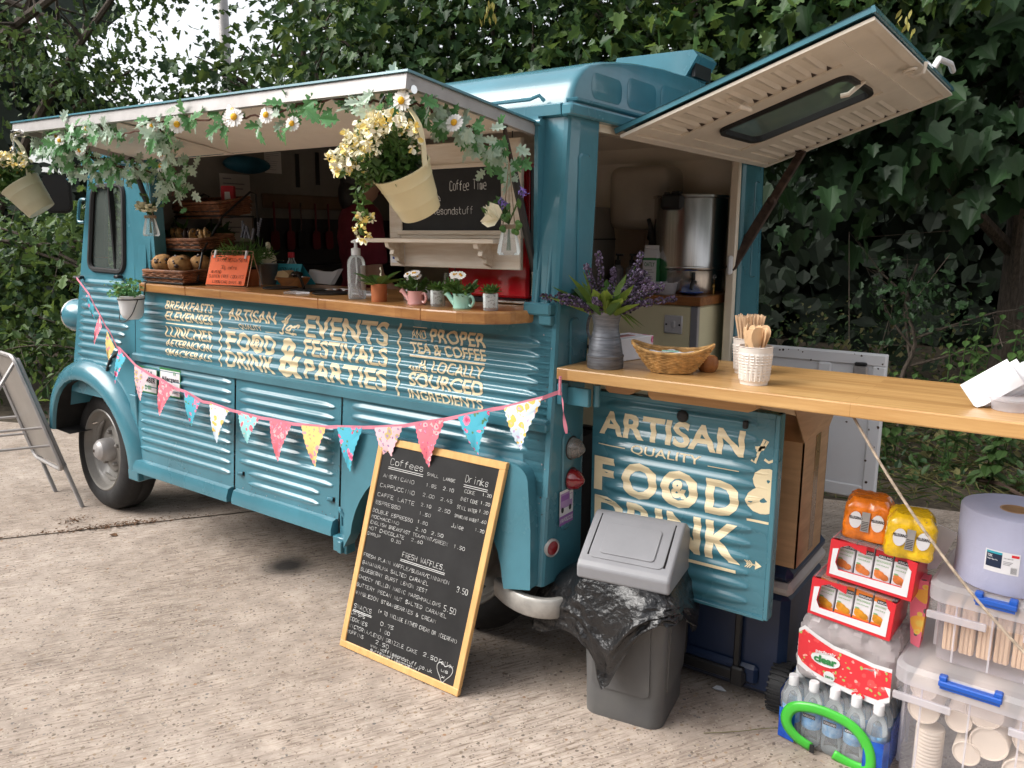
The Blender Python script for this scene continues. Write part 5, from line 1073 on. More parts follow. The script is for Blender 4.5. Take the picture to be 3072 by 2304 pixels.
t = thing("paper_boat", "white paper tray tipped up behind the turquoise card", "paper boat", (-1.62, .47, CZ + .03), rz=.3); mb = MB(); mb.prism([(-.08, -.02), (.05, -.03), (.10, .045), (.06, .03), (.0, .03), (-.06, .04)], -.02, .02, ax=(0, 2, 1)); mb.build("tray", 'paper', t)
for i, (x, y, lb) in enumerate(((-1.53, .15, "flat black mat in front of the wooden dish"), (-1.325, .13, "flat black mat left of the paper wrappers"), (-1.115, .075, "flat black mat left of the pump bottle"))):
    t = thing("table_mat", lb, "mat", (x, y, CZ), group="black mats on the counter"); mb = MB(); mb.lathe([(0, .001), (.075, .001), (.078, .004), (.074, .008), (0, .008)], 36); mb.build("mat", 'black', t)
t = thing("paper_wrapper", "crumpled red and white wrapper on the counter behind the mats", "wrapper", (-1.16, .19, CZ)); rng = random.Random(9); mb = MB(); mb.grid(lambda u, v: (u, v, .006 + .010 * abs(sin(u * 60 + v * 40)) * (1 - abs(u) / .14)), lin(-.13, .13, 20), lin(-.03, .03, 6)); mb.box(-.12, .03, .002, .1, .045, .006, m=1); mb.build("wrapper", ['paper', 'redfoil'], t)
t = thing("napkin_pad", "white paper strip lying flat on the counter", "paper", (-.98, .13, CZ + .001), rz=.1); mb = MB(); mb.box(-.09, -.03, 0, .09, .03, .006); mb.build("paper", 'paper', t)
t = thing("clear_tray", "clear plastic lid on the counter in front of the dish", "lid", (-1.24, -.0, CZ)); mb = MB(); mb.prism(rrect(-.05, -.03, .05, .03, .01), .001, .008, ax=(0, 1, 2)); mb.build("lid", 'film', t)
# pump bottle
t = thing("pump_bottle", "clear pump bottle of hand gel half empty on the counter", "bottle", (-.85, -.035, CZ), rz=.2)
mb = MB(); mb.lathe([(0, .001), (.030, .001), (.033, .005), (.033, .125), (.030, .145), (.022, .157), (.013, .162), (.013, .17)], 32); mb.build("bottle", 'clear', t)
mb = MB(); mb.lathe([(0, .004), (.030, .004), (.030, .058), (0, .058)], 32); mb.build("gel", 'water', t)
mb = MB(); mb.lathe([(.017, .162), (.017, .186), (.010, .188), (.006, .19), (.006, .205), (.009, .206), (.009, .213), (0, .214)], 24); mb.tube([(-.018, 0, .210), (.0, 0, .214), (.022, 0, .211), (.034, 0, .204)], [.004, .006, .0055, .0035], 8); mb.tube([(0, 0, .165), (.003, 0, .1), (-.004, 0, .05), (.014, 0, .01)], .003, 8); mb.build("pump", 'white', t)
mb = MB(); mb.lathe([(.0335, .035), (.0335, .125)], 12, arc=(-.5, .5)); mb.build("label_patch", 'paper', t)
# terracotta pot with broad leaves
potplant("terracotta_pot", "terracotta pot with broad dark leaves beside the pump bottle", -.71, -.06, .0285, .064, 'terra')
t = thing("house_plant", "young plant of broad glossy leaves in the terracotta pot", "plant", (-.71, -.06, CZ + .055)); mb = MB(); rng = random.Random(2)
for a, L, up in ((-2.6, .105, .75), (-.5, .10, .7), (1.1, .10, .9), (2.6, .11, .55), (.2, .115, .45), (-1.7, .07, .35), (-2.95, .10, .4)): leaf(mb, Vector((0, 0, 0)), Vector((cos(a), sin(a), up)), Vector((-cos(a), -sin(a), 1.2)), L, [(0, 0), (.06, .12), (.20, .45), (.17, .75), (0, 1)], 0, .25)
mb.build("leaves", 'plant', t); mb = MB(); mb.tube([(.003 * cos(q) + .01, .0, .03 + q * .0035 + .008 * sin(q * 1)) for q in lin(0, 12, 40)], .0014, 5); mb.build("new_shoot", 'creamfl', t)
t = thing("card_reader", "white wedge shaped card reader standing behind the terracotta pot", "card reader", (-.64, .07, CZ), rz=-.3); mb = MB(); mb.prism([(-.05, 0), (.055, 0), (.055, .012), (.0, .055), (-.05, .06)], -.035, .035, ax=(0, 2, 1)); o = mb.build("stand", 'white', t, fix=True); bv = o.modifiers.new("bevel", 'BEVEL'); bv.width = .006; bv.segments = 2
# watering cans with daisies, succulents
def wateringcan(x, y, r, h, mt, label, plabel, seed):
    t = thing("watering_can", label, "watering can", (x, y, CZ)); mb = MB(); mb.lathe([(0, 0), (r * .93, 0), (r * 1.0, .003), (r * 1.0, .006), (r * .95, .010), (r * .95, h - .004), (r * 1.02, h - .001), (r * .98, h), (r * .86, h - .002), (r * .85, h - .012), (0, h - .012)], 32); mb.build("body", mt, t)
    mb = MB(); mb.tube([(-r * .8, 0, .010), (-r * 1.25, 0, .020), (-r * 1.9, 0, h * .85), (-r * 2.15, 0, h * .98)], [.010, .0085, .0085, .012], 12); mb.build("spout", mt, t)
    mb = MB(); mb.tube(smooth([(r * .9, 0, h * .78), (r * 1.3, 0, h * .85), (r * 1.6, 0, h * .55), (r * 1.3, 0, h * .2), (r * .9, 0, h * .28)], 4), .0048, 8); mb.build("handle", mt, t)
    p = thing("daisy_plant", plabel, "plant", (x, y, CZ + h - .012)); rng = random.Random(seed); mb = MB(); sprig_plant(mb, (0, 0, 0), 13, .06, .024, rng, [(0, 0), (.2, .35), (.22, .7), (0, 1)], 0, .7); mb.build("foliage", 'plant', p)
    for k in range(8):
        c = Vector((rng.uniform(-.036, .036), rng.uniform(-.03, .01), rng.uniform(.058, .075))); T = Matrix.Translation(c) @ (Vector((rng.uniform(-.5, .5), -.7, .9))).to_track_quat('Z', 'Y').to_matrix().to_4x4(); mb = MB(); mb.tube([Vector((0, 0, .01)), c], .001, 4, 2); mb.ball((0, 0, .002), .004, 8, 5, 1, T=T)
        for q in range(11): a = 2 * pi * q / 11; leaf(mb, T @ Vector((0, 0, 0)), T.to_3x3() @ Vector((cos(a), sin(a), .15)), T.to_3x3() @ Vector((0, 0, 1)), .0165, [(0, 0), (.2, .4), (.2, .85), (0, 1)], 0, 0)
        mb.build("daisy", ['petal', 'yolk', 'plant'], p)
wateringcan(-.52, -.072, .030, .048, 'pinkglaze', "small pink ceramic watering can on the counter", "white daisies growing in the pink watering can", 3)
wateringcan(-.30, -.09, .0305, .050, 'mint', "small mint green ceramic watering can on the counter", "white daisies growing in the mint watering can", 5)
def succulent(x, y, label, plabel, seed):
    t = thing("glass_pot", label, "plant pot", (x, y, CZ), group="glass pots of white chippings"); r = .0248; mb = MB(); mb.lathe([(0, .001), (r * .93, .001), (r * .97, .004), (r, .055), (r * .96, .055), (r * .93, .010), (0, .009)], 32); mb.build("glass", 'clear', t); mb = MB(); mb.lathe([(0, .0095), (r * .92, .0095), (r * .935, .049), (r * .6, .053), (0, .053)], 24); mb.build("chippings", 'gravel', t)
    p = thing("succulent", plabel, "plant", (x, y, CZ + .05), group="succulents in the glass pots"); rng = random.Random(seed); mb = MB()
    for ring_, (n, L, up) in enumerate(((9, .043, .45), (8, .041, .95), (6, .034, 1.7), (3, .026, 3))):
        for k in range(n):
            a = 2 * pi * k / n + ring_ * .4 + rng.uniform(-.1, .1); d = Vector((cos(a), sin(a), up)).normalized(); n_ = Vector((-cos(a) * up, -sin(a) * up, 1))
            for s in (1, -1): leaf(mb, Vector((0, 0, .002)), d, n_ * s, L, [(0, 0), (.16, .3), (.17, .6), (0, 1)], 0, .15)
    mb.build("rosette", 'succ', p)
succulent(-.412, -.082, "glass pot of white chippings between the two watering cans", "spiky succulent between the two watering cans", 1)
succulent(-.188, -.083, "glass pot of white chippings nearest the end of the counter", "spiky succulent nearest the end of the counter", 2)
# red coffee machine
t = thing("coffee_machine", "tall glossy red machine behind the small chalkboard", "coffee machine", (-.36, .34, CZ)); mb = MB(); mb.box(-.165, -.20, .022, .160, .22, .475, .008); mb.box(-.205, -.19, .02, -.175, .2, .42, .004); mb.build("red_casing", 'redmach', t)
mb = MB(); mb.box(-.174, -.185, .02, -.166, .2, .44); mb.box(-.2, -.19, .0, .16, .2, .02, .003); mb.box(.1605, -.185, .03, .163, .2, .46); mb.build("black_panel", 'black', t)
mb = MB(); mb.box(.1635, -.17, .33, .165, .0, .44); mb.box(.1635, -.14, .08, .165, .02, .15); mb.build("data_label", 'alu', t)
mb = MB(); mb.tube([(-.2, -.2, .02), (-.2, -.2, .1)], .012, 10); mb.box(.02, -.215, .004, .16, -.19, .016, .003); mb.box(.166, -.19, .03, .178, -.1, .13, .004); mb.build("chrome_tap", 'chrome', t)
# chalkboard with shelf, hung in the opening
t = thing("coffee_chalkboard", "whitewashed chalkboard with shelf hung in the opening, chalked Coffee Time", "chalkboard", (-.45, .035, 1.43), rz=rad(1.0)); f = lambda a, b, c=0: (a, -c, b)
mb = MB(); mb.box(-.29, 0, 0, .29, .018, .10, .002); mb.box(-.29, 0, .10, -.235, .022, .42, .003); mb.box(.228, 0, .10, .29, .022, .42, .003); mb.box(-.235, 0, .345, .228, .022, .42, .003); mb.box(-.235, 0, .10, .228, .022, .125, .003)
mb.box(-.25, -.006, .112, .245, .0, .128, .003); mb.box(-.25, -.006, .335, .245, 0, .35, .003); mb.box(-.25, -.006, .128, -.222, 0, .335, .003); mb.box(.215, -.006, .128, .245, 0, .335, .003); mb.build("frame", 'pale', t)
mb = MB(); mb.box(-.235, .004, .12, .228, .010, .348); mb.build("board", 'chalkboard', t)
mb = MB(); mb.box(-.345, -.095, .086, .25, -.0, .10, .002); sh_ = mb.build("shelf", 'pale', t)
for x in (-.235, .16):
    mb = MB(); mb.prism([(0, .086), (-.085, .086), (-.08, .07), (-.055, .06), (-.06, .045), (-.035, .035), (-.03, .02), (-.004, .008), (0, .0)], x, x + .018, ax=(1, 2, 0)); mb.build("bracket", 'pale', t, fix=True)
mb = MB(); cf_ = lambda a, b: (a, .0025, b); hand(mb, "Coffee Time", -.005, .262, .032, cf_, .0024, .15); hand(mb, "me", -.125, .215, .042, cf_, .0026, -.05); hand(mb, "wafflesandstuff", -.145, .183, .024, cf_, .0022, .095)
mb.tube([(.155 + .03 * cos(q), .0025, .175 + .03 * sin(q)) for q in lin(pi + .5, 2 * pi - .5, 12)], .0018, 4)
for x in (.14, .175): mb.ball((x, .0025, .205), .0035, 6, 4)
mb.build("writing", 'chalk', t); mb = MB(); mb.box(-.285, -.001, .012, -.215, .0, .075); c_ = mb.build("payment_sticker", 'paper', t); mb = MB(); mb.box(-.278, -.0018, .05, -.264, -.001, .066, m=0); mb.box(-.274, -.0026, .054, -.268, -.0018, .062, m=1); put(mb, "Square", -.260, -.222, .05, .064, lambda a, b: (a, -.0018, b), 0)
mb.box(-.275, -.0018, .025, -.262, -.001, .034, m=2); mb.box(-.255, -.0018, .025, -.245, -.001, .034, m=3); mb.box(-.238, -.0018, .025, -.228, -.001, .034, m=2); mb.build("marks", ['ink', 'paper', mat("card_blue", (.03, .06, .3), .5), 'redfoil'], c_)
mb = MB()
for x in (-.25, .25): mb.tube([(x, .01, .41), (x, .012, .46)], .002, 5)
mb.build("hanging_wire", 'blacksatin', t)
# ------------------------------------------------------------- hanging buckets with snapdragons
def bucket(x, y, z, s, tilt, az, label, plabel, seed, mt):
    """pail hung by its bail; x, y, z = centre of the rim"""
    ax = Vector((sin(tilt) * cos(az), sin(tilt) * sin(az), cos(tilt))); side_ = ax.orthogonal(); R = ax.to_track_quat('Z', 'Y').to_matrix().to_4x4()
    t = thing("hanging_bucket", label, "bucket", (x, y, z)); mb = MB(); r = .078 * s; h = .125 * s
    mb.lathe([(0, -h), (r * .70, -h), (r * .72, -h + .003), (r * .78, -h * .72), (r * .80, -h * .70), (r * .805, -h * .67), (r * .90, -h * .28), (r * .925, -h * .26), (r * .92, -h * .22), (r * .985, -.006), (r * 1.02, -.002), (r * 1.02, .003), (r * .98, .004), (r * .95, -.004)], 40, m=0, T=R)
    mb.lathe([(r * .95, -.004), (r * .90, -h * .25), (0, -h * .25)], 40, m=1, T=R); pl_ = mb.build("pail", [mt, 'pailin'], t)
    return t, R, r, h
def flowers(name, label, x, y, z, R, r, n, seed, group, trail=None):
    rng = random.Random(seed); p = thing(name, label, "flowers", (x, y, z), group=group); mb = MB(); fl = MB()
    for k in range(n):
        d = (R.to_3x3() @ Vector((rng.gauss(0, .8), rng.gauss(0, .8), 1.0)) + Vector((-.75, -.45, .2))).normalized(); L = r * rng.uniform(.9, 2.0); b = R @ Vector((rng.uniform(-.6, .6) * r, rng.uniform(-.6, .6) * r, -.01)); e = b + d * L; P = smooth([b, b + d * L * .5, e], 4); mb.tube(P, .0014, 4)
        for q in P[2:]:
            for s in range(3): leaf(mb, q, (d * .5 + rv(rng)).normalized(), rv(rng) + Vector((0, -.4, .8)), rng.uniform(.018, .034), OVAL, rng.choice((0, 0, 1)), .2)
        if k % 5 < 4:
            for s in range(rng.randint(4, 8)):
                c = e + rv(rng) * .021 + d * .012
                for w in range(5): a = rv(rng); leaf(fl, c, a, rv(rng), rng.uniform(.013, .020), [(0, 0), (.35, .4), (.3, .8), (0, 1)], 0 if rng.random() < .7 else 1, .3)
    if trail:
        for T_ in trail:
            P = smooth([Vector(q) for q in T_], 6); mb.tube(P, .0016, 4)
            for q in P[1:]:
                for s in range(3): leaf(mb, q, rv(rng), rv(rng) + Vector((0, -.4, .8)), rng.uniform(.018, .032), OVAL, rng.choice((0, 1)), .2)
            for s in range(12):
                c = P[-1] + rv(rng) * .022
                for w in range(4): leaf(fl, c, rv(rng), rv(rng), .013, [(0, 0), (.35, .4), (.3, .8), (0, 1)], s % 2, .3)
    mb.build("foliage", ['plant', 'lf4'], p); fl.build("blossoms", ['creamfl', 'yellowfl'], p)
GF = "snapdragons in the hanging buckets"
c = (-.140, -.53, 1.712); t, R, r, h = bucket(*c, 1.02, rad(32), rad(266), "cream metal bucket of yellow flowers hung at the near corner of the awning", "", 1, 'pail')
hk = Vector((-.136, -.53, 1.905)) - Vector(c)
def bail(t, R, r, hk, mt):
    sd = (R.to_3x3() @ Vector((0, 0, 1))).cross(Vector((0, -1, 0))).normalized(); mb = MB(); a = sd * r * .97; P = smooth([a + Vector((0, .005, .0)), a * .8 + hk * .55, hk + Vector((-.008, 0, -.01)), hk + Vector((-.015, 0, .012)), hk + Vector((-.028, .0, .005)), hk + Vector((-.032, .004, -.02))], 5)
    vs = []
    for i, p in enumerate(P): vs += [p + Vector((0, -.009, 0)), p + Vector((0, .009, 0)), p + Vector((.003, .009, 0)), p + Vector((.003, -.009, 0))]
    mb.add(vs, [(4 * i + k, 4 * i + (k + 1) % 4, 4 * i + 4 + (k + 1) % 4, 4 * i + 4 + k) for i in range(len(P) - 1) for k in range(4)], 0, False); mb.build("handle", mt, t)
bail(t, R, r, hk, 'pail')
flowers("snapdragon", "yellow and white snapdragons spilling from the near bucket", *c, R, r, 84, 7, GF, [[(-.05, -.02, -.01), (-.10, -.03, -.02), (-.115, -.03, -.08), (-.11, -.03, -.13)], [(-.06, -.02, 0), (-.13, -.03, -.02), (-.15, -.02, -.06), (-.125, -.03, -.165)]])
c = (-2.335, -.53, 1.745); t, R, r, h = bucket(*c, 1.04, rad(33), rad(232), "dull cream bucket of yellow flowers hung at the far corner of the awning", "", 2, mat("greenish_pail", (.46, .44, .30), .4, var=.05))
bail(t, R, r, Vector((-2.33, -.53, 1.938)) - Vector(c), t.children[0].data.materials[0])
flowers("snapdragon", "yellow snapdragons in the far bucket at the photo's left edge", *c, R, r, 40, 8, GF)
# ------------------------------------------------------------- leafy garland along the awning
t = thing("leaf_garland", "silvery leaf and daisy garland draped along the awning", "garland", (-1.2, -.45, 1.87)); ox, oy, oz = -1.2, -.45, 1.87; rng = random.Random(12)
gp = [(-2.30, -.45, 1.93), (-2.12, -.48, 1.885), (-1.98, -.50, 1.905), (-1.72, -.52, 1.935), (-1.55, -.52, 1.895), (-1.33, -.52, 1.90), (-1.18, -.53, 1.92), (-1.0, -.53, 1.905), (-.82, -.53, 1.892), (-.62, -.53, 1.895), (-.48, -.53, 1.915), (-.33, -.53, 1.90), (-.20, -.53, 1.885), (-.14, -.50, 1.885), (-.125, -.42, 1.872), (-.11, -.34, 1.855), (-.10, -.26, 1.825), (-.095, -.19, 1.79), (-.085, -.13, 1.745)]
lp = [[(-2.1, -.47, 1.89), (-1.95, -.38, 1.84), (-1.85, -.28, 1.80), (-1.78, -.2, 1.79)], [(-1.98, -.48, 1.9), (-1.88, -.42, 1.82), (-1.72, -.35, 1.79)], [(-2.2, -.46, 1.91), (-2.15, -.42, 1.83), (-2.02, -.36, 1.80)], [(-1.30, -.50, 1.90), (-1.40, -.42, 1.85), (-1.62, -.26, 1.78), (-1.72, -.22, 1.70)]]
G_ = [smooth([Vector(p) for p in gp], 7)] + [smooth([Vector(p) for p in q], 6) for q in lp]
vn = MB(); lf = MB()
for q, P in enumerate(G_): vn.tube([p + Vector((-ox, -oy, -oz)) + rv(rng) * .006 for p in P], .0032, 5)
GL = [(0, 0), (.07, .16), (.27, .20), (.29, .28), (.13, .36), (.36, .48), (.36, .57), (.17, .60), (.27, .78), (.23, .86), (.10, .83), (.06, 1.0), (0, 1.02)]
for q, P in enumerate(G_):
    for i, p in enumerate(P):
        dens = 6 if (q or p.x < -1.55) else (3.4 if (p.x > -.22) else (2.0 if -1.3 < p.x < -.95 or -.75 < p.x < -.55 or p.x > -.45 else 1.1))
        for k in range(int(dens) + (rng.random() < dens % 1)):
            o = p + Vector((rng.gauss(0, .028), rng.gauss(0, .025), rng.gauss(-.005, .022))); d = (Vector((rng.uniform(-1, 1), rng.uniform(-.7, .3), rng.uniform(-1, .5)))).normalized()
            leaf(lf, o - Vector((ox, oy, oz)), d, Vector((rng.uniform(-.6, .6), -1, rng.uniform(-.2, .8))), rng.uniform(.036, .064), GL, 0 if rng.random() < (.62 if q or p.x < -1.5 or p.x > -.3 else .35) else 1, rng.uniform(.1, .35))
vn.build("vine", 'vine', t); lf.build("leaves", ['silverleaf', 'greenleaf'], t)
for x, y, z, s in ((-1.72, -.54, 1.925, 1), (-1.98, -.52, 1.90, .9), (-1.87, -.5, 1.86, .9), (-1.12, -.55, 1.895, 1.15), (-.815, -.55, 1.912, 1.1), (-.80, -.56, 1.892, 1.2), (-.835, -.55, 1.89, 1), (-.66, -.55, 1.888, 1), (-.545, -.55, 1.855, .9), (-.115, -.55, 1.88, 1.05), (-.05, -.42, 1.835, 1), (-1.47, -.40, 1.83, 1), (-1.30, -.53, 1.905, .9), (-1.60, -.33, 1.80, 1), (-2.05, -.5, 1.92, .9)):
    T = Matrix.Translation((x - ox, y - oy, z - oz)) @ Vector((rng.uniform(-.2, .7), -1, rng.uniform(-.1, .5))).to_track_quat('Z', 'Y').to_matrix().to_4x4(); mb = MB(); mb.ball((0, 0, .003), .0095 * s, 10, 6, 1, (1, 1, .6), T=T)
    for k in range(16): a = 2 * pi * k / 16; leaf(mb, T @ Vector((0, 0, 0)), T.to_3x3() @ Vector((cos(a), sin(a), rng.uniform(.0, .25))), T.to_3x3() @ Vector((0, 0, 1)), .026 * s, [(0, 0), (.14, .4), (.15, .85), (0, 1)], 0, .1)
    mb.build("daisy", ['petal', 'yolk'], t)
# hanging jars
def jar(x, y, z, top, label, plabel, seed, kind):
    t = thing("hanging_jar", label, "jar", (x, y, z)); mb = MB(); mb.lathe([(0, .002), (.030, .002), (.034, .008), (.033, .02), (.024, .06), (.020, .075), (.022, .085), (.022, .09), (.020, .09)], 28); mb.build("glass", 'clear', t)
    mb = MB()
    for k in range(4): mb.tube([(.0235 * cos(a), .0235 * sin(a), .078 + .003 * k) for a in lin(0, 2 * pi, 15)[:-1]], .0018, 5, closed=True)
    for s in (-1, 1): mb.tube([(s * .022, 0, .08), (0, 0, top - z)], .0016, 5)
    mb.build("twine_loop", 'twine', t); p = thing("posy", plabel, "flowers", (x, y, z + .01)); rng = random.Random(seed); mb = MB(); fl = MB()
    for k in range(9): e = Vector((rng.uniform(-.05, .05), rng.uniform(-.04, .02), rng.uniform(.11, .16))); mb.tube([(rng.uniform(-.012, .012), 0, .005), (0, 0, .08), e], .0016, 4); leaf(mb, Vector((0, 0, .08)), e - Vector((0, 0, .05)), rv(rng) + Vector((0, -1, 0)), rng.uniform(.05, .085), [(0, 0), (.09, .4), (0, 1)], 0, .1); leaf(mb, e, rv(rng), rv(rng), .03, OVAL, 0)
    if kind == 0:
        for c, r_, n in (((-.012, -.02, .105), .034, 34), ((.028, -.018, .10), .028, 26)):
            rs = MB()
            for k in range(n): d = rv(rng); d.z = abs(d.z) * .9 - .15; leaf(rs, Vector(c) + d * .006, d, Vector((0, -.3, 1)) + rv(rng) * .3, r_ * rng.uniform(.8, 1.1), [(0, 0), (.4, .35), (.42, .8), (0, 1)], 0, .35)
            rs.build("rose", 'creamfl', p)
        bl_ = ((-.06, -.01, .13), (-.05, 0, .12))
    else:
        for k in range(7): d = Vector((rng.uniform(-1, .0), -.4, rng.uniform(-.3, .6))); leaf(fl, Vector((-.02, -.02, .095)), d, rv(rng) + Vector((0, -1, 0)), .055, [(0, 0), (.3, .3), (.3, .7), (0, 1)], 0, .4)
        for k in range(14): fl.ball((rng.uniform(-.005, .06), -.03, .085 + rng.uniform(-.03, .02)), .0085, 7, 5, 2)
        bl_ = ((-.015, -.02, .145), (-.01, -.015, .135), (.05, -.01, .17), (.06, -.01, .165))
    for c in bl_:
        for k in range(14): leaf(fl, Vector(c) + rv(rng) * .008, rv(rng), rv(rng), .012, OVAL, 1)
    mb.build("stems", 'plant', p); fl.build("blooms", ['creamfl', 'violet', 'succ'], p)
jar(-.02, -.215, 1.485, 1.75, "little glass jar on twine hanging in front of the coffee chalkboard", "white and violet posy in the jar by the coffee chalkboard", 1, 1)
jar(-1.93, -.20, 1.53, 1.78, "little glass jar on twine hanging near the cab pillar", "cream rose posy in the jar near the cab pillar", 2, 0)
# white wall pot beside the counter
t = thing("wall_pot", "white pot in a black wire ring hooked beside the counter", "plant pot", (-2.37, -.075, 1.135)); mb = MB(); mb.lathe([(0, 0), (.028, .0), (.042, .008), (.052, .03), (.056, .07), (.060, .108), (.062, .112), (.058, .115), (.055, .108), (0, .1)], 36); mb.build("pot", 'white', t)
mb = MB(); mb.tube([(.0605 * cos(a), .0605 * sin(a), .097) for a in lin(0, 2 * pi, 25)[:-1]], .0026, 6, closed=True); mb.tube(smooth([(-.06, -.01, .097), (-.056, -.03, .03), (-.03, -.05, -.006), (.02, -.05, -.006), (.052, -.03, .03), (.06, .0, .097)], 4), .0022, 6); mb.tube([(.03, .05, .097), (.03, .06, .17), (.05, .08, .185)], .0024, 6); mb.build("wire_hanger", 'blacksatin', t)
p = thing("trailing_plant", "bushy green plant in the white pot beside the counter", "plant", (-2.37, -.075, 1.235)); rng = random.Random(3); mb = MB()
for k in range(46):
    a = rng.uniform(0, 2 * pi); L = rng.uniform(.04, .125); d = Vector((cos(a) - .35, sin(a) * .7 - .2, rng.uniform(.15, 1.3))).normalized(); e = d * L; mb.tube([(d.x * .02, d.y * .02, 0), e * .5 + Vector((0, 0, .01)), e], .0012, 4)
    for q in range(7): leaf(mb, e * rng.uniform(.3, 1.0) + rv(rng) * .012, rv(rng), rv(rng) + Vector((0, -.5, .8)), rng.uniform(.014, .024), [(0, 0), (.35, .3), (.35, .7), (0, 1)], 0 if rng.random() < .7 else 1, .15)
mb.build("foliage", ['greenleaf', 'lf3'], p)
# ------------------------------------------------------------- bunting
FL = [((-2.773, 1.235), (-2.724, 1.174), (-2.783, 1.104)), ((-2.684, 1.137), (-2.636, 1.079), (-2.712, .986)), ((-2.607, 1.06), (-2.545, .983), (-2.657, .907)), ((-2.519, .979), (-2.443, .939), (-2.554, .799)), ((-2.381, .906), (-2.253, .874), (-2.37, .731)), ((-2.167, .861), (-2.043, .83), (-2.188, .682)), ((-1.968, .826), (-1.837, .795), (-1.94, .666)), ((-1.773, .797), (-1.63, .784), (-1.733, .621)), ((-1.564, .783), (-1.418, .778), (-1.525, .65)), ((-1.35, .782), (-1.21, .782), (-1.306, .609)), ((-1.15, .787), (-1.005, .799), (-1.085, .621)), ((-.936, .811), (-.8, .828), (-.869, .645)), ((-.733, .839), (-.591, .865), (-.668, .70)), ((-.528, .883), (-.393, .917), (-.462, .735)), ((-.331, .936), (-.192, .979), (-.249, .814)), ((-.135, .994), (.01, 1.043), (-.066, .864))]
rose, pink_, yel, lil, grn = (.66, .05, .16), (.78, .25, .33), (.80, .55, .12), (.35, .22, .45), (.10, .24, .10)
pats = [floralmat("blue_rose_cotton", (.07, .42, .55), (.80, .22, .36), rose, grn, 22), floralmat("pink_floral_cotton", (.80, .17, .22), (.85, .45, .45), (.60, .07, .2), (.35, .30, .45), 34), floralmat("yellow_floral_cotton", (.86, .62, .22), (.85, .35, .38), (.75, .2, .3), (.45, .40, .18), 30), floralmat("pale_blue_floral_cotton", (.62, .72, .82), yel, (.55, .40, .62), (.70, .66, .35), 26), floralmat("pale_pink_floral_cotton", (.86, .50, .54), (.55, .42, .16), lil, (.32, .22, .36), 26), floralmat("aqua_floral_cotton", (.30, .66, .66), (.85, .16, .2), pink_, (.8, .62, .5), 26)]
t = thing("bunting", "string of floral cotton pennants tied along the van side", "bunting", (-1.4, -.075, .8)); cord = [(-2.945, -.045, 1.31)] + [q for f in FL for q in ((f[0][0], -.073, f[0][1]), (f[1][0], -.073, f[1][1]))] + [(.045, -.03, 1.06)]
mb = MB(); P = [Vector(q) - Vector((-1.4, -.075, .8)) for q in cord]; vs = []
for p in P: vs += [p + Vector((0, .001, .0065)), p + Vector((0, .001, -.0065)), p + Vector((0, -.001, -.0065)), p + Vector((0, -.001, .0065))]
mb.add(vs, [(4 * i + k, 4 * i + (k + 1) % 4, 4 * i + 4 + (k + 1) % 4, 4 * i + 4 + k) for i in range(len(P) - 1) for k in range(4)])
e = Vector((.045, -.03, 1.06)) - Vector((-1.4, -.075, .8)); P = smooth([e, e + Vector((.012, -.004, -.02)), e + Vector((.02, -.006, -.075)), e + Vector((.03, -.004, -.13))], 5); vs = []
for i, p in enumerate(P): w = .005 * cos(i * .5); vs += [p + Vector((w, .003, 0)), p - Vector((w, .003, 0))]
mb.add(vs, [(2 * i, 2 * i + 1, 2 * i + 3, 2 * i + 2) for i in range(len(P) - 1)]); mb.tube([e + Vector((0, 0, -.01)), e + Vector((.002, -.002, .05))], .005, 6); mb.build("ribbon", mat("pink_ribbon", (.80, .27, .36), .6), t)
for i, (a, b, c) in enumerate(FL):
    a, b, c = [Vector((q[0] + 1.4, 0, q[1] - .8)) for q in (a, b, c)]; n = 9; tw = (.035, .03, .02, .02)[i] if i < 4 else .006; rng = random.Random(i); out = [a, b]
    def edge_(p, q):
        o = []
        for k in range(1, n):
            for s in (.0, .5): f = (k + s - .5) / (n - .5); w = (q - p).cross(Vector((0, 1, 0))).normalized(); o.append(p.lerp(q, f) + w * (.0035 if s else -.001))
        return o
    R_ = edge_(b, c); L_ = edge_(c, a); V = [a] + [a.lerp(b, .5)] + [b] + R_ + [c] + L_; ctr = (a + b + c) / 3
    cu = lambda v: Vector((v.x, -.004 + tw * ((v - a.lerp(b, .5)).z / (c - a).length) * (1 if i % 2 else -1) - .010 * sin(pi * max(0, min(1, (a.z - v.z) / max(.01, a.z - c.z)))), v.z)); V = [cu(v) for v in V]; mb = MB(); mb.add(V + [cu(ctr)], [(k, (k + 1) % len(V), len(V)) for k in range(len(V))], 0, True)
    mb.build("flag", pats[(0, 1, 2, 0, 4, 1, 0, 3, 5, 1, 2, 0, 4, 1, 0, 3)[i]], t, angle=0)
# ------------------------------------------------------------- menu board leaning on the van
t = thing("menu_board", "tall black menu board in a pine frame leaning on the wheel arch", "menu board", (-.52, -.22, 0))
BU = Vector((1, .0, 0)).normalized(); BV = Vector((.075, .150, .80)).normalized(); BW = BU.cross(BV).normalized(); BW = BW if BW.y < 0 else -BW; BV = BW.cross(BU) if BW.cross(BU).z > 0 else BU.cross(BW)
TB = frame((-.287, .0, .003), BU, Vector((.096, .15, .80)).normalized(), BW); BWd, BH = .584, .824
mb = MB()
for a, b, c, d in ((0, 0, BWd, .026), (0, BH - .026, BWd, BH), (0, .026, .026, BH - .026), (BWd - .026, .026, BWd, BH - .026)): mb.box(a, b, -.011, c, d, .007, .002, T=TB)
mb.build("frame", 'pine', t); mb = MB(); mb.box(.02, .02, -.008, BWd - .02, BH - .02, .002, T=TB); bd = mb.build("board", 'chalkboard', t)
mb = MB(); MF = lambda u, v: TB @ Vector((u * BWd, (1 - v) * BH, .0034)); rng = random.Random(77)
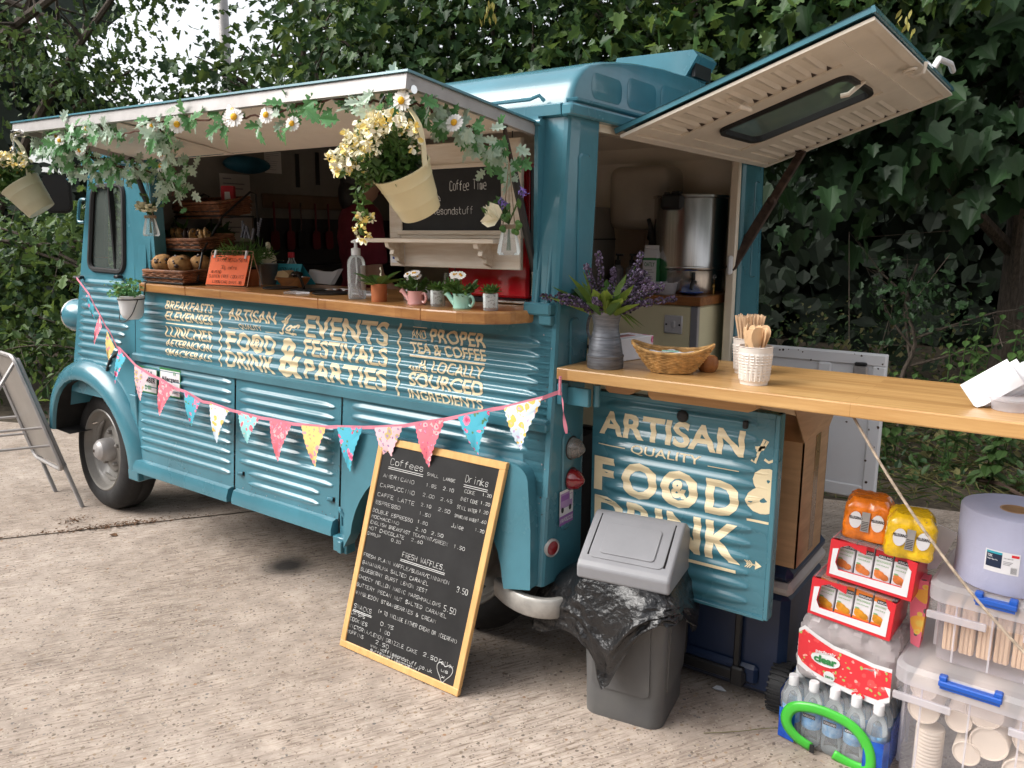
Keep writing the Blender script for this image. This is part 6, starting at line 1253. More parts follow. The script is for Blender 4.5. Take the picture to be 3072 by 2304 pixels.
def line(s_, u0, u1, v, h, w=.0021): hand(mb, s_, u0, 0, h, lambda a, b: MF(a, v - b), w, u1, rng=rng)
# u across, v down, letter height as a share of the board
for s_, u0, u1, v, h in (("Coffees", .13, .40, .115, .032), ("SMALL", .44, .53, .125, .014), ("LARGE", .57, .66, .128, .014), ("AMERICANO", .09, .35, .178, .018), ("1.85", .45, .53, .172, .016), ("2.10", .585, .665, .170, .016), ("CAPPUCCINO", .08, .37, .225, .019), ("2.00", .44, .53, .218, .016), ("2.45", .58, .67, .217, .016), ("CAFFE LATTE", .075, .385, .268, .019), ("2.10", .44, .52, .262, .015), ("2.50", .58, .67, .262, .016), ("ESPRESSO", .07, .28, .305, .018), ("1.50", .44, .53, .300, .015), ("DOUBLE ESPRESSO", .06, .40, .345, .018), ("1.80", .44, .52, .338, .015), ("MOCHACCINO", .06, .295, .372, .015), ("2.10", .435, .52, .372, .015), ("2.50", .565, .655, .37, .015), ("ENGLISH BREAKFAST TEA/MINT/GREEN", .06, .70, .400, .017), ("1.50", .75, .83, .398, .016), ("HOT CHOCOLATE", .055, .36, .428, .017), ("2.60", .42, .51, .424, .015), ("SYRUP", .05, .165, .455, .016), ("0.20", .26, .34, .452, .015),
    ("Drinks", .735, .90, .115, .034), ("COKE", .745, .82, .160, .017), ("1.20", .875, .94, .155, .014), ("DIET COKE", .73, .855, .195, .017), ("1.20", .875, .94, .19, .014), ("STILL WATER", .715, .86, .232, .017), ("1.20", .875, .94, .225, .014), ("SPARKLING WATER", .71, .87, .27, .015), ("1.60", .875, .94, .265, .014), ("Juice", .70, .79, .315, .020), ("1.20", .875, .94, .305, .014),
    ("FRESH WAFFLES.", .375, .72, .505, .026), ("FRESH PLAIN WAFFLE/SUGAR/CINNAMON", .055, .77, .556, .018), ("BANANARUMA SALTED CARAMEL", .06, .62, .592, .018), ("BLUEBERRY BURST LEMON ZEST", .055, .62, .626, .018), ("CHOCCY MELLON MAGIC MARSHMALLOWS", .05, .74, .662, .018), ("BUTTERY PECAN NUT SALTED CARAMEL", .045, .80, .70, .018), ("WIMBLEDON STRAWBERRIES & CREAM", .05, .73, .738, .018), ("3.50", .835, .915, .575, .026), ("5.50", .77, .86, .672, .028), ("(* TO INCLUDE EITHER CREAM OR ICECREAM)", .27, .915, .785, .019),
    ("SNACKS", .06, .215, .803, .022), ("CRISPS", .045, .17, .836, .017), ("0.75", .31, .42, .836, .018), ("COOKIES", .045, .20, .866, .018), ("1.00", .31, .40, .866, .017), ("VICTORIA/LEMON DRIZZLE CAKE", .05, .64, .899, .019), ("2.50", .69, .80, .893, .019), ("MUFFINS", .045, .19, .928, .018), ("2.50", .30, .41, .925, .018), ("www.wafflesandstuff.co.uk", .265, .78, .948, .018), ("surreywafflesandstuff", .27, .69, .966, .016), ("Follow", .815, .925, .895, .020), ("us", .845, .895, .925, .018), ("x", .855, .88, .952, .018)):
    line(s_, u0, u1, v, h * .88, .0018 if h > .024 else .00135)
for u0, u1, v in ((.12, .41, .127), (.12, .41, .135), (.73, .905, .127), (.73, .905, .135), (.365, .725, .516), (.365, .725, .523), (.055, .225, .813), (.055, .225, .819)): mb.tube([MF(u0, v), MF(u1, v)], .0010, 4)
for v in (.588, .622, .658, .696, .734): hand(mb, "*", .018, 0, .02, lambda a, b: MF(a, v - b), .0018, .042)
hp_ = [(0, -.35), (-.25, -.55), (-.5, -.48), (-.6, -.2), (-.5, .2), (-.25, .6), (0, 1.0), (.25, .6), (.5, .2), (.6, -.2), (.5, -.48), (.25, -.55)]
mb.tube([MF(.868 + a * .10, .918 + b * .052) for a, b in [(p.x, p.y) for p in smooth([Vector((*q, 0)) for q in hp_], 3, True)]], .0011, 4, closed=True)
mb.build("chalk_writing", 'chalk', bd)
# ------------------------------------------------------------- swing bin and its liner
M['bingrey'] = mat("bin_grey_plastic", (.085, .085, .088), .38, vscale=5, col2=(.11, .108, .104), bump=.03, bscale=200)
M['binlid'] = mat("bin_lid_silver_grey", (.26, .26, .275), .34, metal=.0, var=.06, vscale=6, bump=.02, bscale=200)
M['bag'] = mat("black_bin_liner", (.012, .012, .013), .24, var=.1, coat=.25, bump=.8, bscale=55)
az = atan2(.043, .276); t = thing("swing_bin", "grey plastic swing bin with a black liner standing before the open rear door", "bin", (.157, -.037, 0), rz=az); w0, d0, w1, d1, hb = .262, .275, .285, .315, .49
def rr3(w, d, r, z, ox=0, oy=0): return [(x + ox, y + oy, z) for x, y in rrect(0, 0, w, d, r, 5)]
mb = MB(); L_ = []
for z, f in ((.0, -.06), (.006, -.0), (.035, .03), (.105, .11), (.11, .10), (.30, .5), (hb, 1.0)):
    w = w0 + (w1 - w0) * f; d = d0 + (d1 - d0) * f; L_.append(rr3(w, d, .045, z, (w0 - w) / 2, (d0 - d) / 2))
for a, b in zip(L_, L_[1:]): mb.ring(a, b, 0, True)
mb.disc(L_[0][::-1]); mb.disc(L_[-1])
def bq(x0, x1, z0, z1, e=.0015):   # raised front and side panels
    fy = lambda z: (d0 - (d0 + (d1 - d0) * z / hb)) / 2
    mb.prism(rrect(x0, z0, x1, z1, .02, 3), .004, -.004, fn=lambda u, v, w: (u, fy(v) + w, v))
bq(.035, .225, .11, .44)
fx = lambda z: w0 + (w1 - w0) * z / hb / 2
mb.prism(rrect(.045, .11, .24, .44, .02, 3), -.004, .004, fn=lambda u, v, w: (fx(v) + w, u, v)); mb.build("body", 'bingrey', t, fix=True)
wl, dl, z0, z1 = .302, .335, .478, .652; ox, oy = (w0 - wl) / 2, (d0 - dl) / 2
def P3(x, y, z): return (x + ox, y + oy, z)
pf = [(0, z0), (-.004, z0 + .045), (.01, z0 + .06), (.145, z1 - .01), (.16, z1), (.18, z1), (.20, z1 - .012), (dl - .01, z0 + .065), (dl + .004, z0 + .045), (dl, z0)]
mb = MB(); mb.prism(pf, 0, wl, fn=lambda u, v, w: P3(w, u, v)); lid = mb.build("lid", 'binlid', t, fix=True); bv = lid.modifiers.new("bevel", 'BEVEL'); bv.width = .016; bv.segments = 4; bv.limit_method = 'ANGLE'; bv.angle_limit = rad(25)
sl = Vector((0, .140, z1 - .07 - z0)).normalized(); sn = Vector((0, -sl.z, sl.y)); so = Vector(P3(0, .012, z0 + .062))
def lp_(u, v, w): q = so + sl * v + sn * w; return (q.x + u, q.y, q.z)
LL = Vector((0, .140, z1 - .07 - z0)).length
mb = MB(); A = rrect(.03, .012, wl - .03, LL - .004, .018, 4); mb.prism(A, .0, .0035, fn=lp_); mb.prism(rrect(.062, .03, wl - .062, LL - .03, .012, 4), .0035, .008, fn=lp_); o = mb.build("swing_flap", 'binlid', t, fix=True); bv = o.modifiers.new("bevel", 'BEVEL'); bv.width = .0025; bv.segments = 2
mb = MB(); mb.tube([lp_(.028, .02, .001), lp_(.028, LL + .002, .001)], .003, 5); mb.build("flap_gap", 'black', t); mb = MB(); mb.tube([lp_(wl - .028, .02, .001), lp_(wl - .028, LL + .002, .001)], .003, 5); mb.build("flap_gap", 'black', t)
g_ = thing("bin_liner", "shiny black bin liner hanging out from under the bin lid", "bin liner", (.157, -.037, 0), rz=az); rng = random.Random(15)
NS = 260; NR = 40; ph = [rng.uniform(0, 6.3) for _ in range(12)]
def bagp(s, r):
    """s round the rim 0..1 (front 0-.3, right .3-.55, back, left), r down 0..1"""
    per = rr3(.296, .325, .05, 0, (w0 - .296) / 2, (d0 - .325) / 2); n = len(per); f = s * n; i = int(f) % n; p = Vector(per[i]).lerp(Vector(per[(i + 1) % n]), f - int(f)); ctr = Vector((w0 / 2, d0 / 2, 0)); out = (p - ctr).normalized()
    a = atan2(out.y, out.x)            # -pi/2 = front, 0 = right, pi = left
    drop = .16 + .035 * sin(a * 2 + .6) + .02 * sin(3 * a + 1)
    drop += .165 * math.exp(-((a + 1.70) / .30) ** 2) + (.135 * math.exp(-((abs(a) - pi) / .45) ** 2)) - .045 * math.exp(-((a + .55) / .5) ** 2)
    fl = .030 + .19 * math.exp(-((abs(a) - pi * .985) / .42) ** 2) + .035 * math.exp(-((a + 1.3) / .5) ** 2) + .015 * math.exp(-((a + .3) / .4) ** 2)
    fold = sum(sin(a * k + ph[k % 12] + r * (1.5 + k * .15)) * (.9 / k ** .5) for k in (7, 11, 16, 23, 31)) * .0075 * (.15 + r * 1.3)
    cr = sin(r * 17 + a * 5 + ph[2]) * .004 * r + sin(r * 31 - a * 9 + ph[4]) * .0025 * r + .007 * sin(r * 9 + 5 * sin(a * 4 + ph[7])) * r
    # the hem turns back into a rolled fold
    q = out * (fl * (1 - math.exp(-3.2 * r)) * 1.1 + fold + cr + (.012 * max(0, 1 - abs(r - .62) / .1)))
    from mathutils import noise as _n
    e_ = _n.ridged_multi_fractal(Vector((p.x * 9 + out.x * 2, p.y * 9 + out.y * 2, r * 2.6)), 1.0, 2.1, 4, 1.0, 2.0) - 1.0; q = q + out * e_ * .011 * min(1, .25 + r)
    return (p.x + q.x, p.y + q.y, .482 - drop * r - .006 * sin(a * 13 + r * 6 + ph[5]) * r)
mb = MB(); vs = [bagp(i / NS, j / (NR - 1)) for j in range(NR) for i in range(NS)]
mb.add(vs, [(j * NS + i, j * NS + (i + 1) % NS, (j + 1) * NS + (i + 1) % NS, (j + 1) * NS + i) for j in range(NR - 1) for i in range(NS)], 0, True); mb.build("liner", 'bag', g_, angle=60)
# ------------------------------------------------------------- aluminium A board at the far left
M['agrey'] = mat("pavement_sign_panel", (.30, .275, .25), .35, metal=.3, var=.06, vscale=5)
t = thing("pavement_sign", "folding aluminium A-board seen from behind at the far left", "sign", (-3.4, 0, 0)); ox = -3.4
fa, fb = Vector((-3.584, .012, 0)), Vector((-3.176, -.028, 0)); tb_ = Vector((-3.49, -.155, .848)); ta = tb_ + (fa - fb) * 1.0; o_ = Vector((ox, 0, 0))
mb = MB()
for f_, t_ in ((fa, ta), (fb, tb_)): d = (t_ - f_).normalized(); mb.box(-.013, -.010, 0, .013, .010, (t_ - f_).length, .003, T=Matrix.Translation(f_ - o_) @ frame((0, 0, 0), (fb - fa), d.cross((fb - fa).normalized()), d))
d = (tb_ - fb).normalized(); X = (fb - fa).normalized(); PT = Matrix.Translation(fa - o_) @ frame((0, 0, 0), X, d.cross(X), d); Wd = (fb - fa).length; Ln = (tb_ - fb).length
mb.box(-.013, -.012, Ln * .28, Wd + .013, .012, Ln * .28 + .025, .003, T=PT); pts = rrect(-.01, Ln * .26, Wd + .02, Ln + .02, .05, 4); mb.tube([PT @ Vector((x, -.02, z)) for x, z in pts], .012, 6, closed=True); mb.build("front_legs", 'alu', t)
mb = MB(); mb.box(.0, -.015, Ln * .28, Wd, -.005, Ln, .001, T=PT); mb.build("panel", 'agrey', t)
mb = MB(); back = Vector((-.35, -.70, 0))
for f_, t_ in ((fa, ta), (fb, tb_)): a = t_ - o_; b = f_ + back - o_; mb.tube([a, b], .011, 6)
mb.build("rear_legs", 'alu', t); mb = MB()
for k in (.30, .42): a = fb.lerp(tb_, k + .12) - o_; b = (fb + back).lerp(tb_, k + .12) - o_; mb.tube([a, b], .008, 6); a = fa.lerp(ta, k + .12) - o_; b = (fa + back).lerp(ta, k + .12) - o_; mb.tube([a, b], .008, 6)
mb.build("stay_bar", 'alu', t)
# ------------------------------------------------------------- cool box and carton behind the door
M['coolblue'] = mat("navy_plastic", (.010, .022, .058), .35, var=.08)
M['carton'] = mat("corrugated_card", (.46, .28, .145), .75, var=.1, vscale=5, stretch=(1, 1, 8))
t = thing("cool_box", "navy wheeled cool box with a grey band under the carton", "cool box", (.44, .40, 0)); mb = MB(); mb.box(-.20, -.06, .03, .25, .34, .41, .025); mb.box(-.21, -.08, .07, .17, -.055, .14, .012); b_ = mb.build("tub", 'coolblue', t)
mb = MB(); mb.box(-.208, -.068, .405, .258, .348, .447, .014); mb.build("grey_band", mat("warm_grey_plastic", (.42, .38, .35), .4, var=.04), t)
mb = MB(); mb.box(-.205, -.065, .447, .255, .345, .50, .02); mb.build("lid", 'coolblue', t); mb = MB()
for x in (-.09, .10): mb.box(x - .011, -.088, .08, x + .011, -.07, .44, .004)
mb.box(-.13, -.095, .075, .135, -.065, .115, .006); mb.box(.085, -.1, .06, .13, -.06, .13, .006); mb.build("pull_handle", 'black', t)
for x, y in ((.245, -.045), (.245, .30)):
    WT = Matrix.Translation((x, y, .085)) @ Matrix.Rotation(rad(90), 4, 'Y'); mb = MB(); mb.lathe([(0, -.03), (.07, -.03), (.080, -.024), (.082, -.01), (.082, .01), (.080, .024), (.07, .03), (0, .03)], 32, T=WT)
    for k in range(30): mb.box(.080, -.0035, -.03, .0855, .0035, .03, T=WT @ Matrix.Rotation(2 * pi * k / 30, 4, 'Z'))
    mb.build("wheel", 'rubber', t)
t = thing("cardboard_box", "tall brown cardboard carton with raised flaps behind the painted rear door", "carton", (.55, .5, .50)); mb = MB()
x0, x1, y0, y1, h = -.20, .15, -.15, .135, .415
for a, b, c, d in ((x0, y0, x1, y0 + .005), (x0, y1 - .005, x1, y1), (x0, y0, x0 + .005, y1), (x1 - .005, y0, x1, y1)): mb.box(a, b, .002, c, d, h)
mb.box(x0 + .006, y0 + .006, .003, x1 - .006, y1 - .006, .02); mb.build("walls", 'carton', t)
mb = MB(); mb.add([(x1, y0, h), (x1, y1, h), (x1 + .03, y1 - .01, h + .10), (x1 - .06, y0 + .04, h + .13)], [(0, 1, 2, 3)]); mb.add([(x0, y0, h), (x1, y0, h), (x1 - .05, y0 + .10, h + .06), (x0, y0 + .08, h + .09)], [(0, 1, 2, 3)]); mb.add([(x0, y1, h), (x1, y1, h), (x1, y1 + .02, h + .11), (x0, y1 + .02, h + .12)], [(0, 1, 2, 3)]); o = mb.build("flap", 'carton', t); s_ = o.modifiers.new("solid", 'SOLIDIFY'); s_.thickness = .004
mb = MB(); mb.box(x1, -.02, .02, x1 + .0006, .035, h - .002); mb.box(x1, -.02, h - .09, x1 + .001, .035, h - .0); mb.build("packing_tape", mat("brown_tape", (.26, .14, .06), .25, var=.1, coat=.3), t)
# ------------------------------------------------------------- drinks stacked by the door
from mathutils import noise as _nz
def crinkle(mb, w, d, h, amp, seed, rows=26, top=.12, n=84, dents=(), lean=0.0, m=0, fq=22):
    """shrink film: a box-like skin with sharp random creases"""
    q = rrect(-w, -d, w, d, min(w, d) * .3, 5); L = []; P = [Vector((*a, 0)) for a in q]; C = [0]
    for i in range(len(P)): C.append(C[-1] + (P[(i + 1) % len(P)] - P[i]).length)
    for k in range(n):
        s_ = C[-1] * k / n; i = max(j for j in range(len(P)) if C[j] <= s_); L.append(P[i].lerp(P[(i + 1) % len(P)], (s_ - C[i]) / max(1e-9, C[i + 1] - C[i])))
    vs = []
    for j in range(rows + 1):
        f = j / rows
        for p_ in L:
            o = p_.normalized(); e = _nz.ridged_multi_fractal(Vector((p_.x * fq + seed, p_.y * fq, h * f * fq)), 1.0, 2.0, 4, 1.0, 2.0) - 1.1
            k = 1 - top * max(0, (f - .72) / .28) ** 2 - .06 * max(0, (.06 - f) / .06)
            for dx, dw, dd in dents: k -= dd * (math.exp(-((p_.x - dx) / dw) ** 2) + math.exp(-((p_.y - dx) / dw) ** 2)) * .5
            vs.append((p_.x * k + o.x * e * amp + lean * f, p_.y * k + o.y * e * amp, h * f + e * amp * .4))
    mb.add(vs, [(j * n + i, j * n + (i + 1) % n, (j + 1) * n + (i + 1) % n, (j + 1) * n + i) for j in range(rows) for i in range(n)], m, True); mb.add(vs[-n:] + [(lean, 0, h + amp)], [(i, (i + 1) % n, n) for i in range(n)], m, True)
M['blueshrink'] = mat("blue_wrap", (.01, .13, .55), .25, var=.35, vscale=14, col2=(.005, .03, .30), coat=.4)
M['greentape'] = mat("green_carry_tape", (.06, .50, .045), .35, var=.08, coat=.3)
M['bluelabel'] = mat("blue_label", (.06, .36, .72), .4, var=.2, vscale=30, col2=(.55, .75, .88))
t = thing("water_pack", "shrink wrapped pack of water bottles with a green carry handle", "bottle pack", (.88, .33, 0), rz=-.05)
def bottle(x, y):
    mb = MB(); mb.lathe([(0, .002), (.025, .002), (.029, .008), (.029, .05), (.0275, .055), (.029, .06), (.029, .125), (.026, .145), (.014, .172), (.0125, .178), (.0125, .185)], 20, (x, y, 0)); b = mb.build("bottle", 'clear', t); mb = MB(); mb.lathe([(.0148, .180), (.0150, .205), (.0135, .208), (0, .208)], 18, (x, y, 0)); mb.lathe([(.0158, .178), (.0158, .183)], 18, (x, y, 0)); mb.build("cap", 'white', b)
    mb = MB(); mb.lathe([(.0294, .062), (.0294, .118)], 20, (x, y, 0)); lb = mb.build("label_band", 'bluelabel', b)
    if y < -.08 and abs(x) < .1: mb = MB(); mb.add([(x - .019, y - .0305, .10), (x + .019, y - .0305, .10), (x + .019, y - .0305, .113), (x - .019, y - .0305, .113)], [(0, 1, 2, 3)], 0); put(mb, "KIRKLAND", x - .017, x + .017, .103, .110, lambda a, b: (a, y - .031, b), 1); mb.build("brand_band", ['ink', 'white'], b)
for j in range(4):
    for i in range(5): bottle(-.124 + i * .062, -.10 + j * .062)
mb = MB(); crinkle(mb, .160, .132, .180, .004, 3, top=.10); mb.build("shrink_film", 'film', t)
for s in (-1, 1):
    mb = MB(); A = [(s * .100, -.1395), (s * .152, -.130), (s * .1625, -.10), (s * .1625, .10)]
    mb.add([(x, y, z) for z in (.006, .105) for x, y in A] + [(s * .1632, -.10, .145), (s * .1632, .10, .17)], [(0, 1, 5, 4), (1, 2, 6, 5), (2, 3, 7, 6), (6, 7, 9, 8)])
    mb.build("printed_wrap", 'blueshrink', t, fix=True)
mb = MB(); hp2 = [(-.045, .018), (-.085, .035), (-.115, .065), (-.12, .10), (-.10, .135), (-.055, .15), (.0, .15), (.06, .135), (.10, .10), (.118, .055), (.115, .012), (.07, .008), (.02, .022)]; P = smooth([Vector((x, -.150 - .012 * sin(i * .5), z)) for i, (x, z) in enumerate(hp2)], 4); vs = []
for i, p in enumerate(P): tt = (P[min(i + 1, len(P) - 1)] - P[max(i - 1, 0)]).normalized(); nn = Vector((-tt.z, 0, tt.x)); vs += [p + nn * .017 + Vector((0, .004, 0)), p + nn * .006, p - nn * .008 + Vector((0, -.001, 0)), p - nn * .017 + Vector((0, .004, 0))]
mb.add(vs, [(4 * i + k, 4 * i + k + 1, 4 * i + 5 + k, 4 * i + 4 + k) for i in range(len(P) - 1) for k in range(3)], 0, True); o = mb.build("carry_handle", 'greentape', t); s_ = o.modifiers.new("solid", 'SOLIDIFY'); s_.thickness = .002
mb = MB(); mb.box(-.045, -.158, .008, -.032, -.154, .034); mb.build("handle_mark", 'ink', t)
def strawb():
    m = floralmat("strawberry_print", (.62, .025, .035), (.72, .07, .07), (.85, .35, .30), (.30, .45, .10), 26); return m
M['strawb'] = strawb(); M['cloudfilm'] = glassmat("cloudy_film", (.86, .80, .80), .14, .72); M['pinkwater'] = glassmat("pale_pink_water", (.90, .78, .78), .03, .7)
t = thing("flavoured_water_pack", "clear wrapped strawberry flavoured water pack on top of the water bottles", "bottle pack", (.885, .37, .200), rz=-.03)
for j in range(2):
    for i in range(3): mb = MB(); mb.lathe([(0, 0), (.04, 0), (.044, .01), (.044, .13), (.02, .172), (.018, .19), (0, .19)], 20, (-.09 + i * .09, -.06 + j * .09, 0)); mb.build("bottle", 'pinkwater', t)
mb = MB(); crinkle(mb, .142, .122, .205, .011, 8, top=.16, lean=.012); mb.build("wrapping", 'cloudfilm', t, angle=25)
SP = lambda u, v, w=0: (u * .96 + .004, -.1275 - .004 * sin(u * 25 + v * 30) - w, v)
mb = MB(); up_ = [(-.137, .150), (-.12, .165), (-.08, .145), (-.03, .125), (.03, .115), (.09, .105), (.142, .108)]; lo_ = [(-.137, .060), (-.09, .035), (-.05, .025), (.0, .02), (.06, .015), (.11, .01), (.142, .03)]
def band(mb, U, Lo, w, m): vs = [SP(a, b, w) for a, b in U] + [SP(a, b, w) for a, b in Lo]; n = len(U); mb.add(vs, [(i, i + 1, n + i + 1, n + i) for i in range(n - 1)], m)
band(mb, [(a, b + .012) for a, b in up_], [(a, b - .018) for a, b in lo_], 0, 1); band(mb, up_, lo_, .0015, 0)
mb.add([SP(-.05 + .045 * cos(q), .085 + .022 * sin(q), .003) for q in lin(0, 2 * pi, 17)[:-1]], [tuple(range(16))], 1)
put(mb, "clear", -.085, -.015, .073, .098, lambda a, b: SP(a, b, .0045), 2, .05); put(mb, "perfectly", -.08, -.02, .103, .115, lambda a, b: SP(a, b, .0045), 1, .02)
mb.add([SP(-.035 + .018 * cos(q), .035 + .018 * sin(q), .003) for q in lin(0, 2 * pi, 13)[:-1]], [tuple(range(12))], 1); put(mb, "zero", -.048, -.022, .029, .037, lambda a, b: SP(a, b, .0045), 2)
mb.add([SP(.055 + .020 * cos(q), .007 + .011 * sin(q), .003) for q in lin(0, 2 * pi, 13)[:-1]], [tuple(range(12))], 0); put(mb, "12", .045, .065, .004, .012, lambda a, b: SP(a, b, .0045), 1); mb.build("printed_band", ['strawb', 'white', 'green'], t)
M['redcard'] = mat("red_card_tray", (.62, .018, .03), .4, var=.06, coat=.2); M['apricot'] = mat("apricot_fruit", (.80, .24, .06), .5, var=.2, vscale=40); M['orangefruit'] = mat("orange_fruit", (.80, .36, .03), .5, var=.2, vscale=40); M['orangebox'] = mat("carton_orange", (.80, .22, .03), .45, var=.04); M['greentext'] = mat("carton_green", (.20, .38, .16), .5, var=0)
def juice_tray(label, x, y, z, rz, top, fruit, base, ang):
    t = thing("juice_tray", label, "drinks tray", (x, y, z), rot=(0, ang, rz), group="red trays of juice cartons"); W2, D2 = .118, .09; mb = MB(); mb.box(-W2, -D2, 0, W2, D2, .004); mb.box(-W2, D2 - .003, .0, W2, D2, .115)
    for s in (-1, 1): mb.box(s * W2 - .0015, -D2, .003, s * W2 + .0015, D2, .115)
    ou = [(-W2, 0), (W2, 0), (W2, .118), (W2 - .03, .122), (W2 - .02, .10), (W2 - .028, .035), (-W2 + .03, .030), (-W2 + .022, .05), (-W2 + .028, .10), (-W2 + .05, .112), (-W2 + .10, .098), (-W2 + .10, .122), (-W2, .118)]
    mb.prism(ou, -D2 - .003, -D2, ax=(0, 2, 1)); tr = mb.build("tray", 'redcard', t, fix=True)
    mb = MB(); mb.prism([(-W2 + .008, .010), (W2 - .012, .010), (W2 - .012, .09), (W2 - .022, .10), (W2 - .030, .033), (-W2 + .032, .028), (-W2 + .020, .05), (-W2 + .024, .095), (-W2 + .008, .09)], -D2 - .0045, -D2 - .003, ax=(0, 2, 1)); mb.build("white_panel", 'paper', tr, fix=True)
    for i in range(4):
        for j in range(2):
            cx = -.078 + i * .052; cy = -.045 + j * .06; mb = MB(); mb.box(cx - .0235, cy - .019, .005, cx + .0235, cy + .019, .115, .0015, 0); F = lambda w: (lambda a, b: (cx + a, cy - .0195 - w, b)); R4 = lambda a, b, c, d, w, m: mb.add([F(w)(a, b), F(w)(c, b), F(w)(c, d), F(w)(a, d)], [(0, 1, 2, 3)], m)
            if j == 0:
                R4(-.0235, .094, .0235, .115, .0004, 1); R4(-.015, .090, .0235, .102, .0008, 2); put(mb, "KIRKLAND", -.013, .022, .0925, .0995, F(.0013), 0); put(mb, "BIOLOGIQUE", -.018, .02, .077, .084, F(.0006), 4); put(mb, "100% PUR JUS", -.018, .016, .066, .071, F(.0006), 4)
                if base: R4(-.0235, .005, .0235, .028, .0004, 1)
                for a, b, r in ((-.006, .040, .015), (.008, .035, .012), (-.012, .048, .009)): mb.add([F(.0008 + r * .03)(a + r * cos(q), b + r * sin(q) * .85) for q in lin(0, 2 * pi, 13)[:-1]], [tuple(range(12))], 3)
                mb.add([F(.0018)(-.014 + .007 * cos(q), .056 + .003 * sin(q)) for q in lin(0, 2 * pi, 7)[:-1]], [tuple(range(6))], 4)
            mb.add([(cx - .0235, cy - .019, .1152), (cx + .0235, cy - .019, .1152), (cx + .0235, cy + .019, .1152), (cx - .0235, cy + .019, .1152)], [(0, 1, 2, 3)], 1); mb.build("carton", ['paper', top, 'ink', fruit, 'greentext'], t)
    mb = MB(); rng = random.Random(int(z * 100)); mb.grid(lambda u, v: (u, v, .119 + rng.uniform(0, .006)), lin(-W2, W2, 9), lin(-D2, D2, 6)); mb.build("film", 'film', t, angle=20); return t
juice_tray("red tray of orange juice cartons, the lower of the two trays", .892, .345, .405, -.05, 'orangebox', 'orangefruit', True, .07)
juice_tray("red tray of apricot juice cartons, the upper of the two trays", .935, .355, .535, -.05, 'redcard', 'apricot', False, .06)
M['canorange'] = mat("orange_can_wrap", (.85, .21, .012), .26, var=.2, vscale=20, coat=.6, bump=.5, bscale=22); M['canyellow'] = mat("yellow_can_wrap", (.86, .53, .012), .26, var=.2, vscale=20, coat=.6, bump=.5, bscale=22)
def cans(label, x, y, z, rz, mt, word, ang=0.0):
    t = thing("can_pack", label, "can pack", (x, y, z), rot=(0, ang, rz), group="wrapped packs of soft drink cans"); mb = MB(); crinkle(mb, .064, .064, .124, .0035, x * 9, rows=20, top=.30, n=72, dents=((0, .011, .16),), fq=40); mb.build("wrap", mt, t)
    for i in (-1, 1):
        for j in (-1, 1): mb = MB(); mb.lathe([(0, .002), (.022, .002), (.028, .010), (.028, .108), (.022, .116), (0, .116)], 20, (i * .0295, j * .0295, 0)); mb.build("can", 'chrome', t)
    mb = MB(); F = lambda w: (lambda a, b: (a, -.0668 - w, b))
    for c in (-.03, .03): mb.add([F(0)(c + .017 * cos(q_), .062 + .026 * sin(q_)) for q_ in lin(0, 2 * pi, 17)[:-1]], [tuple(range(16))], 0)
    mb.add([F(.0006)(a, b) for a, b in ((-.014, .03), (.008, .03), (.008, .09), (-.014, .09))], [(0, 1, 2, 3)], 2)
    for c in (-.03, .03): put(mb, word, c - .018, c + .018, .064, .073, F(.0012), 1, .03)
    for k in range(6): mb.add([F(.0012)(a, b) for a, b in ((-.012, .034 + k * .005), (.006, .034 + k * .005), (.006, .036 + k * .005), (-.012, .036 + k * .005))], [(0, 1, 2, 3)], 1)
    mb.build("print", ['paper', 'ink', 'alu'], t); return t
cans("orange wrapped pack of four soft drink cans on the trays", .895, .36, .662, .12, 'canorange', "PELLEGRINO", .05)
cans("yellow wrapped pack of lemon drink cans on the trays", 1.015, .31, .653, .22, 'canyellow', "PELLEGRINO", .08)
t = thing("printed_pouch", "pink and orange fruit pouch wedged between the trays and the plastic boxes", "pouch", (1.06, .36, .37)); mb = MB(); rng = random.Random(2); mb.prism([(-.012, .0), (.012, -.01), (.02, .14), (.018, .2), (-.02, .2), (-.024, .12)], -.03, .03, ax=(0, 2, 1)); mb.build("pouch", floralmat("fruit_print", (.78, .16, .22), (.85, .42, .06), (.8, .55, .1), (.10, .12, .10), 14), t, fix=True)
t = thing("white_card_flap", "loose white cardboard flap leaning beside the yellow cans", "card", (1.07, .42, .60)); mb = MB(); mb.prism([(-.05, -.04), (.015, -.02), (.06, .10), (.01, .115)], -.002, .002, ax=(0, 2, 1)); mb.build("card", 'paper', t)
# ------------------------------------------------------------- clear storage boxes, paper roll
def frosted():
    m = bpy.data.materials.new("frosted_polypropylene"); m.use_nodes = True; nt = m.node_tree; b = nt.nodes["Principled BSDF"]; out = nt.nodes["Material Output"]; b.inputs["Base Color"].default_value = (.88, .87, .89, 1); b.inputs["Roughness"].default_value = .25
    tr = nt.nodes.new("ShaderNodeBsdfTransparent"); tr.inputs[0].default_value = (.95, .94, .96, 1); tl = nt.nodes.new("ShaderNodeBsdfTranslucent"); tl.inputs[0].default_value = (.8, .78, .84, 1); a = nt.nodes.new("ShaderNodeMixShader"); a.inputs[0].default_value = .5; c = nt.nodes.new("ShaderNodeMixShader"); c.inputs[0].default_value = .80
    nt.links.new(b.outputs[0], a.inputs[1]); nt.links.new(tl.outputs[0], a.inputs[2]); nt.links.new(a.outputs[0], c.inputs[1]); nt.links.new(tr.outputs[0], c.inputs[2]); nt.links.new(c.outputs[0], out.inputs[0]); return m
M['frost'] = frosted(); M['clipblue'] = mat("blue_clip", (.008, .085, .42), .3, var=.03, coat=.3); M['cuppaper'] = mat("cream_paper_cup", (.74, .64, .52), .6, var=.04)
M['frostlid'] = frosted(); [x for x in M['frostlid'].node_tree.nodes if x.type == 'MIX_SHADER'][1].inputs[0].default_value = .50
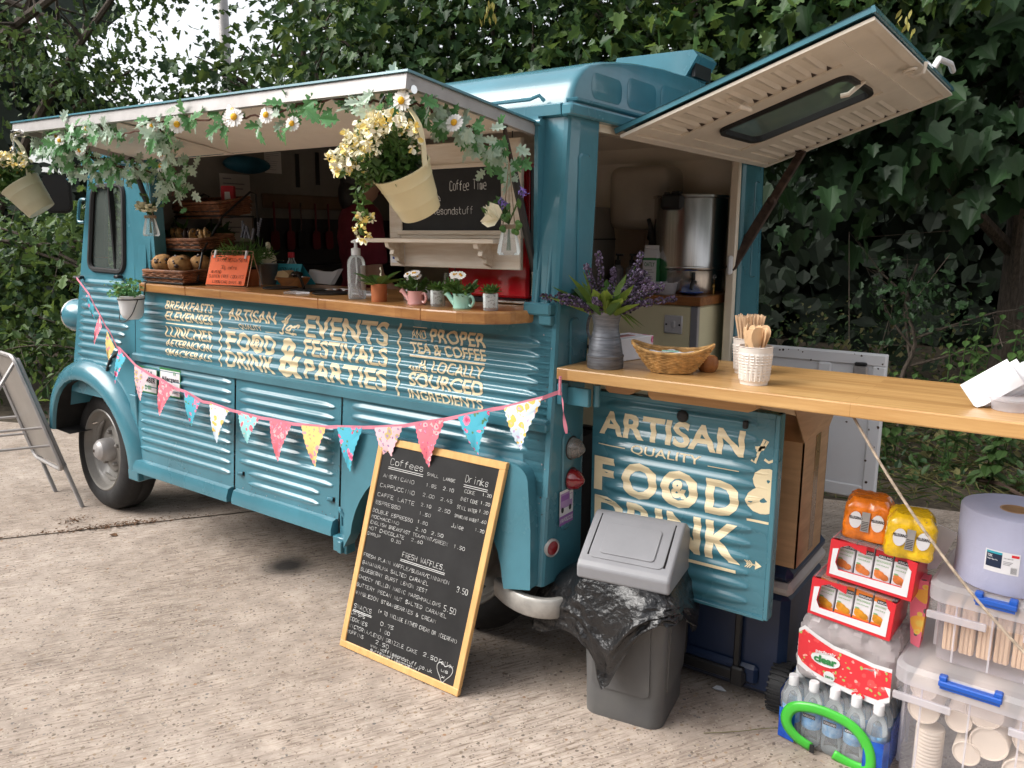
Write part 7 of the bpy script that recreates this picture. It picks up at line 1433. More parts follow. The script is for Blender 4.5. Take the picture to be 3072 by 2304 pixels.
def store_box(label, x, y, z, w, d, h, rz=0, clip=(.1, .24)):
    t = thing("storage_box", label, "storage box", (x, y, z), rz=rz, group="clear storage boxes with blue clips"); i = .02; mb = MB()
    A = [(a, b, .002) for a, b in rrect(i + .01, i + .01, w - i - .01, d - i - .01, .03, 4)]; B = [(a, b, h - .05) for a, b in rrect(i, i, w - i, d - i, .035, 4)]; mb.disc(A[::-1]); mb.ring(A, B, 0, True); C = [(a, b, h - .05) for a, b in rrect(.004, .004, w - .004, d - .004, .04, 4)]; mb.ring(B, C); C2 = [(a, b, h - .085) for a, b, _ in C]; mb.ring(C, C2, 0, True)
    tub = mb.build("tub", 'frost', t); mb = MB()
    for k in range(5): xx = .075 + k * (w - .15) / 4; mb.box(xx - .0022, i - .006, .01, xx + .0022, i + .002, h - .055)
    for k in range(3): yy = .1 + k * (d - .2) / 2; mb.box(i - .006, yy - .002, .01, i + .002, yy + .002, h - .055)
    mb.build("ribs", 'frostlid', tub)
    mb = MB(); mb.box(.004, .0, h - .105, .15, .012, h - .084, .002); mb.build("lip", 'frostlid', tub); mb = MB(); mb.box(clip[1] + .02, .0, h - .105, w, .012, h - .084, .002); mb.build("lip", 'frostlid', tub)
    mb = MB(); D_ = rrect(0, 0, w, d, .045, 5)
    L0 = [(a, b, h - .052) for a, b in D_]; L1 = [(a, b, h - .012) for a, b in D_]; L2 = [(a, b, h) for a, b in rrect(.012, .012, w - .012, d - .012, .04, 5)]; L3 = [(a, b, h - .004) for a, b in rrect(.05, .05, w - .05, d - .05, .03, 5)]
    for a, b in ((L0, L1), (L1, L2), (L2, L3)): mb.ring(a, b, 0, True)
    mb.disc(L3); mb.build("lid", 'frostlid', t); mb = MB(); mb.box(clip[0], -.012, h - .022, clip[1], .014, h - .006, .003); mb.box(clip[0], -.006, h - .008, clip[0] + .02, .016, h + .006, .003); mb.box(clip[1] - .02, -.006, h - .008, clip[1], .016, h + .006, .003); mb.box(clip[0] + .004, -.006, h - .03, clip[1] - .004, -.002, h - .02); mb.build("clip", 'clipblue', t); return t
store_box("big clear storage box full of paper cups standing on the ground", 1.03, .19, 0, .62, .42, .365, rz=-.04, clip=(.115, .265))
store_box("smaller clear storage box of wooden cutlery stacked on the big one", 1.085, .255, .366, .50, .36, .235, rz=-.05, clip=(.115, .215))
rng = random.Random(6)
cups_ = ((.075, .29, .034, "small cup end at the top left inside the big box"), (.080, .225, .040, "cup end just under the top left one inside the big box"), (.168, .225, .033, "small cup end in the middle of the upper row inside the big box"), (.225, .272, .046, "largest cup end under the blue clip inside the big box"), (.245, .185, .046, "wide cup end below the largest one inside the big box"), (.195, .135, .034, "pale cup end in the middle of the lower row inside the big box"), (.33, .225, .034, "cup end at the right edge of the frame inside the big box"), (.325, .125, .044, "ribbed stack end at the lower right inside the big box"))
for x, z, r, lb in cups_:
    t = thing("cup_stack", lb, "paper cups", (1.03 + x, .235, z), rot=(0, 0, -.04), group="stacks of paper cups in the big box"); T = Matrix.Rotation(rad(-90), 4, 'X'); mb = MB(); mb.lathe([(0, .004), (r * .93, .004), (r * .95, 0), (r, .0), (r * 1.0, .002)], 32, T=T)
    for k in range(16): mb.lathe([(r * 1.0, .002 + k * .012), (r * 1.04, .004 + k * .012), (r * 1.04, .008 + k * .012), (r * 1.0, .010 + k * .012), (r, .014 + k * .012)], 28, T=T)
    mb.build("cups", 'cuppaper', t)
for k, (x, z, lb) in enumerate(((.10, .10, "upright stack of cups at the lower left inside the big box"), (.40, .10, "upright stack of cups at the lower right inside the big box"))):
    t = thing("cup_stack", lb, "paper cups", (1.03 + x, .27, .01), group="stacks of paper cups in the big box"); mb = MB()
    for q in range(14): mb.lathe([(.036, q * .011), (.0375, q * .011 + .002), (.0375, q * .011 + .006), (.036, q * .011 + .008), (.036, q * .011 + .011)], 28)
    mb.disc([(.036 * cos(a), .036 * sin(a), .154) for a in lin(0, 2 * pi, 25)[:-1]]); mb.build("cups", 'cuppaper', t)
M['palewood'] = woodmat("disposable_wood", (.72, .52, .34), (.60, .40, .24), .6, (20, 20, 2), 0)
for k in range(9):
    t = thing("cutlery_bundle", ("first wooden cutlery bundle from the left inside the smaller box", "second wooden cutlery bundle from the left inside the smaller box", "third wooden cutlery bundle from the left inside the smaller box", "fourth wooden cutlery bundle from the left inside the smaller box", "fifth wooden cutlery bundle from the left inside the smaller box", "sixth wooden cutlery bundle from the left inside the smaller box", "seventh wooden cutlery bundle from the left inside the smaller box", "eighth wooden cutlery bundle from the left inside the smaller box", "ninth wooden cutlery bundle from the left inside the smaller box")[k], "wooden cutlery", (1.085 + .065 + k * .042, .315, .395), rz=-.05, group="cutlery bundles in the smaller box"); mb = MB(); mb.box(-.018, -.02, 0, .018, .2, .145 - (k % 3) * .004, .004)
    for q in range(3): mb.box(-.016 + q * .011, -.023, .002, -.007 + q * .011, -.02, .135 - (k + q) % 3 * .008, .002)
    mb.build("bundle", 'palewood', t)
M['bluepaper'] = mat("pale_blue_paper", (.42, .43, .57), .85, var=.04, vscale=6, bump=.12, bscale=90)
t = thing("paper_roll", "large pale blue paper towel roll on top of the clear boxes", "paper roll", (1.262, .40, .602)); mb = MB(); mb.lathe([(.038, .205), (.118, .212), (.129, .208), (.132, .202), (.131, .1), (.132, .006), (.128, 0), (.038, 0)], 64); rl_ = mb.build("roll", 'bluepaper', t); mb = MB(); mb.lathe([(.038, .0), (.038, .206), (.034, .206), (.034, .0)], 32); mb.build("core", 'carton', t)
RF = lambda w: (lambda a, b: ((.1322 + w) * sin(a), -(.1322 + w) * cos(a), b)); mb = MB()
def rpatch(a0, a1, z0, z1, w, m):
    n = 8; A = lin(a0, a1, n); mb.add([RF(w)(a, z0) for a in A] + [RF(w)(a, z1) for a in A], [(i, i + 1, n + i + 1, n + i) for i in range(n - 1)], m)
a0 = -.40; rpatch(a0, a0 + .62, .062, .122, 0, 0); rpatch(a0 + .03, a0 + .31, .075, .117, .0006, 1); rpatch(a0 + .03, a0 + .31, .113, .119, .0010, 2); rpatch(a0 + .47, a0 + .60, .111, .118, .0006, 3); put(mb, "TORK", a0 + .05, a0 + .14, .102, .110, RF(.0014), 0); put(mb, "Wiping Paper Plus", a0 + .05, a0 + .24, .094, .099, RF(.0014), 0); put(mb, "2-ply wiping roll", a0 + .34, a0 + .5, .104, .108, RF(.001), 4)
for k in range(9): rpatch(a0 + .48 + k * .012, a0 + .484 + k * .012, .066, .084, .001, 4)
for k in range(3): rpatch(a0 + .34, a0 + .50 - k * .02, .096 - k * .004, .0975 - k * .004, .001, 5)
mb.build("roll_label", ['paper', 'coolblue', 'cyan', 'redcard', 'ink', 'greytrim'], t)
# guy rope from the shelf, dry stalk on the ground
t = thing("guy_rope", "slack pale rope tied under the shelf and running to the lower right", "rope", (.9, .03, 1.09)); mb = MB(); mb.tube(smooth([(0, 0, 0), (.10, -.035, -.13), (.21, -.075, -.255), (.33, -.12, -.37), (.46, -.17, -.47), (.60, -.24, -.56), (.80, -.36, -.68)], 5), .0036, 7); mb.build("rope", mat("cotton_rope", (.42, .33, .25), .9, var=.25, vscale=60), t)
t = thing("dry_stalk", "single dry grass stalk lying on the concrete before the drinks", "stalk", (.62, .15, .004)); mb = MB(); mb.tube(smooth([(-.09, -.07, 0), (0, 0, .004), (.06, .055, .008), (.13, .10, .014)], 4), [.0012] * 10 + [.0025] * 3, 5); mb.build("stalk", 'straw', t)
for i, (x, y, lb) in enumerate(((.455, .335, "pale fallen leaf on the concrete under the cool box handle"), (-2.62, -.16, "brown curled leaf on the concrete near the front wheel"))):
    t = thing("fallen_leaf", lb, "leaf", (x, y, .006)); mb = MB(); leaf(mb, Vector((0, 0, 0)), Vector((1, .4, .05)), Vector((0, 0, 1)), .05, OVAL, 0, .3, 1.4); mb.build("leaf", 'paper' if i == 0 else 'litter', t)
# ------------------------------------------------------------- things on the rear shelf
SZ = 1.1305
M['zinc'] = mat("brushed_zinc", (.20, .21, .235), .45, metal=.5, var=.25, vscale=16, stretch=(1, 1, 9), ramp=(.3, .6), bump=.1, bscale=40)
t = thing("zinc_jug", "tall grey zinc jug at the van end of the rear shelf", "jug", (.135, .095, SZ)); mb = MB()
mb.lathe([(0, 0), (.056, 0), (.058, .004), (.057, .034), (.0585, .036), (.0585, .041), (.055, .043), (.048, .09), (.0445, .098), (.046, .100), (.045, .104), (.041, .12), (.040, .14), (.047, .165), (.056, .182), (.058, .185), (.055, .185), (.045, .16), (.037, .135), (0, .13)], 48); mb.build("body", 'zinc', t)
mb = MB(); mb.tube(smooth([(-.048, .02, .165), (-.085, .04, .15), (-.092, .045, .10), (-.055, .03, .065)], 5), .005, 8); mb.build("handle", 'zinc', t)
t = thing("lavender_bunch", "bunch of purple lavender with long green leaves in the zinc jug", "flowers", (.135, .095, SZ + .15)); rng = random.Random(19); lf = MB(); fl = MB()
for k in range(64):
    a = rng.uniform(0, 2 * pi); sp = rng.uniform(.15, 1.45); d = Vector((cos(a) * sp, sin(a) * sp, rng.uniform(.55, 1.2))).normalized(); L = rng.uniform(.14, .215) if k % 3 == 0 else rng.uniform(.10, .175)
    b = Vector((cos(a) * .03, sin(a) * .03, .01)); e = b + d * L; e.z -= .025 * sp * sp
    if k % 3 == 0:
        P = smooth([b, b.lerp(e, .5) + Vector((0, 0, .015)), e], 6); lf.tube(P, .0014, 4)
        for i in range(4, len(P)):
            for q in range(7): c = P[i] + rv(rng) * .0085; fl.ball(c, rng.uniform(.0026, .0045), 5, 4, 0 if rng.random() < .8 else 1)
            for q in range(7): c = P[i].lerp(P[i - 1], .5) + rv(rng) * .0095; fl.ball(c, rng.uniform(.0026, .0045), 5, 4, 0 if rng.random() < .8 else 1)
    else: leaf(lf, b, d, Vector((-d.x, -d.y, 1.0)), L, [(0, 0), (.07, .1), (.14, .4), (.11, .7), (0, 1)], rng.choice((0, 0, 1)), .25)
for k in range(5): a = rng.uniform(0, 6.3); leaf(lf, Vector((cos(a) * .045, sin(a) * .045, .03)), Vector((cos(a), sin(a), -.4)), Vector((cos(a), sin(a), 1)), .09, [(0, 0), (.06, .4), (0, 1)], 0, .2)
lf.build("leaves", [leafmat("lavender_leaf", (.16, .24, .04), (.08, .14, .025), .5, .3, 9), 'plant'], t); fl.build("flower_spikes", ['lav', mat("lavender_pale", (.20, .16, .25), .8)], t)
t = thing("tissue_box", "white tissue box with a pink floral end beside the zinc jug", "tissue box", (.085, .30, SZ), rz=rad(78)); mb = MB(); mb.box(-.11, -.055, 0, .088, .055, .075, .002, 0); mb.box(.088, -.055, 0, .1, .055, .075, .001, 1); mb.box(-.06, -.018, .0745, .05, .018, .0765, .002, 2); mb.build("box", ['paper', floralmat("cherry_blossom", (.80, .62, .68), (.55, .06, .22), (.7, .3, .4), (.35, .12, .2), 40), 'pinkglaze'], t)
t = thing("bread_basket", "oval golden wicker basket with curled ends on the rear shelf", "basket", (.345, .135, SZ), rz=rad(14)); mb = MB(); rng = random.Random(5)
for r in range(13):
    z = .004 + r * .0048; f = r / 12; a = .062 + .060 * f ** .8; b = .038 + .027 * f; P = []
    for i in range(44): th = 2 * pi * i / 44; w = 1 + (.022 if (i + r) % 2 else -.022); P.append((a * cos(th) * w, b * sin(th) * w, z + .024 * f * abs(cos(th)) ** 3 + rng.uniform(-.0008, .0008)))
    mb.tube(P, .0030, 5, closed=True)
P = [(.124 * cos(th), .067 * sin(th), .066 + .026 * abs(cos(th)) ** 3) for th in lin(0, 2 * pi, 45)[:-1]]; mb.tube(P, .0045, 6, closed=True); mb.build("woven_side", 'wickerlt', t); mb = MB(); mb.lathe([(0, .003), (.06, .003)], 28, sx=1.1, sy=.68); mb.build("base", 'wickerlt', t)
t = thing("napkin_bundle", "white folded napkin with green print lying in the bread basket", "napkin", (.345, .135, SZ + .052), rz=rad(14)); mb = MB(); mb.grid(lambda u, v: (u, v, .012 - abs(u) * .06 + .004 * sin(u * 90 + v * 70)), lin(-.075, .085, 14), lin(-.033, .033, 8)); mb.box(-.03, -.012, .014, .02, .004, .016, m=1); mb.build("napkin", ['paper', 'mint'], t)
t = thing("wooden_pot", "small rounded wooden pot behind the bread basket", "pot", (.425, .225, SZ)); mb = MB(); mb.lathe([(0, 0), (.024, 0), (.031, .012), (.033, .028), (.028, .044), (.022, .048), (.019, .046), (0, .04)], 32); mb.build("pot", 'dkwood', t)
M['knit'] = mat("white_knit_plastic", (.76, .70, .64), .5, var=.04)
def cup(x, y, label):
    t = thing("knit_cup", label, "cup", (x, y, SZ), group="white knit pattern cups on the rear shelf"); mb = MB(); R0, R1, H = .038, .0465, .106; n = 96; rows = 26; vs = []
    for j in range(rows + 1):
        f = j / rows; z = H * f; r = R0 + (R1 - R0) * f
        for i in range(n):
            k = i / n * 20; k -= int(k); q = 1 - abs(2 * k - 1); v = (z / .0085 + q * .55) % 1; bump = (.0042 * (sin(pi * v) ** .7) * (.35 + .65 * min(1, q * 3)) if .08 < f < .84 else (.001 if f > .84 else 0)); rr = r + bump; a = 2 * pi * i / n; vs.append((rr * cos(a), rr * sin(a), z))
    mb.add(vs, [(j * n + i, j * n + (i + 1) % n, (j + 1) * n + (i + 1) % n, (j + 1) * n + i) for j in range(rows) for i in range(n)], 0, True); mb.lathe([(R1, H), (R1 + .002, H + .002), (R1 - .001, H + .003), (R1 - .003, H - .005), (R0 - .003, .006), (0, .006)], 48); mb.disc([(R0 * cos(a), R0 * sin(a), 0) for a in lin(0, 2 * pi, 33)[:-1]][::-1]); mb.build("cup", 'knit', t); return t
cup(.612, .105, "white knit pattern cup of wooden spoons on the rear shelf"); cup(.535, .27, "white knit pattern cup of wooden stirrers behind the spoon cup")
M['spoonwood'] = woodmat("birch_spoon", (.78, .55, .33), (.66, .43, .24), .55, (12, 12, 2), 0)
mb = MB(); mb.prism([(-.005, -.085), (.005, -.085), (.005, .0), (.011, .012), (.0165, .028), (.0165, .042), (.011, .054), (.004, .058), (-.004, .058), (-.011, .054), (-.0165, .042), (-.0165, .028), (-.011, .012), (-.005, 0)], -.001, .001, ax=(0, 2, 1)); spm = mb.build("spoon", 'spoonwood'); me_sp = spm.data; bpy.data.objects.remove(spm)
mb = MB(); mb.box(-.0028, -.0008, -.075, .0028, .0008, .055); s0 = mb.build("stirrer", 'palewood'); me_st = s0.data; bpy.data.objects.remove(s0)
rng = random.Random(23)
def sticks(n, me, name, label, cat, group, cx, cy, R, zb, tilt):
    for k in range(n):
        a = 2 * pi * k * .618; r = R * sqrt((k + .5) / n); x, y = r * cos(a), r * sin(a); o = bpy.data.objects.new(name, me); COL.objects.link(o); o.location = (cx + x, cy + y, zb + rng.uniform(-.004, .006)); q = Vector((x * tilt, y * tilt, 1)).to_track_quat('Z', 'Y'); o.rotation_mode = 'QUATERNION'; o.rotation_quaternion = q @ Matrix.Rotation(rad(35) + rng.uniform(-.45, .45), 4, 'Z').to_quaternion(); tag(o, label, cat, group)
sticks(13, me_sp, "wooden_spoon", "wooden spoon in the crowded white cup, bowl upward", "spoon", "wooden spoons in the white cup", .612, .105, .030, SZ + .104, 5)
sticks(60, me_st, "wood_stirrer", "flat wooden stirrer in the crowded white cup behind the spoons", "stirrer", "wooden stirrers in the rear cup", .535, .27, .036, SZ + .120, 6)
t = thing("napkin_holder", "thin black wire holder at the far end of the rear shelf", "napkin holder", (1.245, .25, SZ), rz=-.25); mb = MB()
for y in (-.04, .05): mb.tube(smooth([(-.05, y, .003), (-.045, y, .05), (-.03, y, .06), (.06, y, .06)], 3), .0022, 6)
mb.tube([(-.05, -.04, .003), (-.05, .05, .003)], .0022, 6); mb.build("wire", 'blacksatin', t)
rng = random.Random(33)
for k in range(9):
    t = thing("paper_napkin", ("lowest white paper napkin slumped across the shelf end", "second white paper napkin up in the slumped fan", "third white paper napkin up in the slumped fan", "middle white paper napkin of the slumped fan", "white paper napkin just above the middle of the fan", "sixth white paper napkin up in the slumped fan", "seventh white paper napkin up in the slumped fan", "white paper napkin next to the top of the fan", "topmost white paper napkin leaning in the wire holder")[k], "napkin", (1.160 + k * .012 + (k % 2) * .006, .125 + k * .021, SZ + .001), rz=rad(4) + rng.uniform(-.08, .08), group="paper napkins on the rear shelf")
    th = rad(36) + rng.uniform(-.13, .13); u_ = Vector((cos(th), .10, sin(th))); v_ = Vector((-sin(th) * .80, .30, cos(th) * .80)); bend = rng.uniform(-.01, .022); mb = MB()
    def nf(u, v, w): q = u_ * (u * .118) + v_ * (v * .085 - .01); q = q + Vector((0, -1, .1)) * (bend * sin(v * 2.6) * u + w); return (q.x, q.y, max(q.z, 0))
    mb.grid(lambda u, v: nf(u, v, .003), lin(0, 1, 7), lin(0, 1, 7)); mb.grid(lambda u, v: nf(u, v, 0), lin(0, 1, 7), lin(0, 1, 7)); mb.build("sheet", 'paper', t)
t = thing("clear_tub", "small round translucent plastic tub at the right end of the shelf", "tub", (1.235, .14, SZ)); mb = MB(); mb.lathe([(0, .001), (.040, .001), (.046, .024), (.049, .026), (.049, .031), (.046, .032), (0, .033)], 36); mb.build("tub", 'frostlid', t)
# ------------------------------------------------------------- kitchen things seen through the rear
WZ = 1.263
t = thing("water_heater", "big cream water heater with rounded corners on the kitchen back wall", "water heater", (-.56, 1.73, 1.57)); mb = MB(); mb.box(-.17, -.11, 0, .17, .12, .32); o = mb.build("tank", mat("heater_cream", (.42, .37, .30), .3, var=.05, coat=.2), t); bv = o.modifiers.new("bevel", 'BEVEL'); bv.width = .055; bv.segments = 5
for p_ in o.data.polygons: p_.use_smooth = True
mb = MB(); mb.lathe([(0, 0), (.018, 0), (.022, -.05), (.01, -.06), (0, -.06)], 16, (.05, -.02, .004)); mb.build("drain_valve", 'black', t)
t = thing("tea_urn", "tall polished steel tea urn on the kitchen worktop", "urn", (-.285, 1.68, WZ)); mb = MB(); mb.lathe([(0, 0), (.172, 0), (.176, .006), (.176, .112), (.182, .118), (.184, .125), (.182, .132), (.179, .137), (.179, .455), (.186, .460), (.186, .470), (.18, .473), (.176, .465), (.15, .45), (0, .445)], 72); mb.build("body", 'brushed', t)
mb = MB(); mb.box(-.07, -.205, .40, .04, -.165, .475, .012); mb.box(-.055, -.20, .47, -.035, -.17, .485, .004); mb.box(-.02, -.20, .47, .03, -.17, .486, .006); mb.build("lid_handle", 'black', t)
mb = MB(); mb.tube([(.11, -.165, .06), (.12, -.22, .062), (.12, -.235, .03)], .010, 8); mb.box(.112, -.225, .07, .128, -.205, .11, .004); mb.build("tap", 'black', t); mb = MB(); mb.lathe([(0, 0), (.03, 0), (.03, .012), (0, .014)], 20, T=Matrix.Translation((-.14, -.13, .06)) @ Matrix.Rotation(rad(115), 4, 'X')); mb.build("dial", 'black', t)
t = thing("milk_carton", "green and white gable topped milk carton beside the urn", "carton", (-.40, 1.50, WZ), rz=.15); mb = MB(); mb.box(-.035, -.035, 0, .035, .035, .17, .001, 0); mb.add([(-.035, -.035, .17), (.035, -.035, .17), (.035, .035, .17), (-.035, .035, .17), (-.035, 0, .215), (.035, 0, .215)], [(0, 1, 5, 4), (2, 3, 4, 5), (1, 2, 5), (3, 0, 4)], 0); mb.box(-.035, -.002, .214, .035, .002, .232, 0, 0)
c1 = lambda a, b: (a, -.0357, b); mb.add([c1(a, b) for a, b in ((-.035, 0), (.035, 0), (.035, .025), (-.035, .025))], [(0, 1, 2, 3)], 1); mb.add([(a, -.0359, b) for a, b in ((-.035, .16), (.035, .16), (.035, .172), (-.035, .172))], [(0, 1, 2, 3)], 1); mb.box(.0352, -.035, 0, .0358, .035, .17, 0, 1)
for k in range(8): mb.add([c1(a, b) for a, b in ((-.022, .035 + k * .011), (.022 - (k % 3) * .008, .035 + k * .011), (.022 - (k % 3) * .008, .038 + k * .011), (-.022, .038 + k * .011))], [(0, 1, 2, 3)], 2)
put(mb, "OATLY", -.026, .026, .13, .15, c1, 1); mb.build("carton", ['paper', 'green', 'greytrim'], t)
t = thing("plastic_tub", "translucent tub of sweepings on the worktop in front of the urn", "tub", (-.30, 1.455, WZ)); mb = MB(); mb.lathe([(0, .001), (.048, .001), (.055, .05), (.058, .052), (.058, .058), (.054, .058), (.046, .006), (0, .006)], 32); mb.build("tub", 'frostlid', t); mb = MB(); rng = random.Random(1)
for k in range(60): mb.ball((rng.uniform(-.033, .033), rng.uniform(-.033, .033), rng.uniform(.008, .026)), .006, 5, 4)
mb.build("crumbs", mat("crumbs", (.30, .2, .13), .9), t)
t = thing("blue_saucer", "small royal blue saucer on the worktop edge", "saucer", (-.185, 1.50, WZ)); mb = MB(); mb.lathe([(0, .002), (.03, .002), (.055, .012), (.056, .015), (.03, .008), (0, .007)], 36); mb.build("saucer", 'clipblue', t)
for i, (x, y, lb) in enumerate(((-.62, 1.56, "dark pump bottle left of its pair behind the lavender"), (-.55, 1.58, "dark pump bottle right of its pair behind the lavender"))):
    t = thing("pump_dispenser", lb, "bottle", (x, y, WZ), group="pump bottles behind the lavender"); mb = MB(); mb.lathe([(0, 0), (.03, 0), (.03, .11), (.012, .13), (.012, .15)], 20); mb.build("bottle", 'greytrim', t); mb = MB(); mb.lathe([(.014, .13), (.014, .155), (.005, .157), (.005, .18)], 14); mb.tube([(-.012, 0, .182), (.03, 0, .18)], .005, 6); mb.build("pump", 'black', t)
t = thing("brass_tap", "small brass tap with a clear knob at the worktop edge", "tap", (-.125, 1.62, WZ)); mb = MB(); mb.lathe([(0, 0), (.010, 0), (.010, .03), (.014, .032), (.014, .045), (.006, .05), (.006, .07)], 12); mb.build("body", mat("brass", (.55, .36, .12), .25, metal=1), t); mb = MB(); mb.ball((0, 0, .082), .013, 10, 8); mb.build("knob", 'clear', t)
t = thing("tap_lever", "black lever tap standing behind the milk carton", "tap", (-.46, 1.60, WZ)); mb = MB(); mb.tube([(0, 0, 0), (0, 0, .2), (.03, -.03, .25), (.01, -.02, .32), (-.005, -.02, .36)], [.02, .018, .022, .012, .010], 10); mb.build("lever", 'black', t)
t = thing("coffee_grinder", "beige angular appliance at the left edge of the rear opening", "appliance", (-.80, 1.55, WZ)); mb = MB(); mb.prism([(-.11, 0), (.10, 0), (.10, .26), (.08, .42), (-.11, .42)], -.12, .12, ax=(0, 2, 1)); mb.box(.1, -.12, .255, .104, .12, .262, m=1); mb.build("casing", ['bulk', 'black'], t, fix=True)
# ------------------------------------------------------------- on the bulkhead
def sheet(label, y0, y1, z0, z1, lines, seed, name="paper_sheet"):
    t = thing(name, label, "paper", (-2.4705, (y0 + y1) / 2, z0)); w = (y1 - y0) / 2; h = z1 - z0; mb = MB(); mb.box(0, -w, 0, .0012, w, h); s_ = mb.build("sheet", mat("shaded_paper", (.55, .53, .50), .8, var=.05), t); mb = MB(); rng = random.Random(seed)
    for k in range(lines): z = h * (.92 - .86 * k / lines); a = -w * .8; b = a + 2 * w * rng.uniform(.2, .8); mb.add([(.0018, a, z), (.0018, b, z), (.0018, b, z + h * .018), (.0018, a, z + h * .018)], [(0, 1, 2, 3)])
    mb.build("print_lines", 'greytrim', s_)
sheet("tall handwritten white sheet taped behind the basket stand", .52, .71, 1.50, 1.86, 12, 1); sheet("small printed white notice near the ceiling of the kitchen", .815, .93, 1.88, 2.0, 9, 2)
t = thing("teal_bag", "folded teal bag on the high shelf at the left of the kitchen", "bag", (-2.40, .64, 1.865)); mb = MB(); bumpy(mb, (0, 0, .045), .07, random.Random(3), 0, (.8, 2.0, .65)); mb.build("bag", mat("teal_cloth", (.01, .10, .16), .6, var=.2), t)
for i, y in enumerate((1.04, 1.19)):
    t = thing("hanging_strap", ("black strap hanging high on the bulkhead, nearer the papers", "black strap hanging high on the bulkhead, nearer the back wall")[i], "strap", (-2.468, y, 1.75 + .02 * i), group="straps on the bulkhead"); mb = MB(); mb.box(0, -.014, .06, .008, .014, .25, .002); mb.build("strap", 'black', t)
M['reduten'] = mat("red_silicone", (.16, .012, .018), .4)
for i, (y, k, lb) in enumerate(((.84, 'tongs', "red tongs at the left end of the utensil rail"), (.95, 'spatula', "red handled spatula second on the utensil rail"), (1.03, 'turner', "dark slotted turner with a bright handle on the utensil rail"), (1.14, 'spoon', "red spoon right of the dark turner on the utensil rail"), (1.24, 'ladle', "red ladle second from the right on the utensil rail"), (1.36, 'whisk', "long wire whisk at the right end of the utensil rail"))):
    t = thing(k, lb, "utensil", (-2.44, y, 1.70)); mb = MB(); mb.tube([(0, 0, .02), (0, 0, -.15)], .006, 6); hm = 'reduten' if k in ('tongs', 'spatula', 'spoon', 'ladle') else 'chrome'; mb.build("handle", hm, t); mb = MB()
    if k == 'whisk':
        for q in range(5): a = q * pi / 5; mb.tube([(0, 0, -.15), (.022 * cos(a), .022 * sin(a), -.22), (0, 0, -.29), (-.022 * cos(a), -.022 * sin(a), -.22), (0, 0, -.15)], .0015, 4)
    else: mb.prism(rrect(-.028, -.25, .028, -.14, .02), -.004, .004, ax=(1, 2, 0))
    mb.build("head", 'chrome' if k == 'whisk' else ('black' if k == 'turner' else 'reduten'), t)
# ------------------------------------------------------------- person working inside
pp = thing("person", "person in a dark red T-shirt standing inside, half hidden by the flowers", "person", (-1.72, .82, .44), rz=rad(150))
M['skin'] = mat("skin", (.42, .24, .16), .5, var=.05); M['hair'] = mat("dark_hair", (.012, .009, .008), .5, var=.3, vscale=60); M['maroon'] = mat("maroon_cotton", (.17, .012, .03), .8, var=.2, vscale=9); M['jeans'] = mat("dark_jeans", (.02, .025, .04), .8, var=.2)
mb = MB(); K = .97
def limb(P, R, n=14): mb.tube(smooth([Vector(p) * K for p in P], 4), [R[min(int(i / 4), len(R) - 2)] + (R[min(int(i / 4), len(R) - 2) + 1] - R[min(int(i / 4), len(R) - 2)]) * ((i % 4) / 4 if i / 4 < len(R) - 1 else 1) for i in range(4 * (len(P) - 1) + 1)], n)
T = Matrix.Diagonal((1, .66, 1, 1))
for z, r in ((.74, .155), (.82, .15), (.92, .14), (1.02, .155), (1.12, .165), (1.19, .155)): mb.ball((0, 0, z * K), r, 16, 10, sc=(1, .66, .75))
limb([(0, 0, 1.18), (0, -.01, 1.27), (0, -.015, 1.33)], [.065, .052, .050]); mb.ball((0, -.02, 1.405 * K), .082, 18, 14, sc=(.92, 1.08, 1.25)); mb.ball((0, -.045, 1.355 * K), .058, 14, 10, sc=(.9, .9, .85))
mb.tube([(0, -.10, 1.42 * K), (0, -.122, 1.385 * K), (0, -.10, 1.378 * K)], [.010, .016, .010], 8)
for s in (-1, 1):
    limb([(s * .08, 0, .74), (s * .10, -.01, .42), (s * .105, .015, .07)], [.098, .068, .045]); mb.ball((s * .105, -.05, .035), .045, 12, 8, sc=(.9, 2.1, .8)); limb([(s * .175, 0, 1.17), (s * .215, -.02, .92), (s * .16, -.19, .80), (s * .13, -.26, .795)], [.060, .045, .034, .028]); mb.ball((s * .075, -.02, 1.405 * K), .022, 8, 6, sc=(.5, 1, 1.4))
    h = Vector((s * .125, -.29, .79)) * K; mb.ball(h, .036, 10, 8, sc=(1, 1.2, .5))
    for f in range(4): x = (f - 1.5) * .018; L = (.05, .058, .055, .043)[f]; mb.tube([h + Vector((x, -.03, 0)), h + Vector((x * 1.1, -.03 - L * .6, -.006)), h + Vector((x * 1.1, -.03 - L, -.022))], [.010, .009, .0075], 8)
    mb.tube([h + Vector((-s * .03, .0, 0)), h + Vector((-s * .052, -.022, -.004)), h + Vector((-s * .055, -.045, -.012))], [.012, .010, .008], 8)
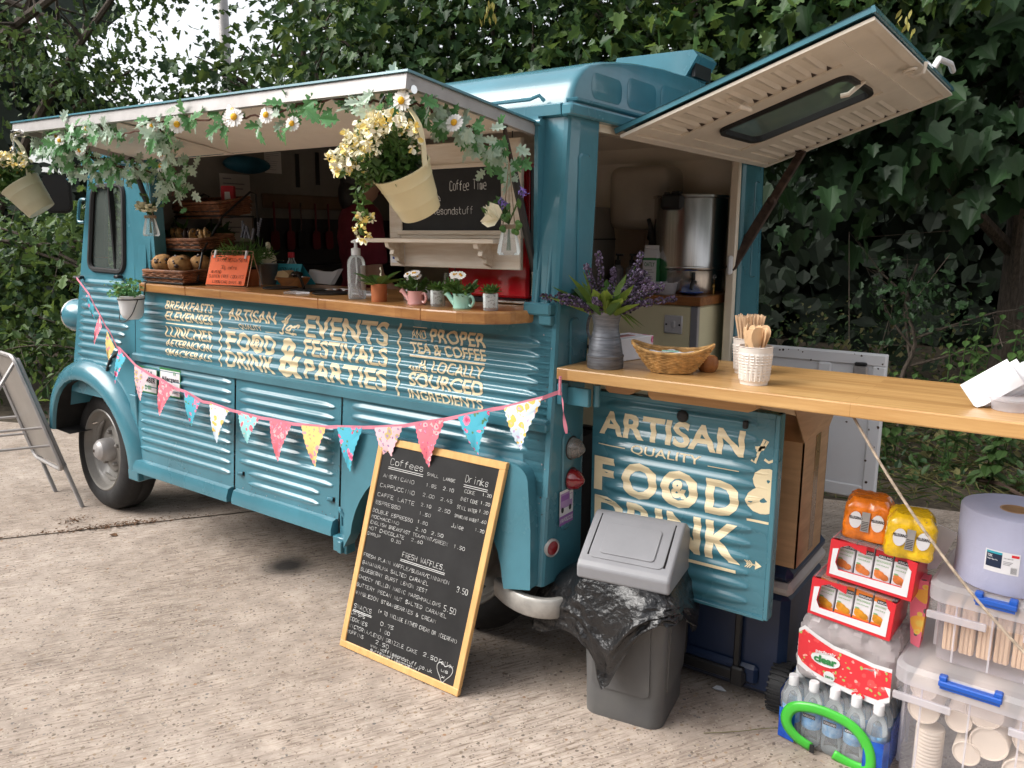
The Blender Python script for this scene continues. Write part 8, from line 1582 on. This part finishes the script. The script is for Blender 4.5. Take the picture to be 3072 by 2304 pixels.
bd_ = mb.build("body", 'skin', pp); rm = bd_.modifiers.new("remesh", 'REMESH'); rm.mode = 'VOXEL'; rm.voxel_size = .007; rm.use_smooth_shade = True; sm = bd_.modifiers.new("smooth", 'SMOOTH'); sm.iterations = 4
mb = MB()
for z, r in ((.76, .168), (.84, .163), (.94, .155), (1.04, .168), (1.12, .178), (1.19, .168), (1.23, .12)): mb.ball((0, 0, z * K), r, 18, 10, sc=(1, .68, .72))
for s in (-1, 1): mb.tube([Vector((s * .13, 0, 1.2)) * K, Vector((s * .185, 0, 1.14)) * K, Vector((s * .21, -.015, .98)) * K], [.075, .075, .068], 14)
o = mb.build("t_shirt", 'maroon', pp); rm = o.modifiers.new("remesh", 'REMESH'); rm.mode = 'VOXEL'; rm.voxel_size = .009; rm.use_smooth_shade = True; sm = o.modifiers.new("smooth", 'SMOOTH'); sm.iterations = 6
mb = MB(); mb.ball((0, 0, .72 * K), .168, 16, 10, sc=(1, .72, .7))
for s in (-1, 1): mb.tube([Vector((s * .08, 0, .72)) * K, Vector((s * .10, -.01, .42)) * K, Vector((s * .105, .015, .09)) * K], [.112, .085, .07], 14)
o = mb.build("trousers", 'jeans', pp); rm = o.modifiers.new("remesh", 'REMESH'); rm.mode = 'VOXEL'; rm.voxel_size = .010; rm.use_smooth_shade = True
mb = MB(); mb.ball((0, .0, 1.43 * K), .094, 18, 12, sc=(.98, 1.08, 1.12)); mb.ball((0, .05, 1.34 * K), .075, 14, 10, sc=(1.05, .8, 1.3)); V_ = mb.V; mb.V = [(x, max(y, -.055 if z > 1.45 else .005), z) for x, y, z in V_]; mb.build("hair", 'hair', pp)
for s in (-1, 1): mb = MB(); mb.ball((s * .03, -.092, 1.412 * K), .0115, 10, 8, 0); mb.ball((s * .03, -.101, 1.412 * K), .0055, 8, 6, 1); mb.build("eye", ['white', 'black'], pp)
mb = MB(); mb.tube([(-.022, -.097, 1.352 * K), (0, -.104, 1.35 * K), (.022, -.097, 1.352 * K)], [.004, .006, .004], 6); mb.build("mouth", 'reduten', pp)
